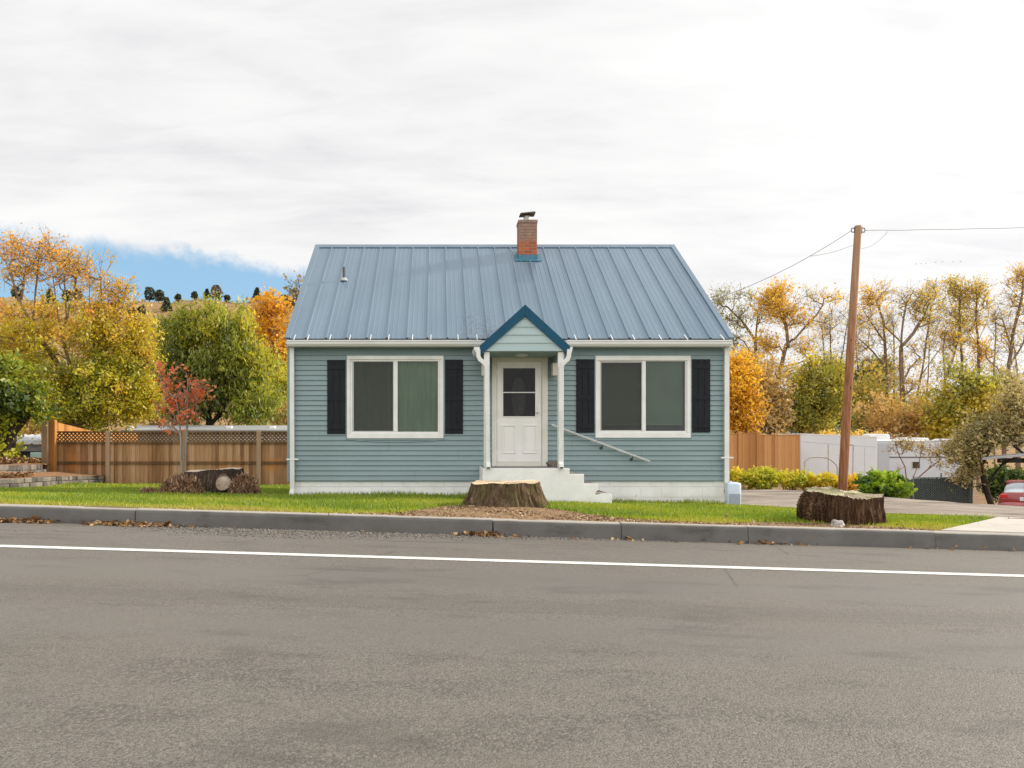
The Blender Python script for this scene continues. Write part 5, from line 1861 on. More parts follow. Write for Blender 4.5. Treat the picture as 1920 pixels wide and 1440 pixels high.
for i, (pts, bl, rr, lab) in enumerate([
        ([(1545, 835), (1547, 700), (1543, 620), (1540, 590)], [(1542, 620, 12, 30, 18, .7, .12, .6), (1548, 690, 14, 40, 14, .6, .14, .5)], 0.075, 'wispy thin cottonwood stem between the golden leaning one and the utility pole'),
        ([(1612, 835), (1611, 720), (1607, 640), (1610, 585)], [(1610, 610, 11, 30, 18, .75, .1, .6), (1612, 690, 14, 40, 16, .65, .14, .5)], 0.08, 'wispy thin cottonwood stem hugging the right side of the utility pole'),
        ([(1681, 835), (1676, 730), (1674, 640), (1668, 570)], [(1670, 600, 12, 36, 18, .7, .12, .5), (1676, 700, 14, 44, 20, .65, .14, .5)], 0.085, 'thin cottonwood stem just left of the forked thick-trunked one'),
        ([(1727, 835), (1738, 740), (1741, 650), (1736, 600)], [(1738, 640, 12, 36, 16, .65, .12, .5), (1734, 730, 14, 40, 18, .7, .14, .6)], 0.075, 'thin cottonwood stem just right of the forked thick-trunked one'),
        ([(1866, 835), (1862, 720), (1866, 620), (1860, 575)], [(1862, 610, 12, 34, 16, .6, .12, .5), (1864, 700, 16, 46, 20, .7, .14, .5)], 0.08, 'thin bare-topped cottonwood stem between the two rightmost tall ones'),
        ([(1905, 835), (1908, 700), (1899, 620), (1896, 580)], [(1898, 620, 14, 36, 16, .7, .12, .5), (1906, 720, 16, 50, 24, .7, .14, .5)], 0.08, 'thin gold-flecked cottonwood stem behind the tallest one at the right edge')]):
    plant('cottonwood_tree', lab, 'tree', 68 + i, [pts], bl, (0.14, 4, 0.17, 0.28, 0.5), LM['mixed'], bark_tan, r0=rr, seed=130 + i, twigs=6, twig_len=0.96, min_r=0.011, group=ct, upright=0.7)

# understory
plant('orange_tree', 'dense bright orange bushy tree against the right wall of the house, above the cedar fence', 'tree', 38,
      [[(1378, 860), (1380, 780), (1378, 720)], [(1392, 860), (1402, 790), (1404, 740)], [(1366, 860), (1352, 770)]],
      [(1374, 715, 16, 34, 44, .78, .12), (1396, 745, 14, 40, 34, .62, .16, .8), (1385, 785, 26, 20, 44, .66, .14), (1350, 750, 22, 50, 40, .6, .12), (1412, 778, 14, 34, 26, .4, .18, .7), (1384, 680, 10, 16, 10, .7, .12, .6), (1405, 705, 14, 22, 10, .5, .16, .5)],
      (0.12, 13, 0.15), LM['orange'], bark_grey, r0=0.11, seed=31, twigs=6, twig_len=0.65)
plant('brown_tree', 'brownish russet bushy tree behind the bright orange one', 'tree', 48,
      [[(1420, 850), (1420, 760), (1424, 710)], [(1440, 850), (1450, 770)], [(1395, 850), (1395, 740), (1395, 700)]],
      [(1420, 720, 36, 36, 50, .55, .14), (1450, 760, 30, 36, 36, .4, .14), (1395, 680, 26, 26, 26, .5, .14, .7), (1430, 790, 44, 22, 36, .3, .14)], (0.19, 9, 0.16), LM['brown'], bark_grey, r0=0.13, seed=32, twigs=5, twig_len=0.7)
plant('green_tree', 'rounded green willow left of the utility pole above the cedar fence', 'tree', 50,
      [[(1500, 850), (1502, 790), (1492, 750), (1485, 730)], [(1504, 800), (1530, 760), (1545, 730)], [(1500, 800), (1470, 770)]],
      [(1535, 718, 34, 22, 44, .6, .16, .8), (1498, 748, 32, 22, 40, .5, .16, .8), (1550, 762, 34, 20, 34, .45, .16, .8), (1478, 782, 34, 22, 30, .4, .14), (1520, 796, 50, 14, 34, .55, .14), (1570, 738, 16, 24, 16, .6, .12, .7), (1460, 745, 16, 16, 8, .7, .14, .6), (1520, 690, 10, 14, 8, .7, .12, .6), (1552, 684, 8, 14, 7, .65, .12, .6), (1490, 718, 9, 14, 7, .75, .12, .6), (1572, 702, 8, 18, 8, .7, .12, .6)],
      (0.14, 15, 0.2), LM['olive_green'], bark_dark, r0=0.15, seed=33, twigs=6, twig_len=0.85)
plant('dark_evergreen', 'dark green conifer-like tree directly behind the utility pole', 'tree', 70,
      [[(1595, 850), (1594, 760), (1594, 690)], [(1630, 850), (1632, 760), (1630, 690)]],
      [(1590, 740, 34, 50, 70, .1, .1), (1625, 730, 32, 46, 60, .28, .12), (1605, 790, 40, 26, 40, .05, .08), (1560, 700, 26, 30, 26, .3, .12), (1645, 700, 22, 40, 26, .4, .12)], (0.20, 12, 0.24), LM['olive_green'], bark_dark, r0=0.2, seed=34, twigs=5, twig_len=0.8)
plant('yellow_tree', 'olive-yellow tree in front of the dark conifer, right of the utility pole', 'tree', 56,
      [[(1636, 850), (1635, 780), (1630, 730)], [(1650, 850), (1655, 770)]],
      [(1625, 740, 26, 40, 44, .45, .14, .8), (1655, 770, 24, 36, 36, .6, .14, .8), (1620, 790, 30, 22, 26, .35, .14, .8), (1685, 790, 20, 26, 22, .3, .12)], (0.2, 8, 0.17), LM['mixed'], bark_grey, r0=0.12, seed=35, twigs=5, twig_len=0.7)
plant('russet_shrub', 'loose russet-pink shrub behind the roof of the white trailer', 'shrub', 46,
      [[(1720, 850), (1722, 810), (1715, 780)], [(1740, 850), (1748, 800)], [(1700, 850), (1690, 790)]],
      [(1650, 770, 40, 22, 26, .8, .12, .6), (1720, 795, 40, 26, 56, .75, .12), (1750, 790, 24, 26, 28, .65, .14), (1690, 800, 24, 24, 24, .6, .14), (1660, 800, 24, 16, 16, .7, .12), (1725, 760, 30, 16, 14, .6, .12, .5)], (0.17, 8, 0.15), LM['brown'], bark_tan, r0=0.08, seed=36, twigs=5, twig_len=0.55)
plant('yellow_shrub', 'low golden shrub showing above the white panel beside the utility pole', 'shrub', 40,
      [[(1560, 850), (1560, 815)], [(1600, 850), (1605, 815)]], [(1558, 820, 16, 5, 12, .8, .12), (1608, 820, 24, 6, 16, .7, .14), (1642, 822, 14, 5, 8, .7, .12)], (0.12, 9, 0.11), LM['mixed'], bark_grey, r0=0.05, seed=37, twigs=4, twig_len=0.35)
plant('yellow_green_tree', 'wide yellow-green bushy tree rising behind the olive bush at the right', 'tree', 44,
      [[(1818, 870), (1818, 800), (1812, 760)], [(1826, 870), (1845, 790), (1855, 760)], [(1810, 870), (1785, 800)]],
      [(1830, 772, 38, 26, 54, .92, .08), (1788, 782, 32, 24, 40, .7, .16, .9), (1860, 775, 26, 24, 36, .95, .06), (1772, 808, 30, 18, 34, .82, .14), (1822, 728, 38, 24, 36, .55, .18, .6), (1775, 745, 26, 24, 20, .6, .16, .5), (1865, 732, 32, 22, 20, .4, .16, .45), (1835, 812, 40, 18, 34, .6, .16), (1800, 700, 20, 14, 8, .5, .15, .5)], (0.14, 13, 0.2), LM['olive_green'], bark_dark, r0=0.15, seed=38, twigs=6, twig_len=0.8)
plant('hazy_tree', 'pale brown half-bare tree at the far right edge', 'tree', 52,
      [[(1910, 880), (1910, 780), (1908, 700)]], [(1905, 720, 36, 44, 44, .7, .1, .5), (1915, 790, 40, 40, 44, .6, .1, .6)], (0.18, 7, 0.15), LM['olive'], bark_tan, r0=0.12, seed=39, twigs=5, twig_len=0.7)
plant('olive_bush', 'large grey-olive bush with a leaning dark trunk beside the red car', 'bush', 23.5,
      [[(1868, 945), (1852, 925), (1846, 890), (1838, 850), (1828, 820)], [(1852, 925), (1836, 912), (1818, 912)], [(1846, 885), (1826, 872), (1810, 868)], [(1842, 870), (1862, 830), (1880, 800)], [(1850, 910), (1880, 870), (1905, 850)]],
      [(1830, 828, 36, 26, 74, .62, .18, .75), (1862, 800, 34, 28, 56, .62, .18, .75), (1800, 855, 20, 22, 30, .7, .16, .6), (1822, 868, 20, 18, 26, .55, .16, .7), (1902, 765, 28, 46, 70, .72, .16, .7), (1892, 824, 24, 12, 22, .5, .16, .7), (1808, 895, 18, 12, 14, .6, .14, .5), (1785, 845, 16, 12, 12, .7, .14, .35), (1935, 800, 24, 54, 50, .65, .15, .7)],
      (0.07, 14, 0.085), LM['olive'], bark_dark, r0=0.085, seed=40, twigs=4, twig_len=0.33, min_r=0.005)
plant('dark_shrub', 'dark green shrub under the slanting canopy behind the red car', 'shrub', 36.5,
      [[(1880, 950), (1880, 910), (1878, 885)], [(1900, 950), (1905, 900)]], [(1880, 895, 26, 18, 50, .35, .12), (1866, 915, 16, 18, 30, .25, .12), (1905, 905, 24, 22, 40, .2, .1)], (0.11, 13, 0.09), LM['dark'], bark_dark, r0=0.06, seed=41, twigs=4, twig_len=0.3)
plant('spindly_shrub', 'thin reddish-stemmed shrub with sparse tan leaves in front of the white trailer', 'shrub', 27,
      [[(1704, 905), (1698, 875), (1688, 850), (1682, 828)], [(1708, 905), (1722, 870), (1728, 845)], [(1712, 905), (1740, 880), (1762, 866)], [(1690, 852), (1700, 830)]],
      [(1690, 832, 16, 9, 22, .7, .1, .8), (1702, 838, 10, 10, 10, .7, .1, .8), (1730, 842, 14, 10, 16, .7, .1, .8), (1672, 842, 6, 6, 5, .8, .1, .8), (1758, 850, 18, 14, 22, .6, .12, .7), (1684, 878, 4, 4, 2, .8, .1, .6), (1778, 838, 16, 12, 16, .5, .1, .5), (1765, 870, 18, 8, 10, .5, .1, .5)],
      (0.07, 2.6, 0.05), LM['olive'], m_bark('reddish_stem', (0.16, 0.075, 0.06), (0.30, 0.16, 0.125)), r0=0.032, seed=42, twigs=4, twig_len=0.22, min_r=0.006)

# low planting along the driveway
gl_ = 'low lime-yellow shrubs along the cedar fence'
for i, (px, py, rx_, ry_, n_, t, lab) in enumerate([
        (1378, 898, 12, 12, 26, .62, 'small golden shrub at the corner of the house beside the plastic container'),
        (1430, 900, 28, 17, 70, .42, 'widest lime-green shrub in front of the cedar fence'),
        (1487, 903, 20, 13, 40, .5, 'yellow-green shrub below the right end of the cedar fence'),
        (1521, 907, 13, 9, 22, .68, 'low golden shrub in front of the pipe frame'),
        (1557, 905, 18, 12, 36, .66, 'golden-lime shrub touching the left side of the utility pole'),
        (1600, 909, 14, 9, 20, .92, 'orange-yellow shrub touching the right side of the utility pole')]):
    plant('low_shrub', lab, 'shrub', 25.2 - 0.1 * i, [[(px, py + ry_ + 2), (px - 2, py + 4)], [(px + 3, py + ry_ + 2), (px + 8, py + 2)]], [(px, py, rx_, ry_, n_, t, .12)], (0.075, 20, 0.06), LM['spirea'], bark_grey, r0=0.02, seed=50 + i,
          twigs=4, twig_len=0.17, min_r=0.004, group=gl_, crown_name='foliage', trunk_name='stem')
plant('round_shrub', 'bright green rounded shrub with leaf rosettes right of the utility pole', 'shrub', 22.8,
      [[(1655, 934), (1655, 915)], [(1670, 934), (1680, 915)], [(1645, 934), (1635, 915)]],
      [(1638, 910, 20, 16, 60, .45, .30), (1668, 907, 24, 16, 64, .5, .30), (1655, 922, 36, 9, 44, .15, .16), (1690, 921, 15, 10, 34, .55, .30)], (0.095, 13, 0.04), LM['lime'], bark_grey, r0=0.03, seed=60, twigs=4, twig_len=0.15, min_r=0.004,
      crown_name='foliage', trunk_name='stem')

# hedge-like wood beyond: fill between the trunks so that no bare ground shows
grove = plant('distant_grove', 'muted brown-green thicket far behind the trailer', 'thicket', 85,
      [[(1400, 830), (1400, 780)], [(1500, 830), (1500, 780)], [(1620, 830), (1620, 780)], [(1720, 830), (1720, 780)], [(1850, 830), (1850, 780)]],
      [(1390, 775, 70, 34, 50, .4, .15), (1500, 785, 60, 24, 40, .3, .15), (1600, 775, 60, 30, 46, .35, .15), (1690, 780, 60, 26, 50, .6, .15), (1790, 775, 60, 30, 46, .4, .15), (1890, 775, 70, 36, 50, .45, .15)], (0.24, 16, 0.35), LM['olive_green'], bark_grey, r0=0.2, seed=61, twigs=6, twig_len=1.3, min_r=0.02)
grove['kind'] = 'stuff'
for px, py, rx_, ry_, n_, lab in ((535, 780, 26, 26, 26, 'tan brush behind the lattice fence where it meets the house'), (290, 780, 36, 26, 28, 'tan brush behind the lattice fence between the yellow maple and the willow'), (60, 800, 60, 30, 44, 'grey-tan brush behind the grey shed at the left edge')):
    plant('wild_brush', lab, 'brush', 46, [[(px, 900), (px, 800)]], [(px, py, rx_, ry_, n_, .5, .15)], (0.17, 10, 0.17), LM['brown'], bark_tan, r0=0.08, seed=62 + px, twigs=4, twig_len=0.7)

# dead heather-like shrubs round the left stump
mat_twig = leaf_mat('dead_twigs', [(0.0, (0.07, 0.042, 0.025)), (0.45, (0.23, 0.125, 0.065)), (0.75, (0.38, 0.20, 0.095)), (1.0, (0.55, 0.42, 0.29))], 0.15)


def dead_shrub(label, c, rx_, ry_, rz_, n, seed):
    """low mound of stiff dry stems fanning from the root"""
    r_ = np.random.default_rng(seed)
    c = np.array(c)
    root = thing('dead_shrub', label, 'shrub', tuple(c), 'dry brown shrubs around the cut stump')
    th_ = r_.uniform(0, 2 * np.pi, n)
    el_ = r_.uniform(0.12, 1.5, n)
    d = np.stack([np.cos(th_) * np.cos(el_) * rx_, np.sin(th_) * np.cos(el_) * ry_, np.sin(el_) * rz_], -1)
    d *= r_.uniform(0.6, 1.08, (n, 1))
    P0 = c + d * r_.uniform(0.1, 0.45, (n, 1))
    P1 = c + d
    v_, f_ = seg_tubes(P0, P1, np.full(n, 0.005), np.full(n, 0.002), 3)
    np_mesh('stem', v_, f_, bark_dark, parent=root)
    m = 12
    tips = np.repeat(P1, m, 0) - np.repeat(d, m, 0) * r_.uniform(0, 0.55, (n * m, 1)) + r_.normal(0, 0.028, (n * m, 3))
    tips[:, 2] = np.maximum(tips[:, 2], c[2] + 0.005)
    V_, _ = leaf_quads(r_, tips, 0.085, wr=0.085, vert=0.9)
    np_mesh('foliage', V_, np.arange(len(V_)).reshape(-1, 4), mat_twig, parent=root, tint=np.clip(r_.normal(0.5, 0.22, len(tips)), 0, 1))
    return root


xa, xb = hx(340, 15.1), hx(460, 15.5)
dead_shrub('sprawling dry brown shrub in front of the left side of the cut-faced stump', (xa, 15.1, Tz(xa, 15.1) - 0.02), 0.46, 0.38, 0.39, 900, 3)
dead_shrub('dry brown rounded shrub at the right side of the cut-faced stump', (xb, 15.45, Tz(xb, 15.45) - 0.02), 0.33, 0.30, 0.43, 700, 4)
xa = hx(281, 15.0)
dead_shrub('tiny flattened clump of dry stems lying on the lawn left of the stump', (xa, 15.0, Tz(xa, 15) - 0.01), 0.20, 0.13, 0.11, 120, 5)


# ------------------------------------------------------------------ stumps
def m_stump_bark(name, a, b, c, moss=0.0):
    m, k, out = new_mat(name)
    co = k.coords((1, 1, 0.16))
    n = k.noise(co, 16, 7, 0.7, 0.6)
    n2 = k.noise(k.coords(), 4, 4)
    v = k.voronoi(k.coords((1, 1, 0.22)), 20)
    h = k.math('ADD', n, k.math('MULTIPLY', v, 0.7))
    col = k.ramp(n, [(0.30, a), (0.52, b), (0.74, c)])
    col = k.mix(k.math('MULTIPLY', k.sstep(v, 0.35, 0.12), 0.35), col, dim(a, 0.5))
    if moss:
        col = k.mix(k.math('MULTIPLY', k.sstep(n2, 0.48, 0.66), moss), col, (0.10, 0.11, 0.025))
    pbsdf(k, out, col, 0.95, 0, 0.15, h, 0.05, 1.0)
    return m


def m_rings(name, a, b, moss=0.0, scale=38):
    m, k, out = new_mat(name)
    co = k.coords()
    wv = k.new('ShaderNodeTexWave', wave_type='RINGS', rings_direction='Z')
    k.put(wv.inputs['Vector'], co)
    wv.inputs['Scale'].default_value = scale / 6.28
    wv.inputs['Distortion'].default_value = 3.0
    wv.inputs['Detail'].default_value = 3
    n = k.noise(co, 5, 5, 0.65)
    col = k.mix(k.math('MULTIPLY', wv.outputs[1], 0.5), a, b)
    col = k.mix(k.math('MULTIPLY', n, 0.5), col, dim(b, 0.75))
    if moss:
        col = k.mix(k.math('MULTIPLY', k.sstep(k.noise(co, 6, 5, 0.7), 0.44, 0.58), moss), col, (0.155, 0.19, 0.045))
    pbsdf(k, out, col, 0.85, 0, 0.2, n, 0.01, 0.6)
    return m


def stump(label, c, rt, rb, h, tilt, seed, bark, top, ridge=0.035, overhang=None, flare=1.7, lumps=0.05, ridges=34, rim=0.006, group=None):
    """c: centre at the ground, rt/rb: (x,y) radii at top / foot, tilt: rise of the cut per metre (x,y)"""
    r_ = np.random.default_rng(seed)
    root = thing('tree_stump', label, 'tree stump', tuple(c), 'cut tree stumps on the verge')
    nA, nZ = 220, 44
    ths = np.linspace(0, 2 * np.pi, nA, endpoint=False)
    ph = r_.uniform(0, 6.28, 12)
    low = sum(lumps / (q + 1) * np.cos((q + 2) * ths + ph[q]) for q in range(5))
    rid = np.abs(np.cos(ths * ridges / 2 + 1.5 * np.sin(3 * ths + ph[6]) + ph[7])) * 0.6 + np.abs(np.cos(ths * ridges * 0.83 + ph[8])) * 0.4
    toe = np.maximum(0, np.cos(ths * 5 + ph[9])) ** 2
    V = np.zeros((nZ, nA, 3))
    strand = r_.normal(0, 1, nA)
    rimj = 0.010 * np.cos(3 * ths + ph[2]) + 0.007 * np.cos(7 * ths + ph[3]) + rim * r_.normal(0, 1, nA) * (r_.random(nA) < 0.3)
    strand2 = r_.normal(0, 1, nA)
    for i in range(nZ):
        t = i / (nZ - 1)
        f = (1 - t) ** flare
        wob = ridge * (0.35 + 0.65 * (1 - t)) * (rid + 0.5 * np.cos(ths * 61 + 7 * t + ph[10]) * 0.5 + 0.25 * r_.normal(0, 0.22, nA) + 0.34 * (strand * (1 - t) + strand2 * t)) * np.clip(t * 40, 0.4, 1)
        R_x = rt[0] * (1 - f) + rb[0] * f
        R_y = rt[1] * (1 - f) + rb[1] * f
        m_ = 1 + low + 0.10 * toe * f
        if overhang is not None:
            bulge = np.exp(-((((ths - overhang[0] + np.pi) % (2 * np.pi)) - np.pi) / overhang[2]) ** 2)
            m_ = m_ + overhang[1] * bulge * np.sin(np.pi * np.clip(t * 0.95 + 0.03, 0, 1)) - overhang[1] * 0.75 * bulge * (1 - t) ** 3
            wob = wob + bulge * 0.035 * r_.normal(0, 0.5, nA)
        x_ = np.cos(ths) * (R_x * m_ - wob)
        y_ = np.sin(ths) * (R_y * m_ - wob)
        zt_ = h + tilt[0] * x_ + tilt[1] * y_
        zt_ = zt_ + rimj
        V[i] = np.stack([c[0] + x_, c[1] + y_, c[2] - 0.06 + (zt_ + 0.06) * t], -1)
    idx_ = np.arange(nZ * nA).reshape(nZ, nA)
    F_ = np.stack([idx_[:-1], np.roll(idx_, -1, 1)[:-1], np.roll(idx_, -1, 1)[1:], idx_[1:]], -1).reshape(-1, 4)
    np_mesh('bark', V.reshape(-1, 3), F_, bark, parent=root, smooth=False)
    # sawn top: concentric rings, slightly rough, inset from the bark
    mb_ = MB()
    K = 9
    cen = V[-1].mean(0)
    for j in range(K, -1, -1):
        s_ = j / K * 0.995
        ring = cen + (V[-1] - cen) * s_
        ring[:, 2] += 0.004 + (r_.normal(0, 0.0035, nA) if 0 < j < K else 0)
        if j:
            mb_.v += [tuple(p) for p in ring]
    mb_.v.append(tuple(cen + np.array([0, 0, 0.006])))
    for j in range(K - 1):
        for i in range(nA):
            i2 = (i + 1) % nA
            mb_.f.append((j * nA + i, j * nA + i2, (j + 1) * nA + i2, (j + 1) * nA + i))
    for i in range(nA):
        mb_.f.append(((K - 1) * nA + i, (K - 1) * nA + (i + 1) % nA, K * nA))
    mb_.build('cut_top', top, root, fix=False)
    return root, V


bark_a = m_stump_bark('stump_bark_mossy', (0.028, 0.018, 0.011), (0.12, 0.08, 0.045), (0.27, 0.195, 0.12), 0.35)
bark_b = m_stump_bark('stump_bark_dark', (0.018, 0.013, 0.010), (0.085, 0.06, 0.045), (0.20, 0.155, 0.12))
bark_c = m_stump_bark('stump_bark_shaggy', (0.014, 0.008, 0.005), (0.095, 0.052, 0.028), (0.36, 0.225, 0.13))
top_a = m_rings('fresh_sawn_wood', (0.66, 0.52, 0.36), (0.50, 0.36, 0.22))
top_b = m_rings('weathered_sawn_wood', (0.56, 0.46, 0.36), (0.40, 0.31, 0.23))
top_c = m_rings('mossy_sawn_wood', (0.52, 0.44, 0.33), (0.36, 0.29, 0.20), 0.75)

sx_ = hx(946.5, 12.75)
stump('broad stump with freshly sawn pale top in a bed of wood chips before the porch', (sx_, 12.75, Tz(sx_, 12.75) - 0.02), (0.585, 0.50), (0.80, 0.70), hz(904.5, 12.75) - Tz(sx_, 12.75) + .02, (0.012, 0.0), 7, bark_a, top_a, ridge=0.055, flare=1.35, lumps=0.07)
sx_ = hx(402, 16.1)
st_root, SV = stump('dark stump on the left lawn with a round sawn-off limb scar on its front', (sx_, 16.1, Tz(sx_, 16.1) - 0.02), (0.55, 0.45), (0.62, 0.52), hz(881, 16.1) - Tz(sx_, 16.1) + .02, (0.06, 0.0), 9, bark_b, top_b, ridge=0.06, flare=1.2, lumps=0.06)
# limb scar on its front
def m_scar(c):
    m, k, out = new_mat('sawn_limb_wood')
    x, y, z = k.xyz(k.coords())
    base = WL[st_root.name]
    dx_ = k.math('SUBTRACT', x, c[0] - base.x + 0.02)
    dz_ = k.math('SUBTRACT', z, c[2] - base.z - 0.02)
    n = k.noise(k.coords(), 7, 5, 0.65)
    r2 = k.math('ADD', k.math('SQRT', k.math('ADD', k.math('MULTIPLY', dx_, dx_), k.math('MULTIPLY', dz_, dz_))), k.math('MULTIPLY', n, 0.05))
    rings = k.math('SINE', k.math('MULTIPLY', r2, 330))
    col = k.ramp(n, [(0.3, (0.24, 0.165, 0.11)), (0.5, (0.44, 0.35, 0.27)), (0.7, (0.54, 0.47, 0.40))])
    col = k.mix(k.math('MULTIPLY', k.sstep(rings, 0.2, 0.9), 0.30), col, (0.25, 0.17, 0.11))
    col = k.mix(k.sstep(r2, 0.15, 0.19), col, (0.12, 0.075, 0.05))
    ang = k.math('ARCTAN2', dz_, dx_)
    cr = k.math('MULTIPLY', k.sstep(k.math('ABSOLUTE', k.math('SINE', k.math('ADD', k.math('MULTIPLY', ang, 2.5), k.math('MULTIPLY', n, 2)))), 0.10, 0.02), k.sstep(r2, 0.04, 0.09))
    col = k.mix(k.math('MULTIPLY', cr, 0.6), col, (0.07, 0.045, 0.03))
    pbsdf(k, out, col, 0.85, 0, 0.2, n, 0.01, 0.6)
    return m


mb = MB()
lc = np.array([hx(416, 15.62), 15.665, hz(905, 15.62)])
ring = []
for i in range(40):
    t = 2 * math.pi * i / 40
    rr = 1 + 0.05 * math.cos(3 * t + 1)
    ring.append((lc[0] + 0.145 * math.cos(t) * rr, lc[1] + 0.03 * math.sin(t), lc[2] + 0.165 * math.sin(t) * rr))
back = [(x_, y_ + 0.25, z_) for x_, y_, z_ in ring]
mb.add(ring + back, [tuple(range(40))] + [(i, (i + 1) % 40, 40 + (i + 1) % 40, 40 + i) for i in range(40)])
mb.build('limb_scar', m_scar(lc), st_root, bevel=0.01)
sx_ = hx(1582, 11.75)
c_root, SV3 = stump('shaggy dark stump near the kerb with a slanted mossy top', (sx_, 11.75, Tz(sx_, 11.75) - 0.015), (0.49, 0.45), (0.585, 0.47), hz(925, 11.75) - Tz(sx_, 11.75) + 0.015, (-0.05, 0.10), 12, bark_c, top_c, ridge=0.075, overhang=(math.pi * 1.02, 0.22, 0.8), flare=1.3, ridges=26, lumps=0.07, rim=0.014)


def rock(name, label, cat, c, r, seed, mat):
    """faceted irregular stone"""
    bm = bmesh.new()
    bmesh.ops.create_icosphere(bm, subdivisions=3, radius=1)
    r_ = random.Random(seed)
    from mathutils import noise as mn
    for v in bm.verts:
        n_ = mn.noise(v.co * 1.4 + Vector((seed * 3.1, 0, 0))) * 0.45 + mn.noise(v.co * 3.7 + Vector((0, seed, 0))) * 0.12
        p = v.co * (1 + n_)
        if p.z < -0.45:
            p.z = -0.45
        v.co = Vector((c[0] + p.x * r[0], c[1] + p.y * r[1], c[2] + (p.z + 0.45) * r[2]))
    me = bpy.data.meshes.new(name)
    bm.to_mesh(me)
    bm.free()
    o_ = link_mesh(name, me, mat, origin=c)
    return tag(o_, label, cat)


mat_rock = simple('pale_rock', two((0.30, 0.27, 0.25), (0.50, 0.46, 0.43)), 9, rough=0.9, bump=0.02)
mat_rock2 = simple('brown_rock', two((0.10, 0.08, 0.065), (0.20, 0.165, 0.135)), 7, rough=0.9, bump=0.02)
xr_ = hx(1571, 11.15)
rock('rock', 'pale pinkish rock lying at the foot of the shaggy stump', 'rock', (xr_, 11.16, Tz(xr_, 11.16) - 0.01), (0.095, 0.08, 0.075), 3, mat_rock)
xr_ = hx(1037, 15.3)
rock('rock', 'brown rock resting on the stoop beside the door', 'rock', (xr_, 15.45, hz(878, 14.85) + 0.006), (0.115, 0.09, 0.085), 8, mat_rock2)
xr_ = hx(1517, 24)
rock('rock', 'dark rounded rock at the edge of the shrub bed', 'rock', (xr_, 22.5, Tz(xr_, 22.5) - 0.01), (0.16, 0.14, 0.12), 5, mat_rock2)
# ------------------------------------------------------------------ left fence
def m_wood(name, a, b, c, stain=None, scale=1.0):
    """boards: colour changes from board to board and along the grain"""
    m, k, out = new_mat(name)
    co = k.coords()
    x, y, z = k.xyz(co)
    bi = k.math('FLOOR', k.math('MULTIPLY', k.math('ADD', x, k.math('MULTIPLY', y, 0.73)), 7.2 * scale))
    wn = k.new('ShaderNodeTexWhiteNoise', noise_dimensions='1D')
    k.put(wn.inputs['W'], bi)
    g = k.noise(k.coords((9, 9, 0.5)), 3.5, 6, 0.65, 0.5)
    n = k.noise(co, 0.9, 4, 0.6)
    mixf = k.math('ADD', k.math('MULTIPLY', g, 0.55), k.math('MULTIPLY', wn.outputs[0], 0.45))
    col = k.ramp(mixf, [(0.25, a), (0.5, b), (0.75, c)])
    if stain:
        col = k.mix(k.math('MULTIPLY', k.sstep(n, 0.52, 0.7), 0.7), col, stain)
    foot = k.sstep(k.math('ADD', z, k.math('MULTIPLY', g, 0.5)), 0.45, 0.0)
    col = k.mix(k.math('MULTIPLY', foot, 0.35), col, dim(a, 0.5))
    pbsdf(k, out, col, 0.85, 0, 0.2, g, 0.006, 0.7)
    return m


w_board = m_wood('weathered_cedar', (0.20, 0.10, 0.042), (0.37, 0.205, 0.10), (0.50, 0.315, 0.18), (0.48, 0.19, 0.05))
w_post = m_wood('cedar_post', (0.27, 0.175, 0.105), (0.39, 0.265, 0.17), (0.48, 0.345, 0.235))
w_rail = m_wood('stained_rail', (0.10, 0.055, 0.024), (0.15, 0.085, 0.038), (0.20, 0.115, 0.055))
w_orange = m_wood('orange_cedar', (0.27, 0.11, 0.03), (0.42, 0.185, 0.05), (0.54, 0.26, 0.085))
w_right = m_wood('honey_cedar', (0.36, 0.165, 0.058), (0.50, 0.245, 0.092), (0.58, 0.31, 0.135), (0.44, 0.19, 0.06))

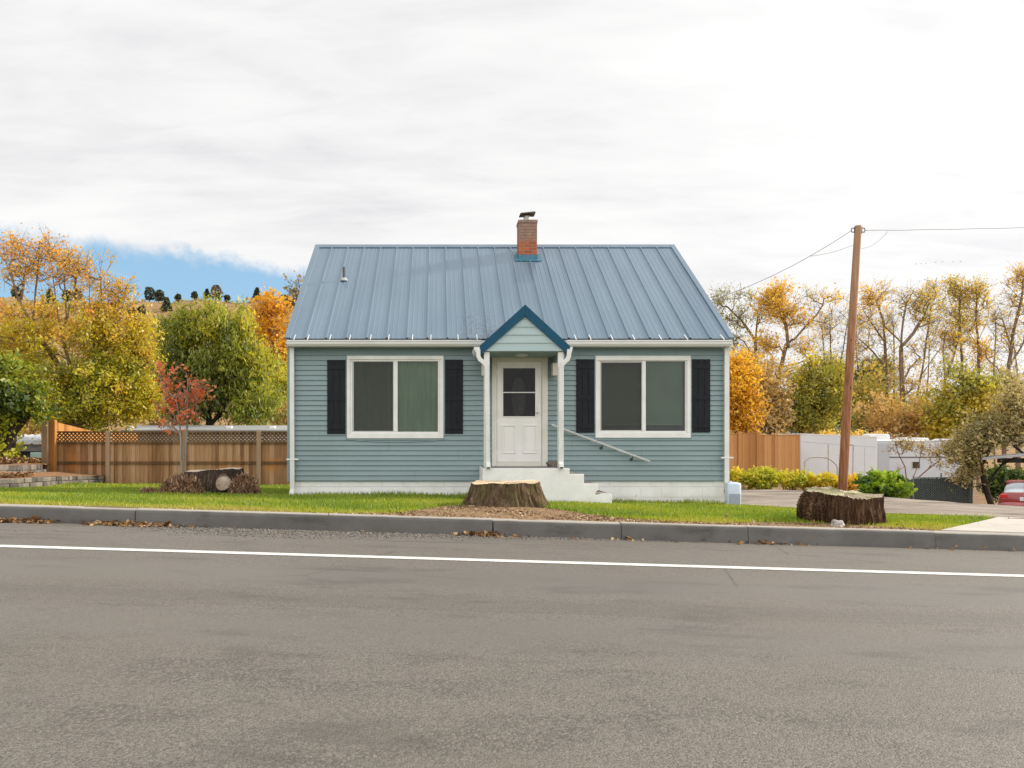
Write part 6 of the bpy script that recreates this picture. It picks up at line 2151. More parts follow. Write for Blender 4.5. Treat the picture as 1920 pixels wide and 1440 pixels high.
FY = 26.0
fence = thing('lattice_fence', 'weathered cedar board fence with a lattice top running left from the house', 'fence', (-9, FY, -0.15))
px_posts = [(128, None), (203, 1), (347, 1), (486, 1), (541, None)]
fx = [hx(p, FY) for p, _ in px_posts]
z_top, z_lt, z_lb, z_mid = hz(808.5, FY), hz(812, FY), hz(829, FY), hz(867.5, FY)
z_bot = lambda x_: Tz(x_, FY) - 0.03
rf_ = random.Random(8)
for i in range(4):
    xa, xb = fx[i] + 0.075, fx[i + 1] - 0.075
    if i == 0:
        xa = hx(106, FY)
    if i == 3:
        xb = hx(545, FY)
    # boards
    mb = MB()
    x_ = xa
    while x_ < xb - 0.03:
        w = min(0.139, xb - x_)
        d = rf_.uniform(-0.004, 0.004)
        mb.box(x_, x_ + w - 0.006, FY - 0.012 + d, FY + 0.010 + d, z_bot(x_), z_lb - 0.035)
        x_ += 0.139
    bp = mb.build('board_panel', w_board, fence)
    mb = MB()
    mb.box(xa, xb, FY - 0.055, FY - 0.018, z_mid - 0.045, z_mid + 0.045)
    mb.build('rail', w_rail, fence)
    mb = MB()
    mb.box(xa, xb, FY - 0.055, FY + 0.045, z_lb - 0.055, z_lb + 0.025)
    mb.build('rail', w_rail, fence)
    mb = MB()
    mb.box(xa, xb, FY - 0.055, FY + 0.045, z_top - 0.055, z_top)
    mb.build('rail', w_rail, fence)
    # lattice
    mb = MB()
    zl, zh = z_lb + 0.025, z_top - 0.055
    hgt_ = zh - zl
    sp, wd = 0.128, 0.040
    for sgn, yy_ in ((1, FY - 0.008), (-1, FY + 0.004)):
        s0 = xa - hgt_
        while s0 < xb + hgt_:
            # strip from (s0, zl) to (s0 + sgn*hgt, zh), clipped in x
            p0, p1 = s0, s0 + sgn * hgt_
            t0, t1 = 0.0, 1.0
            dx_ = p1 - p0
            for lim, sg in ((xa, 1), (xb, -1)):
                # inside: sg*(x-lim) >= 0
                f0, f1 = sg * (p0 - lim), sg * (p1 - lim)
                if f0 < 0 and f1 < 0:
                    t0, t1 = 1, 0
                elif f0 < 0:
                    t0 = max(t0, f0 / (f0 - f1))
                elif f1 < 0:
                    t1 = min(t1, f0 / (f0 - f1))
            if t1 - t0 > 0.05:
                A = (p0 + dx_ * t0, zl + hgt_ * t0)
                B = (p0 + dx_ * t1, zl + hgt_ * t1)
                ww = wd * 0.7
                mb.hexa([(A[0] - ww, yy_, A[1]), (A[0] + ww, yy_, A[1]), (A[0] + ww, yy_ + 0.010, A[1]), (A[0] - ww, yy_ + 0.010, A[1]),
                         (B[0] - ww, yy_, B[1]), (B[0] + ww, yy_, B[1]), (B[0] + ww, yy_ + 0.010, B[1]), (B[0] - ww, yy_ + 0.010, B[1])])
            s0 += sp
    mb.build('lattice', w_rail, fence)
for i in (1, 2, 3):
    mb = MB()
    mb.box(fx[i] - 0.072, fx[i] + 0.072, FY - 0.085, FY + 0.055, Tz(fx[i], FY) - 0.1, z_top + 0.005)
    mb.build('post', w_post, fence, bevel=0.008)
# corner posts and the run of orange boards going back from the corner
side = thing('side_fence', 'tall orange cedar fence running back from the corner post, above the block wall', 'fence', (-12.7, FY, 0.3))
xs_ = hx(98, 25.8)
for pa, pb, yy_, zt_, mt in ((79, 91, 25.7, hz(790, 25.7), w_post), (93, 104.5, 25.78, hz(787.5, 25.78), w_orange)):
    mb = MB()
    mb.box(hx(pa, yy_), hx(pb, yy_), yy_ - 0.06, yy_ + 0.10, -0.1, zt_)
    mb.build('post', mt, side, bevel=0.01)
mb = MB()
y_ = 25.9
k_ = 0
while y_ < 33:
    t = (y_ - 25.9) / 3.2
    zt_ = 1.88 - min(t, 1) * 0.30
    mb.box(xs_ - 0.01, xs_ + 0.012, y_, y_ + 0.133, -0.2, zt_)
    y_ += 0.139
mb.build('board_panel', w_orange, side)
mb = MB()
for zz in (0.35, 1.2):
    mb.box(xs_ - 0.06, xs_ - 0.012, 25.9, 33, zz, zz + 0.09)
mb.build('rail', w_orange, side)


# block retaining walls
def m_block():
    m, k, out = new_mat('split_face_block')
    co = k.coords()
    n = k.noise(co, 7, 6, 0.7)
    x, y, z = k.xyz(co)
    a = k.new('ShaderNodeAttribute', attribute_name='tint').outputs['Fac']
    col = k.ramp(k.math('ADD', k.math('MULTIPLY', n, 0.6), k.math('MULTIPLY', a, 0.4)), [(0.25, (0.075, 0.067, 0.058)), (0.5, (0.155, 0.138, 0.12)), (0.72, (0.27, 0.235, 0.195))])
    pbsdf(k, out, col, 0.95, 0, 0.2, n, 0.03, 0.9)
    return m


mat_block = m_block()


def block_wall(label, path, courses, hgt_, seed, name='retaining_wall'):
    """path: list of (x, y, ztop)"""
    r_ = random.Random(seed)
    P_ = [Vector(p) for p in path]
    L = [0]
    for a, b in zip(P_[:-1], P_[1:]):
        L.append(L[-1] + (b - a).length)

    def at(s):
        s = max(0, min(L[-1] - 1e-4, s))
        for i in range(len(P_) - 1):
            if s <= L[i + 1]:
                t = (s - L[i]) / (L[i + 1] - L[i])
                return P_[i].lerp(P_[i + 1], t), (P_[i + 1] - P_[i]).normalized()
    mb_ = MB()
    tints = []
    for c in range(courses):
        s = -r_.uniform(0, 0.25) * (c % 2)
        while s < L[-1]:
            w = r_.choice([0.22, 0.30, 0.36, 0.40])
            a, da = at(s + 0.006)
            b, db = at(s + w - 0.006)
            if (b - a).length > 0.08:
                d = (b - a).normalized()
                nrm = Vector((d.y, -d.x, 0)).normalized()
                f_ = r_.uniform(-0.015, 0.02)
                set_ = -0.025 * c
                za, zb = a.z - hgt_ * (courses - c - 1), b.z - hgt_ * (courses - c - 1)
                o1, o2 = nrm * (f_ + set_ * -1 * 0 + 0.0 - set_ * 0), nrm * -0.22
                fo = nrm * (f_ - 0.02 * c)
                mb_.hexa([tuple(a + fo)[:2] + (za - hgt_ + 0.006,), tuple(b + fo)[:2] + (zb - hgt_ + 0.006,), tuple(b + o2)[:2] + (zb - hgt_ + 0.006,), tuple(a + o2)[:2] + (za - hgt_ + 0.006,),
                          tuple(a + fo * 0.9)[:2] + (za,), tuple(b + fo * 0.9)[:2] + (zb,), tuple(b + o2)[:2] + (zb,), tuple(a + o2)[:2] + (za,)])
                tints += [r_.random()] * 6
            s += w
    o_ = mb_.build(name, mat_block, None, bevel=0.018, origin=tuple(P_[0]), fix=False)
    at_ = o_.data.attributes.new('tint', 'FLOAT', 'FACE')
    at_.data.foreach_set('value', np.array(tints, np.float32))
    return tag(o_, label, 'wall')


def WP(px, py, Y):
    x_, y_, z_ = W(px, py, Y)
    return (x_, y_, z_)


block_wall('lower tier of the grey block retaining wall, curving to meet the fence', [WP(-140, 906, 18.6), WP(-40, 900.5, 19.4), WP(30, 897.5, 20.4), WP(90, 894, 22.2), WP(140, 892.5, 24.2), WP(196, 891.5, 25.8)], 3, 0.135, 5)
block_wall('upper tier of the grey block retaining wall below the dark green tree', [WP(-140, 872, 20.4), WP(-30, 872.2, 21.6), WP(30, 872, 22.6), WP(82, 871, 24.8)], 3, 0.165, 6)
block_wall('low stepped end blocks of the upper retaining wall beside the corner post', [WP(52, 880.5, 24.5), WP(89, 880, 25.2)], 2, 0.15, 7, 'retaining_wall')


def bed(name, poly_front, poly_back, seed):
    """soil filled between two lines"""
    mb_ = MB()
    n_ = len(poly_front)
    r_ = random.Random(seed)
    K = 10
    for i in range(n_):
        for j in range(K + 1):
            t = j / K
            a, b = Vector(poly_front[i]), Vector(poly_back[i])
            p = a.lerp(b, t)
            mb_.v.append((p.x, p.y, p.z + r_.uniform(-0.02, 0.03)))
    for i in range(n_ - 1):
        for j in range(K):
            q_ = i * (K + 1) + j
            mb_.f.append((q_, q_ + K + 1, q_ + K + 2, q_ + 1))
    o_ = mb_.build(name, mat_bed, smooth=True)
    return tag(o_, kind='structure')


mat_bed = simple('bark_mulch', [(0.28, (0.09, 0.045, 0.022)), (0.5, (0.24, 0.12, 0.05)), (0.72, (0.40, 0.21, 0.09))], 14, rough=0.95, bump=0.03)
bed('planting_bed', [WP(-140, 908, 18.7), WP(-40, 901.5, 19.5), WP(30, 898.5, 20.5), WP(90, 894.6, 22.3), WP(140, 893, 24.3), WP(192, 892, 25.7)],
    [(-17, 20.6, 0.58), (-12.3, 21.7, 0.44), (-12.0, 22.8, 0.33), (-12.2, 24.9, 0.28), (-12.3, 25.9, 0.22), (-10.9, 25.95, 0.1)], 3)
bed('planting_bed', [WP(-140, 873, 20.55), WP(-30, 873.2, 21.75), WP(30, 873, 22.75), WP(82, 872, 24.95)], [(-24, 30, 0.75), (-17, 30, 0.68), (-14.6, 29, 0.6), (-12.95, 27, 0.5)], 4)
_r = np.random.default_rng(44)
n_ = 900
s_ = _r.random(n_)
t_ = _r.random(n_) ** 1.5
fa, fb = np.array(W(-40, 866, 21.7)), np.array(W(75, 868.5, 25.2))
P_ = fa + (fb - fa) * s_[:, None] + np.stack([-0.5 * t_, 2.2 * t_, 0.04 * t_], -1)
P_[:, 2] += _r.uniform(-0.03, 0.07, n_)
fa, fb = np.array(W(-40, 897, 19.9)), np.array(W(45, 893.5, 21.3))
Q_ = fa + (fb - fa) * s_[:500, None] + np.stack([-0.2 * t_[:500], 1.0 * t_[:500], 0.04 * t_[:500]], -1)
Q_[:, 2] += _r.uniform(-0.02, 0.05, 500)
V_, _ = leaf_quads(_r, np.concatenate([P_, Q_]), 0.11, flat=0.5)
o = np_mesh('leaf_litter', V_, np.arange(len(V_)).reshape(-1, 4), m_litter, tint=_r.random(1400))
tag(o, 'orange-brown fallen leaves covering the beds above the block walls', 'leaf litter', kind='stuff')

# old shed at the far left, behind the block wall
shed = thing('shed', 'small grey shed with a pale tin roof at the left edge behind the fence corner', 'shed', W(50, 880, 33))
mt_tin = simple('pale_tin', two((0.50, 0.53, 0.58), (0.68, 0.71, 0.76)), 3, (4, 1, 1), rough=0.4, metal=0.3)
mt_grey = simple('grey_planks', two((0.10, 0.095, 0.09), (0.19, 0.18, 0.165)), 5, (1, 1, 6), rough=0.85)
ys_ = 33
mb = MB()
mb.box(hx(-30, ys_), hx(86, ys_), ys_, ys_ + 2.4, 0.1, hz(846, ys_))
mb.build('wall', simple('dark_planks', two((0.03, 0.027, 0.024), (0.07, 0.063, 0.055)), 5, (6, 1, 1), rough=0.9), shed)
mb = MB()
mb.box(hx(-30, ys_), hx(88, ys_), ys_ - 0.35, ys_ - 0.30, hz(846, ys_), hz(833, ys_))
mb.build('fascia', mt_grey, shed)
mb = MB()
n_ = 34
xa, xb = hx(-30, ys_), hx(90, ys_)
for i in range(n_):
    u0, u1 = xa + (xb - xa) * i / n_, xa + (xb - xa) * (i + 1) / n_
    h0, h1 = 0.03 * math.sin(i * 1.6), 0.03 * math.sin((i + 1) * 1.6)
    mb.quad((u0, ys_ - 0.5, hz(830.5, ys_) + h0), (u1, ys_ - 0.5, hz(830.5, ys_) + h1), (u1, ys_ + 2.6, hz(817, ys_) + 0.06 + h1), (u0, ys_ + 2.6, hz(817, ys_) + 0.06 + h0))
o = mb.build('roof', mt_tin, shed, fix=False)
md = o.modifiers.new('Solid', 'SOLIDIFY')
md.thickness = 0.03
mb = MB()
mb.box(hx(56, 31), hx(79, 31), 31, 31.6, hz(885, 31), hz(848, 31))
o = mb.build('storage_bin', simple('faded_green_plastic', two((0.20, 0.31, 0.25), (0.27, 0.38, 0.31)), 4, rough=0.5), None, bevel=0.04, origin=W(67, 885, 31))
tag(o, 'faded green bin standing before the grey shed', 'bin')

# long low mobile home behind the lattice fence
mh = thing('mobile_home', 'long low mobile home whose grey roof shows just above the lattice fence', 'mobile home', W(400, 880, 38))
ym = 38
mb = MB()
mb.box(hx(232, ym), hx(640, ym), ym + 0.3, ym + 4.2, -0.8, hz(806, ym))
mb.build('wall', simple('cream_siding', two((0.40, 0.385, 0.35), (0.5, 0.48, 0.44)), 3, (1, 1, 8), rough=0.6), mh)
mb = MB()
zr, ze = hz(797.5, ym + 2.2), hz(806, ym)
mb.prism([(ym + 0.05, ze - 0.12), (ym + 0.05, ze), (ym + 2.25, zr), (ym + 4.45, ze), (ym + 4.45, ze - 0.12)], hx(226, ym), hx(645, ym), 'x')
rfm = mb.build('roof', simple('grey_roof_metal', two((0.25, 0.255, 0.26), (0.36, 0.365, 0.37)), 2, (0.4, 4, 1), rough=0.5), mh)
for p in (245, 430, 511):
    mb = MB()
    xv = hx(p, ym + 1.0)
    zv = ze + (zr - ze) * 0.42
    mb.box(xv - 0.14, xv + 0.14, ym + 0.85, ym + 1.15, zv - 0.05, zv + 0.09)
    mb.build('roof_vent', mat_white, rfm, bevel=0.02)

# ------------------------------------------------------------------ right side
fy = 32.0
cf = thing('cedar_fence', 'solid honey-coloured cedar fence between the house and the white panel', 'fence', (13, fy, -0.4))
x0, x1 = hx(1215, fy), hx(1500, fy)
for a, b, dyy, zt_ in ((x0, hx(1386, fy), 0.02, hz(812.5, fy)), (hx(1386, fy), hx(1420, fy), 0.0, hz(811.5, fy)), (hx(1420, fy), x1, 0.01, hz(815, fy))):
    mb = MB()
    x_ = a
    while x_ < b - 0.02:
        w = min(0.14, b - x_)
        mb.box(x_, x_ + w - 0.004, fy + dyy + rf_.uniform(-.004, .004), fy + dyy + 0.022, -0.9, zt_ - 0.03)
        x_ += 0.14
    mb.build('board_panel', w_right, cf)
    mb = MB()
    mb.box(a + .002, b - .002, fy + dyy - 0.02, fy + dyy + 0.06, zt_ - 0.028, zt_)
    mb.build('cap_rail', w_right, cf)
for p in (1386, 1420):
    mb = MB()
    mb.box(hx(p, fy) - 0.05, hx(p, fy) + 0.05, fy - 0.06, fy - 0.008, -0.9, hz(809, fy))
    mb.build('post', w_right, cf, bevel=0.006)

# white storage unit (front panel) and camper trailer
mat_wpanel = simple('white_panel', two((0.57, 0.58, 0.60), (0.63, 0.64, 0.66)), 0.8, rough=0.5)
mat_wseam = simple('panel_seam', two((0.42, 0.43, 0.44), (0.5, 0.51, 0.52)), 3, rough=0.5)
yw = 33.0
wu = thing('storage_trailer', 'flat-sided white trailer with seamed panels right of the cedar fence', 'trailer', W(1570, 900, yw))
mb = MB()
za, zb = hz(813.5, yw), hz(819.5, yw)
xa, xb = hx(1501, yw), hx(1645, yw)
xm = xb
mb.hexa([(xa, yw, -1.1), (xb, yw, -1.1), (xb, yw + 2.2, -1.1), (xa, yw + 2.2, -1.1), (xa, yw, za), (xb, yw, zb), (xb, yw + 2.2, zb), (xa, yw + 2.2, za)])
mb.build('body', mat_wpanel, wu, bevel=0.03)
mb = MB()
mb.hexa([(xa - .01, yw - 0.012, za - 0.015), (xb + .01, yw - 0.012, zb - 0.015), (xb + .01, yw + 2.21, zb - 0.015), (xa - .01, yw + 2.21, za - 0.015), (xa - .01, yw - 0.012, za + 0.02), (xb + .01, yw - 0.012, zb + 0.02), (xb + .01, yw + 2.21, zb + 0.02), (xa - .01, yw + 2.21, za + 0.02)])
mb.build('roof_edge', mat_white, wu)
for (pa, ya, pb, yb2) in ((1503, 828, 1643, 838.5),):
    mb = MB()
    mb.hexa([(hx(pa, yw), yw - 0.006, hz(ya, yw) - 0.012), (hx(pb, yw), yw - 0.006, hz(yb2, yw) - 0.012), (hx(pb, yw), yw + 0.002, hz(yb2, yw) - 0.012), (hx(pa, yw), yw + 0.002, hz(ya, yw) - 0.012),
             (hx(pa, yw), yw - 0.006, hz(ya, yw) + 0.012), (hx(pb, yw), yw - 0.006, hz(yb2, yw) + 0.012), (hx(pb, yw), yw + 0.002, hz(yb2, yw) + 0.012), (hx(pa, yw), yw + 0.002, hz(ya, yw) + 0.012)])
    mb.build('panel_seam', mat_wseam, wu)
for p in (1553.5, 1621):
    mb = MB()
    mb.box(hx(p, yw) - 0.012, hx(p, yw) + 0.012, yw - 0.008, yw + 0.002, -1.0, hz(833 if p < 1600 else 838, yw) - 0.02)
    mb.build('panel_seam', mat_wseam, wu)
# bent pipe frame standing before it
mat_pipe = simple('weathered_pipe', two((0.34, 0.30, 0.26), (0.50, 0.46, 0.41)), 8, rough=0.5, metal=0.3)
yp = 30.5
pf = thing('pipe_frame', 'bent tan pipe arch standing in front of the white trailer', 'frame', W(1540, 905, yp))
mb = MB()
mb.tube([W(1508, 915, yp), W(1509, 866, yp), W(1512, 862, yp), W(1520, 857.5, yp), W(1536, 857, yp), W(1552, 859, yp), W(1558, 862, yp), W(1568, 871, yp), W(1570, 876, yp), W(1570, 915, yp)], 0.028, 8)
mb.build('arch', mat_pipe, pf)
mb = MB()
mb.tube([W(1553, 915, yp), W(1553, 833, yp)], 0.022, 8)
mb.build('post', mat_pipe, pf)
mb = MB()
mb.tube([W(1598.5, 915, yp), W(1600, 835.5, yp), W(1599, 834, yp), W(1592, 833, yp)], 0.024, 8)
mb.build('post', mat_pipe, pf)

yr = 36.0
rv = thing('camper_trailer', 'white camper trailer with an air conditioner on its roof', 'camper', W(1730, 900, yr))
mat_rv = simple('white_fibreglass', two((0.47, 0.485, 0.51), (0.53, 0.545, 0.57)), 0.8, rough=0.45)
mat_rvtop = simple('white_roof_membrane', two((0.62, 0.615, 0.60), (0.70, 0.695, 0.68)), 2, rough=0.5)
xa, xb = hx(1640, yr), hx(1803, yr)
z0_, z1_ = -1.25, hz(827, yr)
mb = MB()
mb.prism([(xa, z0_), (xb - 0.25, z0_), (xb, z0_ + 0.35), (xb, z1_ - 0.15), (xb - 0.12, z1_), (xa, z1_ + 0.03)], yr, yr + 2.4, 'y')
mb.build('body', mat_rv, rv, bevel=0.03)
mb = MB()
n_ = 30
for i in range(n_):
    u0, u1 = xa + (xb - xa) * i / n_, xa + (xb - xa) * (i + 1) / n_
    f = lambda i_: 0.10 - 0.0045 * i_ + 0.012 * math.sin(i_ * 1.9) - (0.08 if i_ >= n_ else 0)
    mb.hexa([(u0, yr - 0.03, z1_ + 0.0), (u1, yr - 0.03, z1_ + 0.0), (u1, yr + 2.43, z1_ + 0.0), (u0, yr + 2.43, z1_ + 0.0), (u0, yr + 0.06, z1_ + f(i)), (u1, yr + 0.06, z1_ + f(i + 1)), (u1, yr + 2.34, z1_ + f(i + 1) + .02), (u0, yr + 2.34, z1_ + f(i) + .02)])
mb.build('roof', mat_rvtop, rv)
mb = MB()
mb.prism([(hx(1632, 36.6), z1_ + 0.05), (hx(1671, 36.6), z1_ + 0.05), (hx(1671.5, 36.6), z1_ + 0.29), (hx(1668, 36.6), z1_ + 0.33), (hx(1642, 36.6), z1_ + 0.34), (hx(1634, 36.6), z1_ + 0.29)], 36.7, 37.5, 'y')
mb.build('air_conditioner', mat_rvtop, rv, bevel=0.04)
for p, w, h_ in ((1695, 0.28, 0.13), (1720, 0.10, 0.12), (1732, 0.22, 0.11), (1775, 0.5, 0.06)):
    mb = MB()
    mb.prism([(hx(p, 36.8) - w, z1_ + 0.03), (hx(p, 36.8) + w, z1_ + 0.03), (hx(p, 36.8) + w * 0.7, z1_ + 0.04 + h_), (hx(p, 36.8) - w * 0.6, z1_ + 0.05 + h_)], 36.7, 37.2, 'y')
    mb.build('roof_vent', mat_rvtop, rv, bevel=0.02)
mb = MB()
mb.box(hx(1667, yr), hx(1795, yr), yr - 0.012, yr + 0.002, hz(858.5, yr), hz(856.3, yr))
mb.build('stripe', simple('dark_stripe', two((0.07, 0.06, 0.055), (0.12, 0.10, 0.09)), 5, rough=0.5), rv)
mb = MB()
mb.box(hx(1667, yr), hx(1695, yr), yr - 0.012, yr + 0.002, hz(885.5, yr), hz(884, yr))
mb.build('hatch_seam', mat_wseam, rv)
mb = MB()
mb.box(hx(1646, yr), hx(1667, yr), yr - 0.03, yr + 0.002, hz(900, yr), hz(831, yr))
mb.build('slide_out', simple('slide_panel', two((0.36, 0.375, 0.40), (0.41, 0.425, 0.45)), 1, rough=0.45), rv, bevel=0.02)
mb = MB()
mb.box(hx(1709.5, yr), hx(1725, yr), yr - 0.02, yr + 0.002, hz(878.5, yr), hz(865, yr))
wv_ = mb.build('window', mat_sash_grey, rv, bevel=0.02)
mb = MB()
mb.box(hx(1710.7, yr), hx(1723.8, yr), yr - 0.026, yr - 0.018, hz(877.5, yr), hz(866, yr))
mb.build('pane', simple('dark_glass', two((0.035, 0.03, 0.015), (0.07, 0.06, 0.03)), 3, rough=0.08), wv_)
mb = MB()
mb.box(xa, xb - 0.1, yr - 0.01, yr + 0.003, hz(838.5, yr), hz(837.5, yr))
mb.build('trim_seam', mat_wseam, rv)

# chain-link fence with dark slats
yc = 24.0
cl = thing('chain_link_fence', 'low chain-link fence with dark green slats in front of the white camper', 'fence', (15.6, yc, -0.95))
xa, xb = hx(1714, yc), hx(1820, yc)
zt_ = hz(895.5, yc)


def m_slats():
    m, k, out = new_mat('dark_privacy_slats')
    co = k.coords()
    n = k.noise(k.coords((14, 1, 1.2)), 3, 4, 0.6)
    col = k.ramp(n, [(0.3, (0.012, 0.018, 0.016)), (0.6, (0.03, 0.045, 0.04)), (0.78, (0.06, 0.08, 0.075))])
    pbsdf(k, out, col, 0.6, 0, 0.3)
    return m


mb = MB()
x_ = xa
zb_ = Tz((xa + xb) / 2, yc) - 0.3
while x_ < xb:
    mb.box(x_, x_ + 0.055, yc + 0.006, yc + 0.012, zb_, zt_ - 0.02 + rf_.uniform(-.01, .01))
    x_ += 0.060
mb.build('slat_panel', m_slats(), cl)
mat_wire = simple('fence_wire', two((0.13, 0.15, 0.145), (0.22, 0.245, 0.24)), 8, rough=0.5, metal=0.4)
p0, p1, r0_ = [], [], []
hgt_ = zt_ - zb_
for sgn, oy in ((1, 0.0), (-1, -0.006)):
    s0 = xa - hgt_
    while s0 < xb + hgt_:
        a0, a1 = s0, s0 + sgn * hgt_
        lo_, hi_ = 0.0, 1.0
        for lim, sg in ((xa, 1), (xb, -1)):
            f0, f1 = sg * (a0 - lim), sg * (a1 - lim)
            if f0 < 0 and f1 < 0:
                lo_, hi_ = 1, 0
            elif f0 < 0:
                lo_ = max(lo_, f0 / (f0 - f1))
            elif f1 < 0:
                hi_ = min(hi_, f0 / (f0 - f1))
        if hi_ > lo_:
            p0.append((a0 + (a1 - a0) * lo_, yc + oy, zb_ + hgt_ * lo_))
            p1.append((a0 + (a1 - a0) * hi_, yc + oy, zb_ + hgt_ * hi_))
        s0 += 0.075
v_, f_ = seg_tubes(p0, p1, np.full(len(p0), 0.004), np.full(len(p0), 0.004), 4)
np_mesh('wire_mesh', v_, f_, mat_wire, parent=cl)
for p in (1714, 1766, 1820):
    mb = MB()
    mb.tube([(hx(p, yc), yc + 0.03, zb_ - 0.1), (hx(p, yc), yc + 0.03, zt_ + (0.06 if p != 1766 else 0.14))], 0.024, 10)
    mb.build('post', mat_wire, cl)
mb = MB()
mb.tube([(xa, yc + 0.02, zt_), (xb, yc + 0.02, zt_)], 0.016, 8)
mb.build('top_rail', mat_wire, cl)

# small weathered planter boards at the left end of the chain-link fence
mb = MB()
for i in range(5):
    xx = hx(1691 + i * 4.6, 24.6)
    mb.box(xx, xx + 0.07, 24.6, 24.63, Tz(xx, 24.6) - 0.2, hz(898 + 1.5 * (i % 2), 24.6))
mb.box(hx(1690, 24.6), hx(1714, 24.6), 24.632, 24.66, hz(908, 24.6), hz(904, 24.6))
o = mb.build('picket_screen', mt_grey, None, origin=W(1700, 915, 24.6))
tag(o, 'short grey picket section between the round green shrub and the dark chain-link fence', 'fence')

# canopy roof beside the bush
yk = 22.2
cp = thing('carport', 'dark lean-to canopy with a slanting grey roof beside the olive bush', 'carport', W(1870, 940, yk))
mb = MB()
A = [W(1842, 859, yk), W(1925, 852, yk), W(1925, 848, yk + 1.6), W(1846, 856, yk + 1.6)]
mb.hexa([tuple(Vector(p) - Vector((0, 0, 0.05))) for p in A] + A)
mb.build('roof', simple('grey_canopy', two((0.20, 0.205, 0.215), (0.32, 0.325, 0.335)), 2, rough=0.45), cp)
for p, y_ in ((1924, yk + .1), (1924, yk + 1.5)):
    mb = MB()
    xx = hx(p, y_)
    mb.box(xx - 0.035, xx + 0.035, y_ - 0.035, y_ + 0.035, -1.7, hz(856 if p < 1900 else 852, y_) - 0.06)
    mb.build('post', mat_dark, cp)
mb = MB()
mb.box(hx(1874, yk + 1.5), hx(1925, yk + 1.5), yk + 1.56, yk + 1.6, hz(868, yk + 1.5), hz(859, yk + 1.5))
mb.build('back_panel', mat_dark, cp)

# red car, seen from behind beyond the crest of the drive; it points away from the viewer
yk = 32.0
xc_ = hx(1921, yk)
zc_ = -1.88
car = thing('car', 'dark red sedan seen from behind at the right edge, half hidden by the drive', 'car', (xc_, yk, zc_))


def loft(stations, nseg=20, power=3.2):
    """stations: (y, half width, z low, z high); super-elliptic sections"""
    mb_ = MB()
    for (y_, hw, zl_, zh_) in stations:
        for j in range(nseg):
            t = 2 * math.pi * j / nseg + math.pi / nseg
            c_, s_ = math.cos(t), math.sin(t)
            x_ = math.copysign(abs(c_) ** (2 / power), c_) * hw
            z_ = (zl_ + zh_) / 2 + math.copysign(abs(s_) ** (2 / power), s_) * (zh_ - zl_) / 2
            mb_.v.append((xc_ + x_, yk + y_, zc_ + z_))
    m_ = len(stations)
    for i in range(m_ - 1):
        for j in range(nseg):
            j2 = (j + 1) % nseg
            mb_.f.append((i * nseg + j, i * nseg + j2, (i + 1) * nseg + j2, (i + 1) * nseg + j))
    mb_.f.append(tuple(range(nseg)))
    mb_.f.append(tuple((m_ - 1) * nseg + j for j in range(nseg)))
    return mb_


mat_red = simple('red_car_paint', two((0.22, 0.016, 0.02), (0.27, 0.022, 0.026)), 2, rough=0.22, coat=0.6, spec=0.5)
mat_glassc = simple('car_glass', two((0.42, 0.45, 0.47), (0.5, 0.53, 0.55)), 2, rough=0.06, metal=0.85)
loft([(0.0, 0.76, 0.48, 0.98), (0.04, 0.81, 0.40, 1.01), (0.12, 0.86, 0.30, 1.03), (0.5, 0.885, 0.22, 1.04), (1.2, 0.89, 0.20, 1.02), (3.0, 0.89, 0.20, 0.98), (4.0, 0.87, 0.22, 0.88), (4.5, 0.78, 0.30, 0.74), (4.62, 0.68, 0.38, 0.66)], 28, 4.0).build('body', mat_red, car, smooth=True)
loft([(0.52, 0.70, 0.90, 1.05), (0.95, 0.68, 0.90, 1.28), (1.35, 0.645, 0.9, 1.435), (1.9, 0.64, 0.9, 1.47), (2.5, 0.65, 0.9, 1.43), (3.3, 0.72, 0.85, 0.97)], 28, 3.4).build('glasshouse', mat_glassc, car, smooth=True)
loft([(1.30, 0.635, 1.30, 1.448), (1.6, 0.625, 1.30, 1.475), (2.1, 0.625, 1.3, 1.478), (2.5, 0.62, 1.28, 1.44)], 28, 3.4).build('roof', mat_red, car, smooth=True)
for s_ in (-1, 1):
    mb = MB()
    cx_ = xc_ + s_ * 0.66
    mb.prism([(cx_ - 0.15, zc_ + 0.80), (cx_ + 0.15, zc_ + 0.80), (cx_ + 0.16 if s_ > 0 else cx_ + .12, zc_ + 0.95), (cx_ - 0.12 if s_ > 0 else cx_ - .16, zc_ + 0.95)], yk - 0.015, yk + 0.16, 'y')
    mb.build('tail_lamp', simple('lamp_red', two((0.45, 0.012, 0.015), (0.6, 0.02, 0.02)), 4, rough=0.12, coat=0.5), car, bevel=0.02)
    mb = MB()
    mb.tube([(xc_ + s_ * 0.70, yk + 0.95, zc_ + 0.32), (xc_ + s_ * 0.895, yk + 0.95, zc_ + 0.32)], 0.32, 24)
    wl = mb.build('wheel', simple('tyre_rubber', two((0.012, 0.012, 0.012), (0.025, 0.025, 0.025)), 6, rough=0.85), car, bevel=0.03)
    mb = MB()
    mb.tube([(xc_ + s_ * 0.88, yk + 0.95, zc_ + 0.32), (xc_ + s_ * 0.90, yk + 0.95, zc_ + 0.32)], 0.20, 16)
    mb.build('rim', simple('rim_alloy', two((0.4, 0.4, 0.4), (0.55, 0.55, 0.55)), 6, rough=0.3, metal=0.7), wl)
    mb = MB()
    mb.tube([(xc_ + s_ * 0.70, yk + 3.7, zc_ + 0.32), (xc_ + s_ * 0.885, yk + 3.7, zc_ + 0.32)], 0.32, 24)
    mb.build('wheel', bpy.data.materials['tyre_rubber'], car, bevel=0.03)
mb = MB()
mb.box(xc_ - 0.156, xc_ + 0.156, yk - 0.018, yk + 0.02, zc_ + 0.70, zc_ + 0.855)
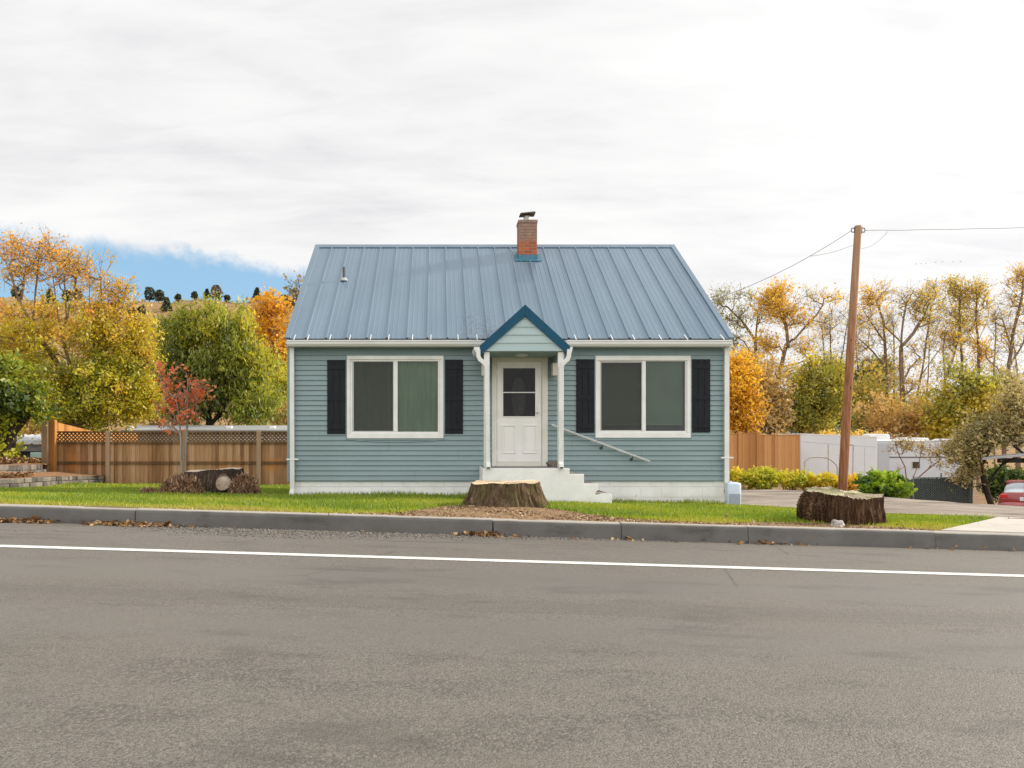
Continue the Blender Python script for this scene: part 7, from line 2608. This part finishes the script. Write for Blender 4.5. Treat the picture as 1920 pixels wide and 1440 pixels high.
pl_ = mb.build('licence_plate', simple('plate_blue_white', [(0.35, (0.40, 0.52, 0.58)), (0.5, (0.62, 0.68, 0.70)), (0.65, (0.72, 0.74, 0.74))], 9, rough=0.4), car, bevel=0.006)
mb = MB()
mb.tube([(xc_, yk + 0.01, zc_ + 0.93), (xc_, yk - 0.012, zc_ + 0.93)], 0.045, 16)
mb.build('badge', simple('chrome_badge', two((0.55, 0.5, 0.48), (0.7, 0.66, 0.64)), 8, rough=0.2, metal=0.7), car)
loft([(-0.05, 0.72, 0.36, 0.62), (0.0, 0.80, 0.33, 0.64), (0.12, 0.87, 0.31, 0.64), (0.3, 0.892, 0.30, 0.62)], 24, 4.5).build('bumper', simple('rose_bumper_paint', two((0.34, 0.10, 0.11), (0.40, 0.13, 0.14)), 3, rough=0.3), car, smooth=True)

car.rotation_euler = (0, 0, -math.atan2(xc_, yk))

# plastic container at the house corner
yk = 15.55
xa, xb = hx(1360.5, yk), hx(1387.5, yk)
z0_, z1_ = Tz((xa + xb) / 2, yk) + 0.005, hz(904, yk)
pc = thing('plastic_container', 'pale blue plastic container with a grey lower half at the right corner of the house', 'container', ((xa + xb) / 2, yk, z0_))


def round_can(mb_, x0_, x1_, y0_, y1_, prof):
    """rounded-rectangle sections stacked along z: prof = (z, inset)"""
    n_ = 32
    b0 = len(mb_.v)
    cx_, cy_ = (x0_ + x1_) / 2, (y0_ + y1_) / 2
    for (z_, ins) in prof:
        for j in range(n_):
            t = 2 * math.pi * j / n_
            c_, s_ = math.cos(t), math.sin(t)
            mb_.v.append((cx_ + math.copysign(abs(c_) ** 0.5, c_) * ((x1_ - x0_) / 2 - ins), cy_ + math.copysign(abs(s_) ** 0.5, s_) * ((y1_ - y0_) / 2 - ins), z_))
    for i in range(len(prof) - 1):
        for j in range(n_):
            j2 = (j + 1) % n_
            mb_.f.append((b0 + i * n_ + j, b0 + i * n_ + j2, b0 + (i + 1) * n_ + j2, b0 + (i + 1) * n_ + j))
    mb_.f.append(tuple(b0 + j for j in range(n_)))
    mb_.f.append(tuple(b0 + (len(prof) - 1) * n_ + j for j in range(n_)))


hh = z1_ - z0_
mb = MB()
round_can(mb, xa, xb, yk - 0.11, yk + 0.11, [(z0_, 0.03), (z0_ + 0.015, 0.006), (z0_ + 0.04, 0), (z0_ + hh * 0.9, 0), (z0_ + hh * 0.96, 0.012), (z1_ - 0.012, 0.035), (z1_, 0.06)])
mb.build('body', simple('pale_blue_plastic', two((0.50, 0.57, 0.68), (0.60, 0.66, 0.75)), 3, rough=0.35), pc, smooth=True)
mb = MB()
mb.box(xa + 0.035, xb - 0.035, yk - 0.116, yk - 0.105, z0_ + 0.04, z0_ + hh * 0.53)
mb.build('grille', simple('grey_grille', [(0.4, (0.24, 0.28, 0.35)), (0.6, (0.36, 0.40, 0.47))], 60, rough=0.6, bump=0.004), pc, bevel=0.012)
mb = MB()
mb.tube([((xa + xb) / 2 - 0.05, yk, z1_ - 0.01), ((xa + xb) / 2 - 0.05, yk, z1_ + 0.02)], 0.035, 14)
mb.build('cap', simple('cap_plastic', two((0.62, 0.66, 0.72), (0.7, 0.74, 0.8)), 3, rough=0.4), pc)

# ------------------------------------------------------------------ utility pole and wires
yk = 24.0


def m_pole():
    m, k, out = new_mat('pole_timber')
    co = k.coords((1, 1, 0.08))
    n = k.noise(co, 14, 6, 0.65, 0.4)
    x, y, z = k.xyz(k.coords())
    v = k.voronoi(k.coords((1, 1, 0.5)), 2.6)
    col = k.ramp(n, [(0.3, (0.13, 0.05, 0.022)), (0.5, (0.27, 0.115, 0.05)), (0.72, (0.42, 0.21, 0.11))])
    col = k.mix(k.math('MULTIPLY', k.sstep(z, 3.0, 8.0), 0.6), col, (0.42, 0.28, 0.18))
    col = k.mix(k.math('MULTIPLY', k.sstep(v, 0.10, 0.05), 0.8), col, (0.03, 0.015, 0.01))
    pbsdf(k, out, col, 0.8, 0, 0.25, n, 0.012, 0.8)
    return m


pole = thing('utility_pole', 'tall slightly leaning wooden utility pole behind the mossy stump', 'utility pole', W(1578.5, 918, yk))
b_, t_ = Vector(W(1578.5, 922, yk)), Vector(W(1609, 423.5, yk))
mb = MB()
mb.tube([b_ - Vector((0, 0, 0.3)), b_.lerp(t_, 0.25), b_.lerp(t_, 0.5), b_.lerp(t_, 0.75), t_], [0.135, 0.128, 0.118, 0.108, 0.098], 18)
mb.build('pole', m_pole(), pole, bevel=0.01)
mat_iron = simple('rusted_iron', two((0.10, 0.07, 0.055), (0.22, 0.17, 0.14)), 9, rough=0.6, metal=0.4)
zt_ = t_.z - 0.14
for s_ in (-1, 1):
    mb = MB()
    mb.box(t_.x + s_ * 0.09 - 0.02, t_.x + s_ * 0.09 + 0.02 + 0, yk - 0.03, yk + 0.03, zt_ - 0.10, zt_ + 0.10)
    mb.tube([(t_.x + s_ * 0.10, yk, zt_ + 0.07), (t_.x + s_ * 0.19, yk, zt_ + 0.07), (t_.x + s_ * 0.21, yk, zt_), (t_.x + s_ * 0.19, yk, zt_ - 0.05), (t_.x + s_ * 0.10, yk, zt_ - 0.05)], 0.016, 8)
    mb.build('wire_bracket', mat_iron, pole)
mat_wirec = simple('cable_sheath', two((0.16, 0.14, 0.135), (0.26, 0.235, 0.225)), 9, rough=0.6)
mat_wirep = simple('copper_cable', two((0.26, 0.20, 0.175), (0.36, 0.30, 0.27)), 9, rough=0.5)


def wire(label, a, b, sag, r, mat, n=28, wob=0.0):
    a, b = Vector(a), Vector(b)
    pts = []
    for i in range(n + 1):
        t = i / n
        p = a.lerp(b, t)
        p.z -= sag * 4 * t * (1 - t)
        p.z += wob * math.sin(i * 1.7)
        pts.append(p)
    mb_ = MB()
    mb_.tube(pts, r, 6)
    o_ = mb_.build('power_line', mat, None, origin=tuple(a), smooth=True)
    return tag(o_, label, 'wire', 'overhead wires at the utility pole')


pl0 = (t_.x - 0.2, yk, zt_)
end_l = (5.6, 22.8, 4.75)
wire('upper overhead wire running down from the pole to the back of the house', pl0, end_l, 0.42, 0.009, mat_wirec)
wire('lower slack overhead wire looping from the pole beside the upper one', (t_.x - 0.10, yk, zt_ - 0.42), Vector(pl0).lerp(Vector(end_l), 0.20) + Vector((0, 0, -0.26)), 0.06, 0.006, mat_wirec)
wire('level overhead wire running from the pole out of the picture to the right', (t_.x + 0.2, yk, zt_), (31, 26.5, zt_ + 1.3), 0.12, 0.008, mat_wirep, 40, 0.006)
wire('short drooping loop of thin wire hanging right below the pole top', (t_.x + 0.09, yk - 0.02, zt_ - 0.55), (t_.x + 0.95, yk + .08, zt_ + 0.0), 0.12, 0.006, mat_wirep)

# ------------------------------------------------------------------ hills
def hill_z(x, y):
    ridge = np.interp(x, [-900, -420, -260, -150, -105, -60, -20, 30, 90, 160], [56, 57, 51, 47.8, 48.2, 47.5, 43.5, 26, 8, -3])
    f = np.clip((y - 95) / (262 - 95), 0, 1)
    prof_h = f ** 1.25
    back = np.clip((y - 262) / 300, 0, 1)
    return -3.2 + (ridge + 3.2) * prof_h * (1 - 0.7 * back) + 0.7 * np.sin(x * 0.09 + 2) * f + 0.5 * np.sin(x * 0.31 + y * 0.05) * f


hxs = np.concatenate([np.arange(-900, -220, 20), np.arange(-220, 60, 3.0), np.arange(60, 400, 20)])
hys = np.concatenate([np.arange(92, 290, 4.0), np.arange(300, 700, 40)])
X_, Y_ = np.meshgrid(hxs, hys)
Z_ = hill_z(X_, Y_)
ii = np.arange(X_.size).reshape(X_.shape)
F = np.stack([ii[:-1, :-1], ii[:-1, 1:], ii[1:, 1:], ii[1:, :-1]], -1).reshape(-1, 4)


def m_hill():
    m, k, out = new_mat('dry_grass_hill')
    co = k.coords((1, 1, 1.6))
    n = k.noise(co, 0.07, 6, 0.65)
    n2 = k.noise(co, 0.55, 6, 0.7)
    col = k.ramp(k.math('ADD', k.math('MULTIPLY', n, 0.5), k.math('MULTIPLY', n2, 0.5)), [(0.32, (0.165, 0.098, 0.045)), (0.5, (0.30, 0.19, 0.092)), (0.68, (0.42, 0.285, 0.15))])
    pbsdf(k, out, col, 0.95, 0, 0.1, n2, 0.6, 0.8)
    return m


o = np_mesh('hill', np.stack([X_, Y_, Z_], -1).reshape(-1, 3), F, m_hill(), smooth=True)
tag(o, kind='structure')

# far wooded ridge on the right, blue aerial haze mixed into its colour
fxs = np.linspace(-2500, 4200, 120)
prof_h = 150 + 34 * np.sin(fxs * 0.0021 + 1) + 18 * np.sin(fxs * 0.0063) + 8 * np.sin(fxs * 0.021)
vv, n_ = [], len(fxs)
for (yy_, sc__) in ((2300, -0.05), (2700, 0.55), (3100, 1.0), (4200, 0.8)):
    vv += [(x_, yy_, h_ * sc__ - 5) for x_, h_ in zip(fxs, prof_h * 1.13)]
ii = np.arange(4 * n_).reshape(4, n_)
F = np.stack([ii[:-1, :-1], ii[:-1, 1:], ii[1:, 1:], ii[1:, :-1]], -1).reshape(-1, 4)
o = np_mesh('far_hills', vv, F, simple('haze_tinted_ridge', two((0.13, 0.17, 0.22), (0.20, 0.24, 0.29)), 0.01, rough=1.0, spec=0.0), smooth=True)
tag(o, kind='structure')

# junipers on the hillside and its skyline
r_ = np.random.default_rng(77)
jun = [(93, 552, 12, 'dark juniper showing through the bare twigs of the maple'), (125, 556, 10, None), (145, 554, 11, None), (181, 573, 9, None), (216, 574, 11, None), (249, 586, 11, 'lone juniper partway down the dry slope'),
       (240, 603, 8, None), (280, 562, 12, 'tallest pair juniper on the skyline left of the willow'), (299, 557, 10, None), (313, 570, 13, None), (335, 563, 6, None), (365, 561, 6, None), (388, 566, 8, None), (405, 559, 13, 'rusty round juniper on the skyline above the willow'),
       (425, 562, 5, None), (482, 555, 12, None), (533, 560, 11, None), (266, 580, 8, None), (548, 548, 9, None), (30, 556, 10, None)]
names = ['dark juniper on the skyline, seen through the maple twigs', 'second dark juniper from the left on the skyline', 'third dark juniper on the skyline, round and rusty', 'low juniper just below the skyline behind the maple edge', 'low wide juniper at the right edge of the maple crown',
         'lone dark juniper partway down the dry slope', 'small scrubby juniper lowest on the dry slope', 'pointed dark juniper at the right of the blue sky gap', 'small solitary juniper standing clear on the skyline', 'round black-green juniper touching the top of the willow',
         'tiny juniper on the skyline right of the round one', 'tiny dark shrub on the ridge left of the rusty juniper', 'dark bushy juniper just left of the rusty one', 'large rusty-topped juniper on the ridge above the willow', 'tiny shrub on the ridge right of the rusty juniper',
         'dark juniper beside the orange poplar top', 'dark juniper just right of the orange poplar top', 'dark juniper below the skyline left of the willow', 'small juniper at the left roof edge of the house', 'dark juniper on the skyline at the far left']
for i, (px, py, rr, _) in enumerate(jun):
    # place it on the hill where the sight line meets the slope
    yy_ = 262.0
    if py > 566:
        for yt in np.arange(262, 140, -2):
            x_ = (px - PX0) / FPX * yt
            if hz(py + rr, yt) >= hill_z(np.array([x_]), np.array([yt]))[0]:
                yy_ = yt
                break
    x_ = (px - PX0) / FPX * yy_
    zb_ = float(hill_z(np.array([x_]), np.array([yy_]))[0])
    hpx = rr * 1.9
    H = hpx * yy_ / FPX
    Rr = rr * yy_ / FPX * 0.8
    root = thing('juniper', names[i], 'juniper', (x_, yy_, zb_ - 0.2), 'junipers on the dry hillside')
    mb = MB()
    mb.tube([(x_, yy_, zb_ - 0.4), (x_ + 0.05, yy_, zb_ + H * 0.35), (x_, yy_, zb_ + H * 0.85)], [0.22, 0.16, 0.04], 7)
    mb.build('trunk', bark_dark, root)
    n_ = 420
    t = r_.random(n_)
    a_ = r_.uniform(0, 2 * np.pi, n_)
    pw_ = np.where(i % 3 == 0, 1.0 - 0.8 * t, np.sqrt(np.maximum(0, 1 - (1.7 * t - 0.75) ** 2)))
    rad_ = Rr * pw_ * r_.uniform(0.3, 1.0, n_) ** 0.5 * (1 + 0.25 * np.sin(3 * a_ + i))
    P_ = np.stack([x_ + np.cos(a_) * rad_, yy_ + np.sin(a_) * rad_, zb_ + 0.15 + t * H], -1)
    V_, _ = leaf_quads(r_, P_, 0.75)
    rust = 0.75 if i in (2, 13) else 0.3
    np_mesh('crown', V_, np.arange(len(V_)).reshape(-1, 4), LM['juniper'], parent=root, tint=np.clip(r_.normal(rust, 0.2, n_), 0, 1))

# dry brush on the slope, too many to count
n_ = 5200
bx_, by_ = r_.uniform(-230, 40, n_), r_.uniform(110, 270, n_)
bz_ = hill_z(bx_, by_)
P_ = np.stack([bx_, by_, bz_ + 0.25], -1)
P_ = np.repeat(P_, 4, 0) + r_.normal(0, 0.45, (n_ * 4, 3)) * np.array([1, 1, 0.45])
V_, _ = leaf_quads(r_, P_, 0.9)
o = np_mesh('hill_brush', V_, np.arange(len(V_)).reshape(-1, 4), LM['olive'], tint=np.clip(r_.normal(0.7, 0.25, len(P_)), 0, 1))
tag(o, 'dry tan sagebrush scattered over the hillside', 'brush', kind='stuff')

# a loose line of birds far off over the cottonwoods
mat_bird = simple('bird_plumage', two((0.30, 0.29, 0.28), (0.42, 0.41, 0.40)), 4, rough=0.8)
proto = None
for i, (px, py) in enumerate([(1717.6, 495), (1726.7, 494.5), (1735.8, 494), (1754, 492), (1766.6, 491.5), (1787, 490.6), (1800.7, 490.6)]):
    c = Vector(W(px, py, 320))
    if proto is None:
        mb = MB()
        mb.tube([c + Vector((-0.45, 0, 0)), c + Vector((-0.25, 0, 0.02)), c + Vector((0.1, 0, 0.02)), c + Vector((0.4, 0, 0.05)), c + Vector((0.6, 0, 0.06))], [0.03, 0.12, 0.14, 0.06, 0.03], 8)
        for s_ in (-1, 1):
            mb.hexa([tuple(c + Vector(p)) for p in [(-0.12, s_ * 0.08, 0.03), (0.18, s_ * 0.08, 0.03), (0.05, s_ * 0.85, 0.28), (-0.12, s_ * 0.85, 0.28), (-0.12, s_ * 0.08, 0.06), (0.18, s_ * 0.08, 0.06), (0.05, s_ * 0.85, 0.30), (-0.12, s_ * 0.85, 0.30)]])
        proto = mb.build('bird', mat_bird, None, origin=tuple(c))
        o = proto
    else:
        o = proto.copy()
        C.objects.link(o)
        o.location = c
    o.scale = (0.65, 0.65, 0.65)
    tag(o, 'tiny distant bird flying in a loose line over the cottonwoods', 'bird', 'birds flying in a line')
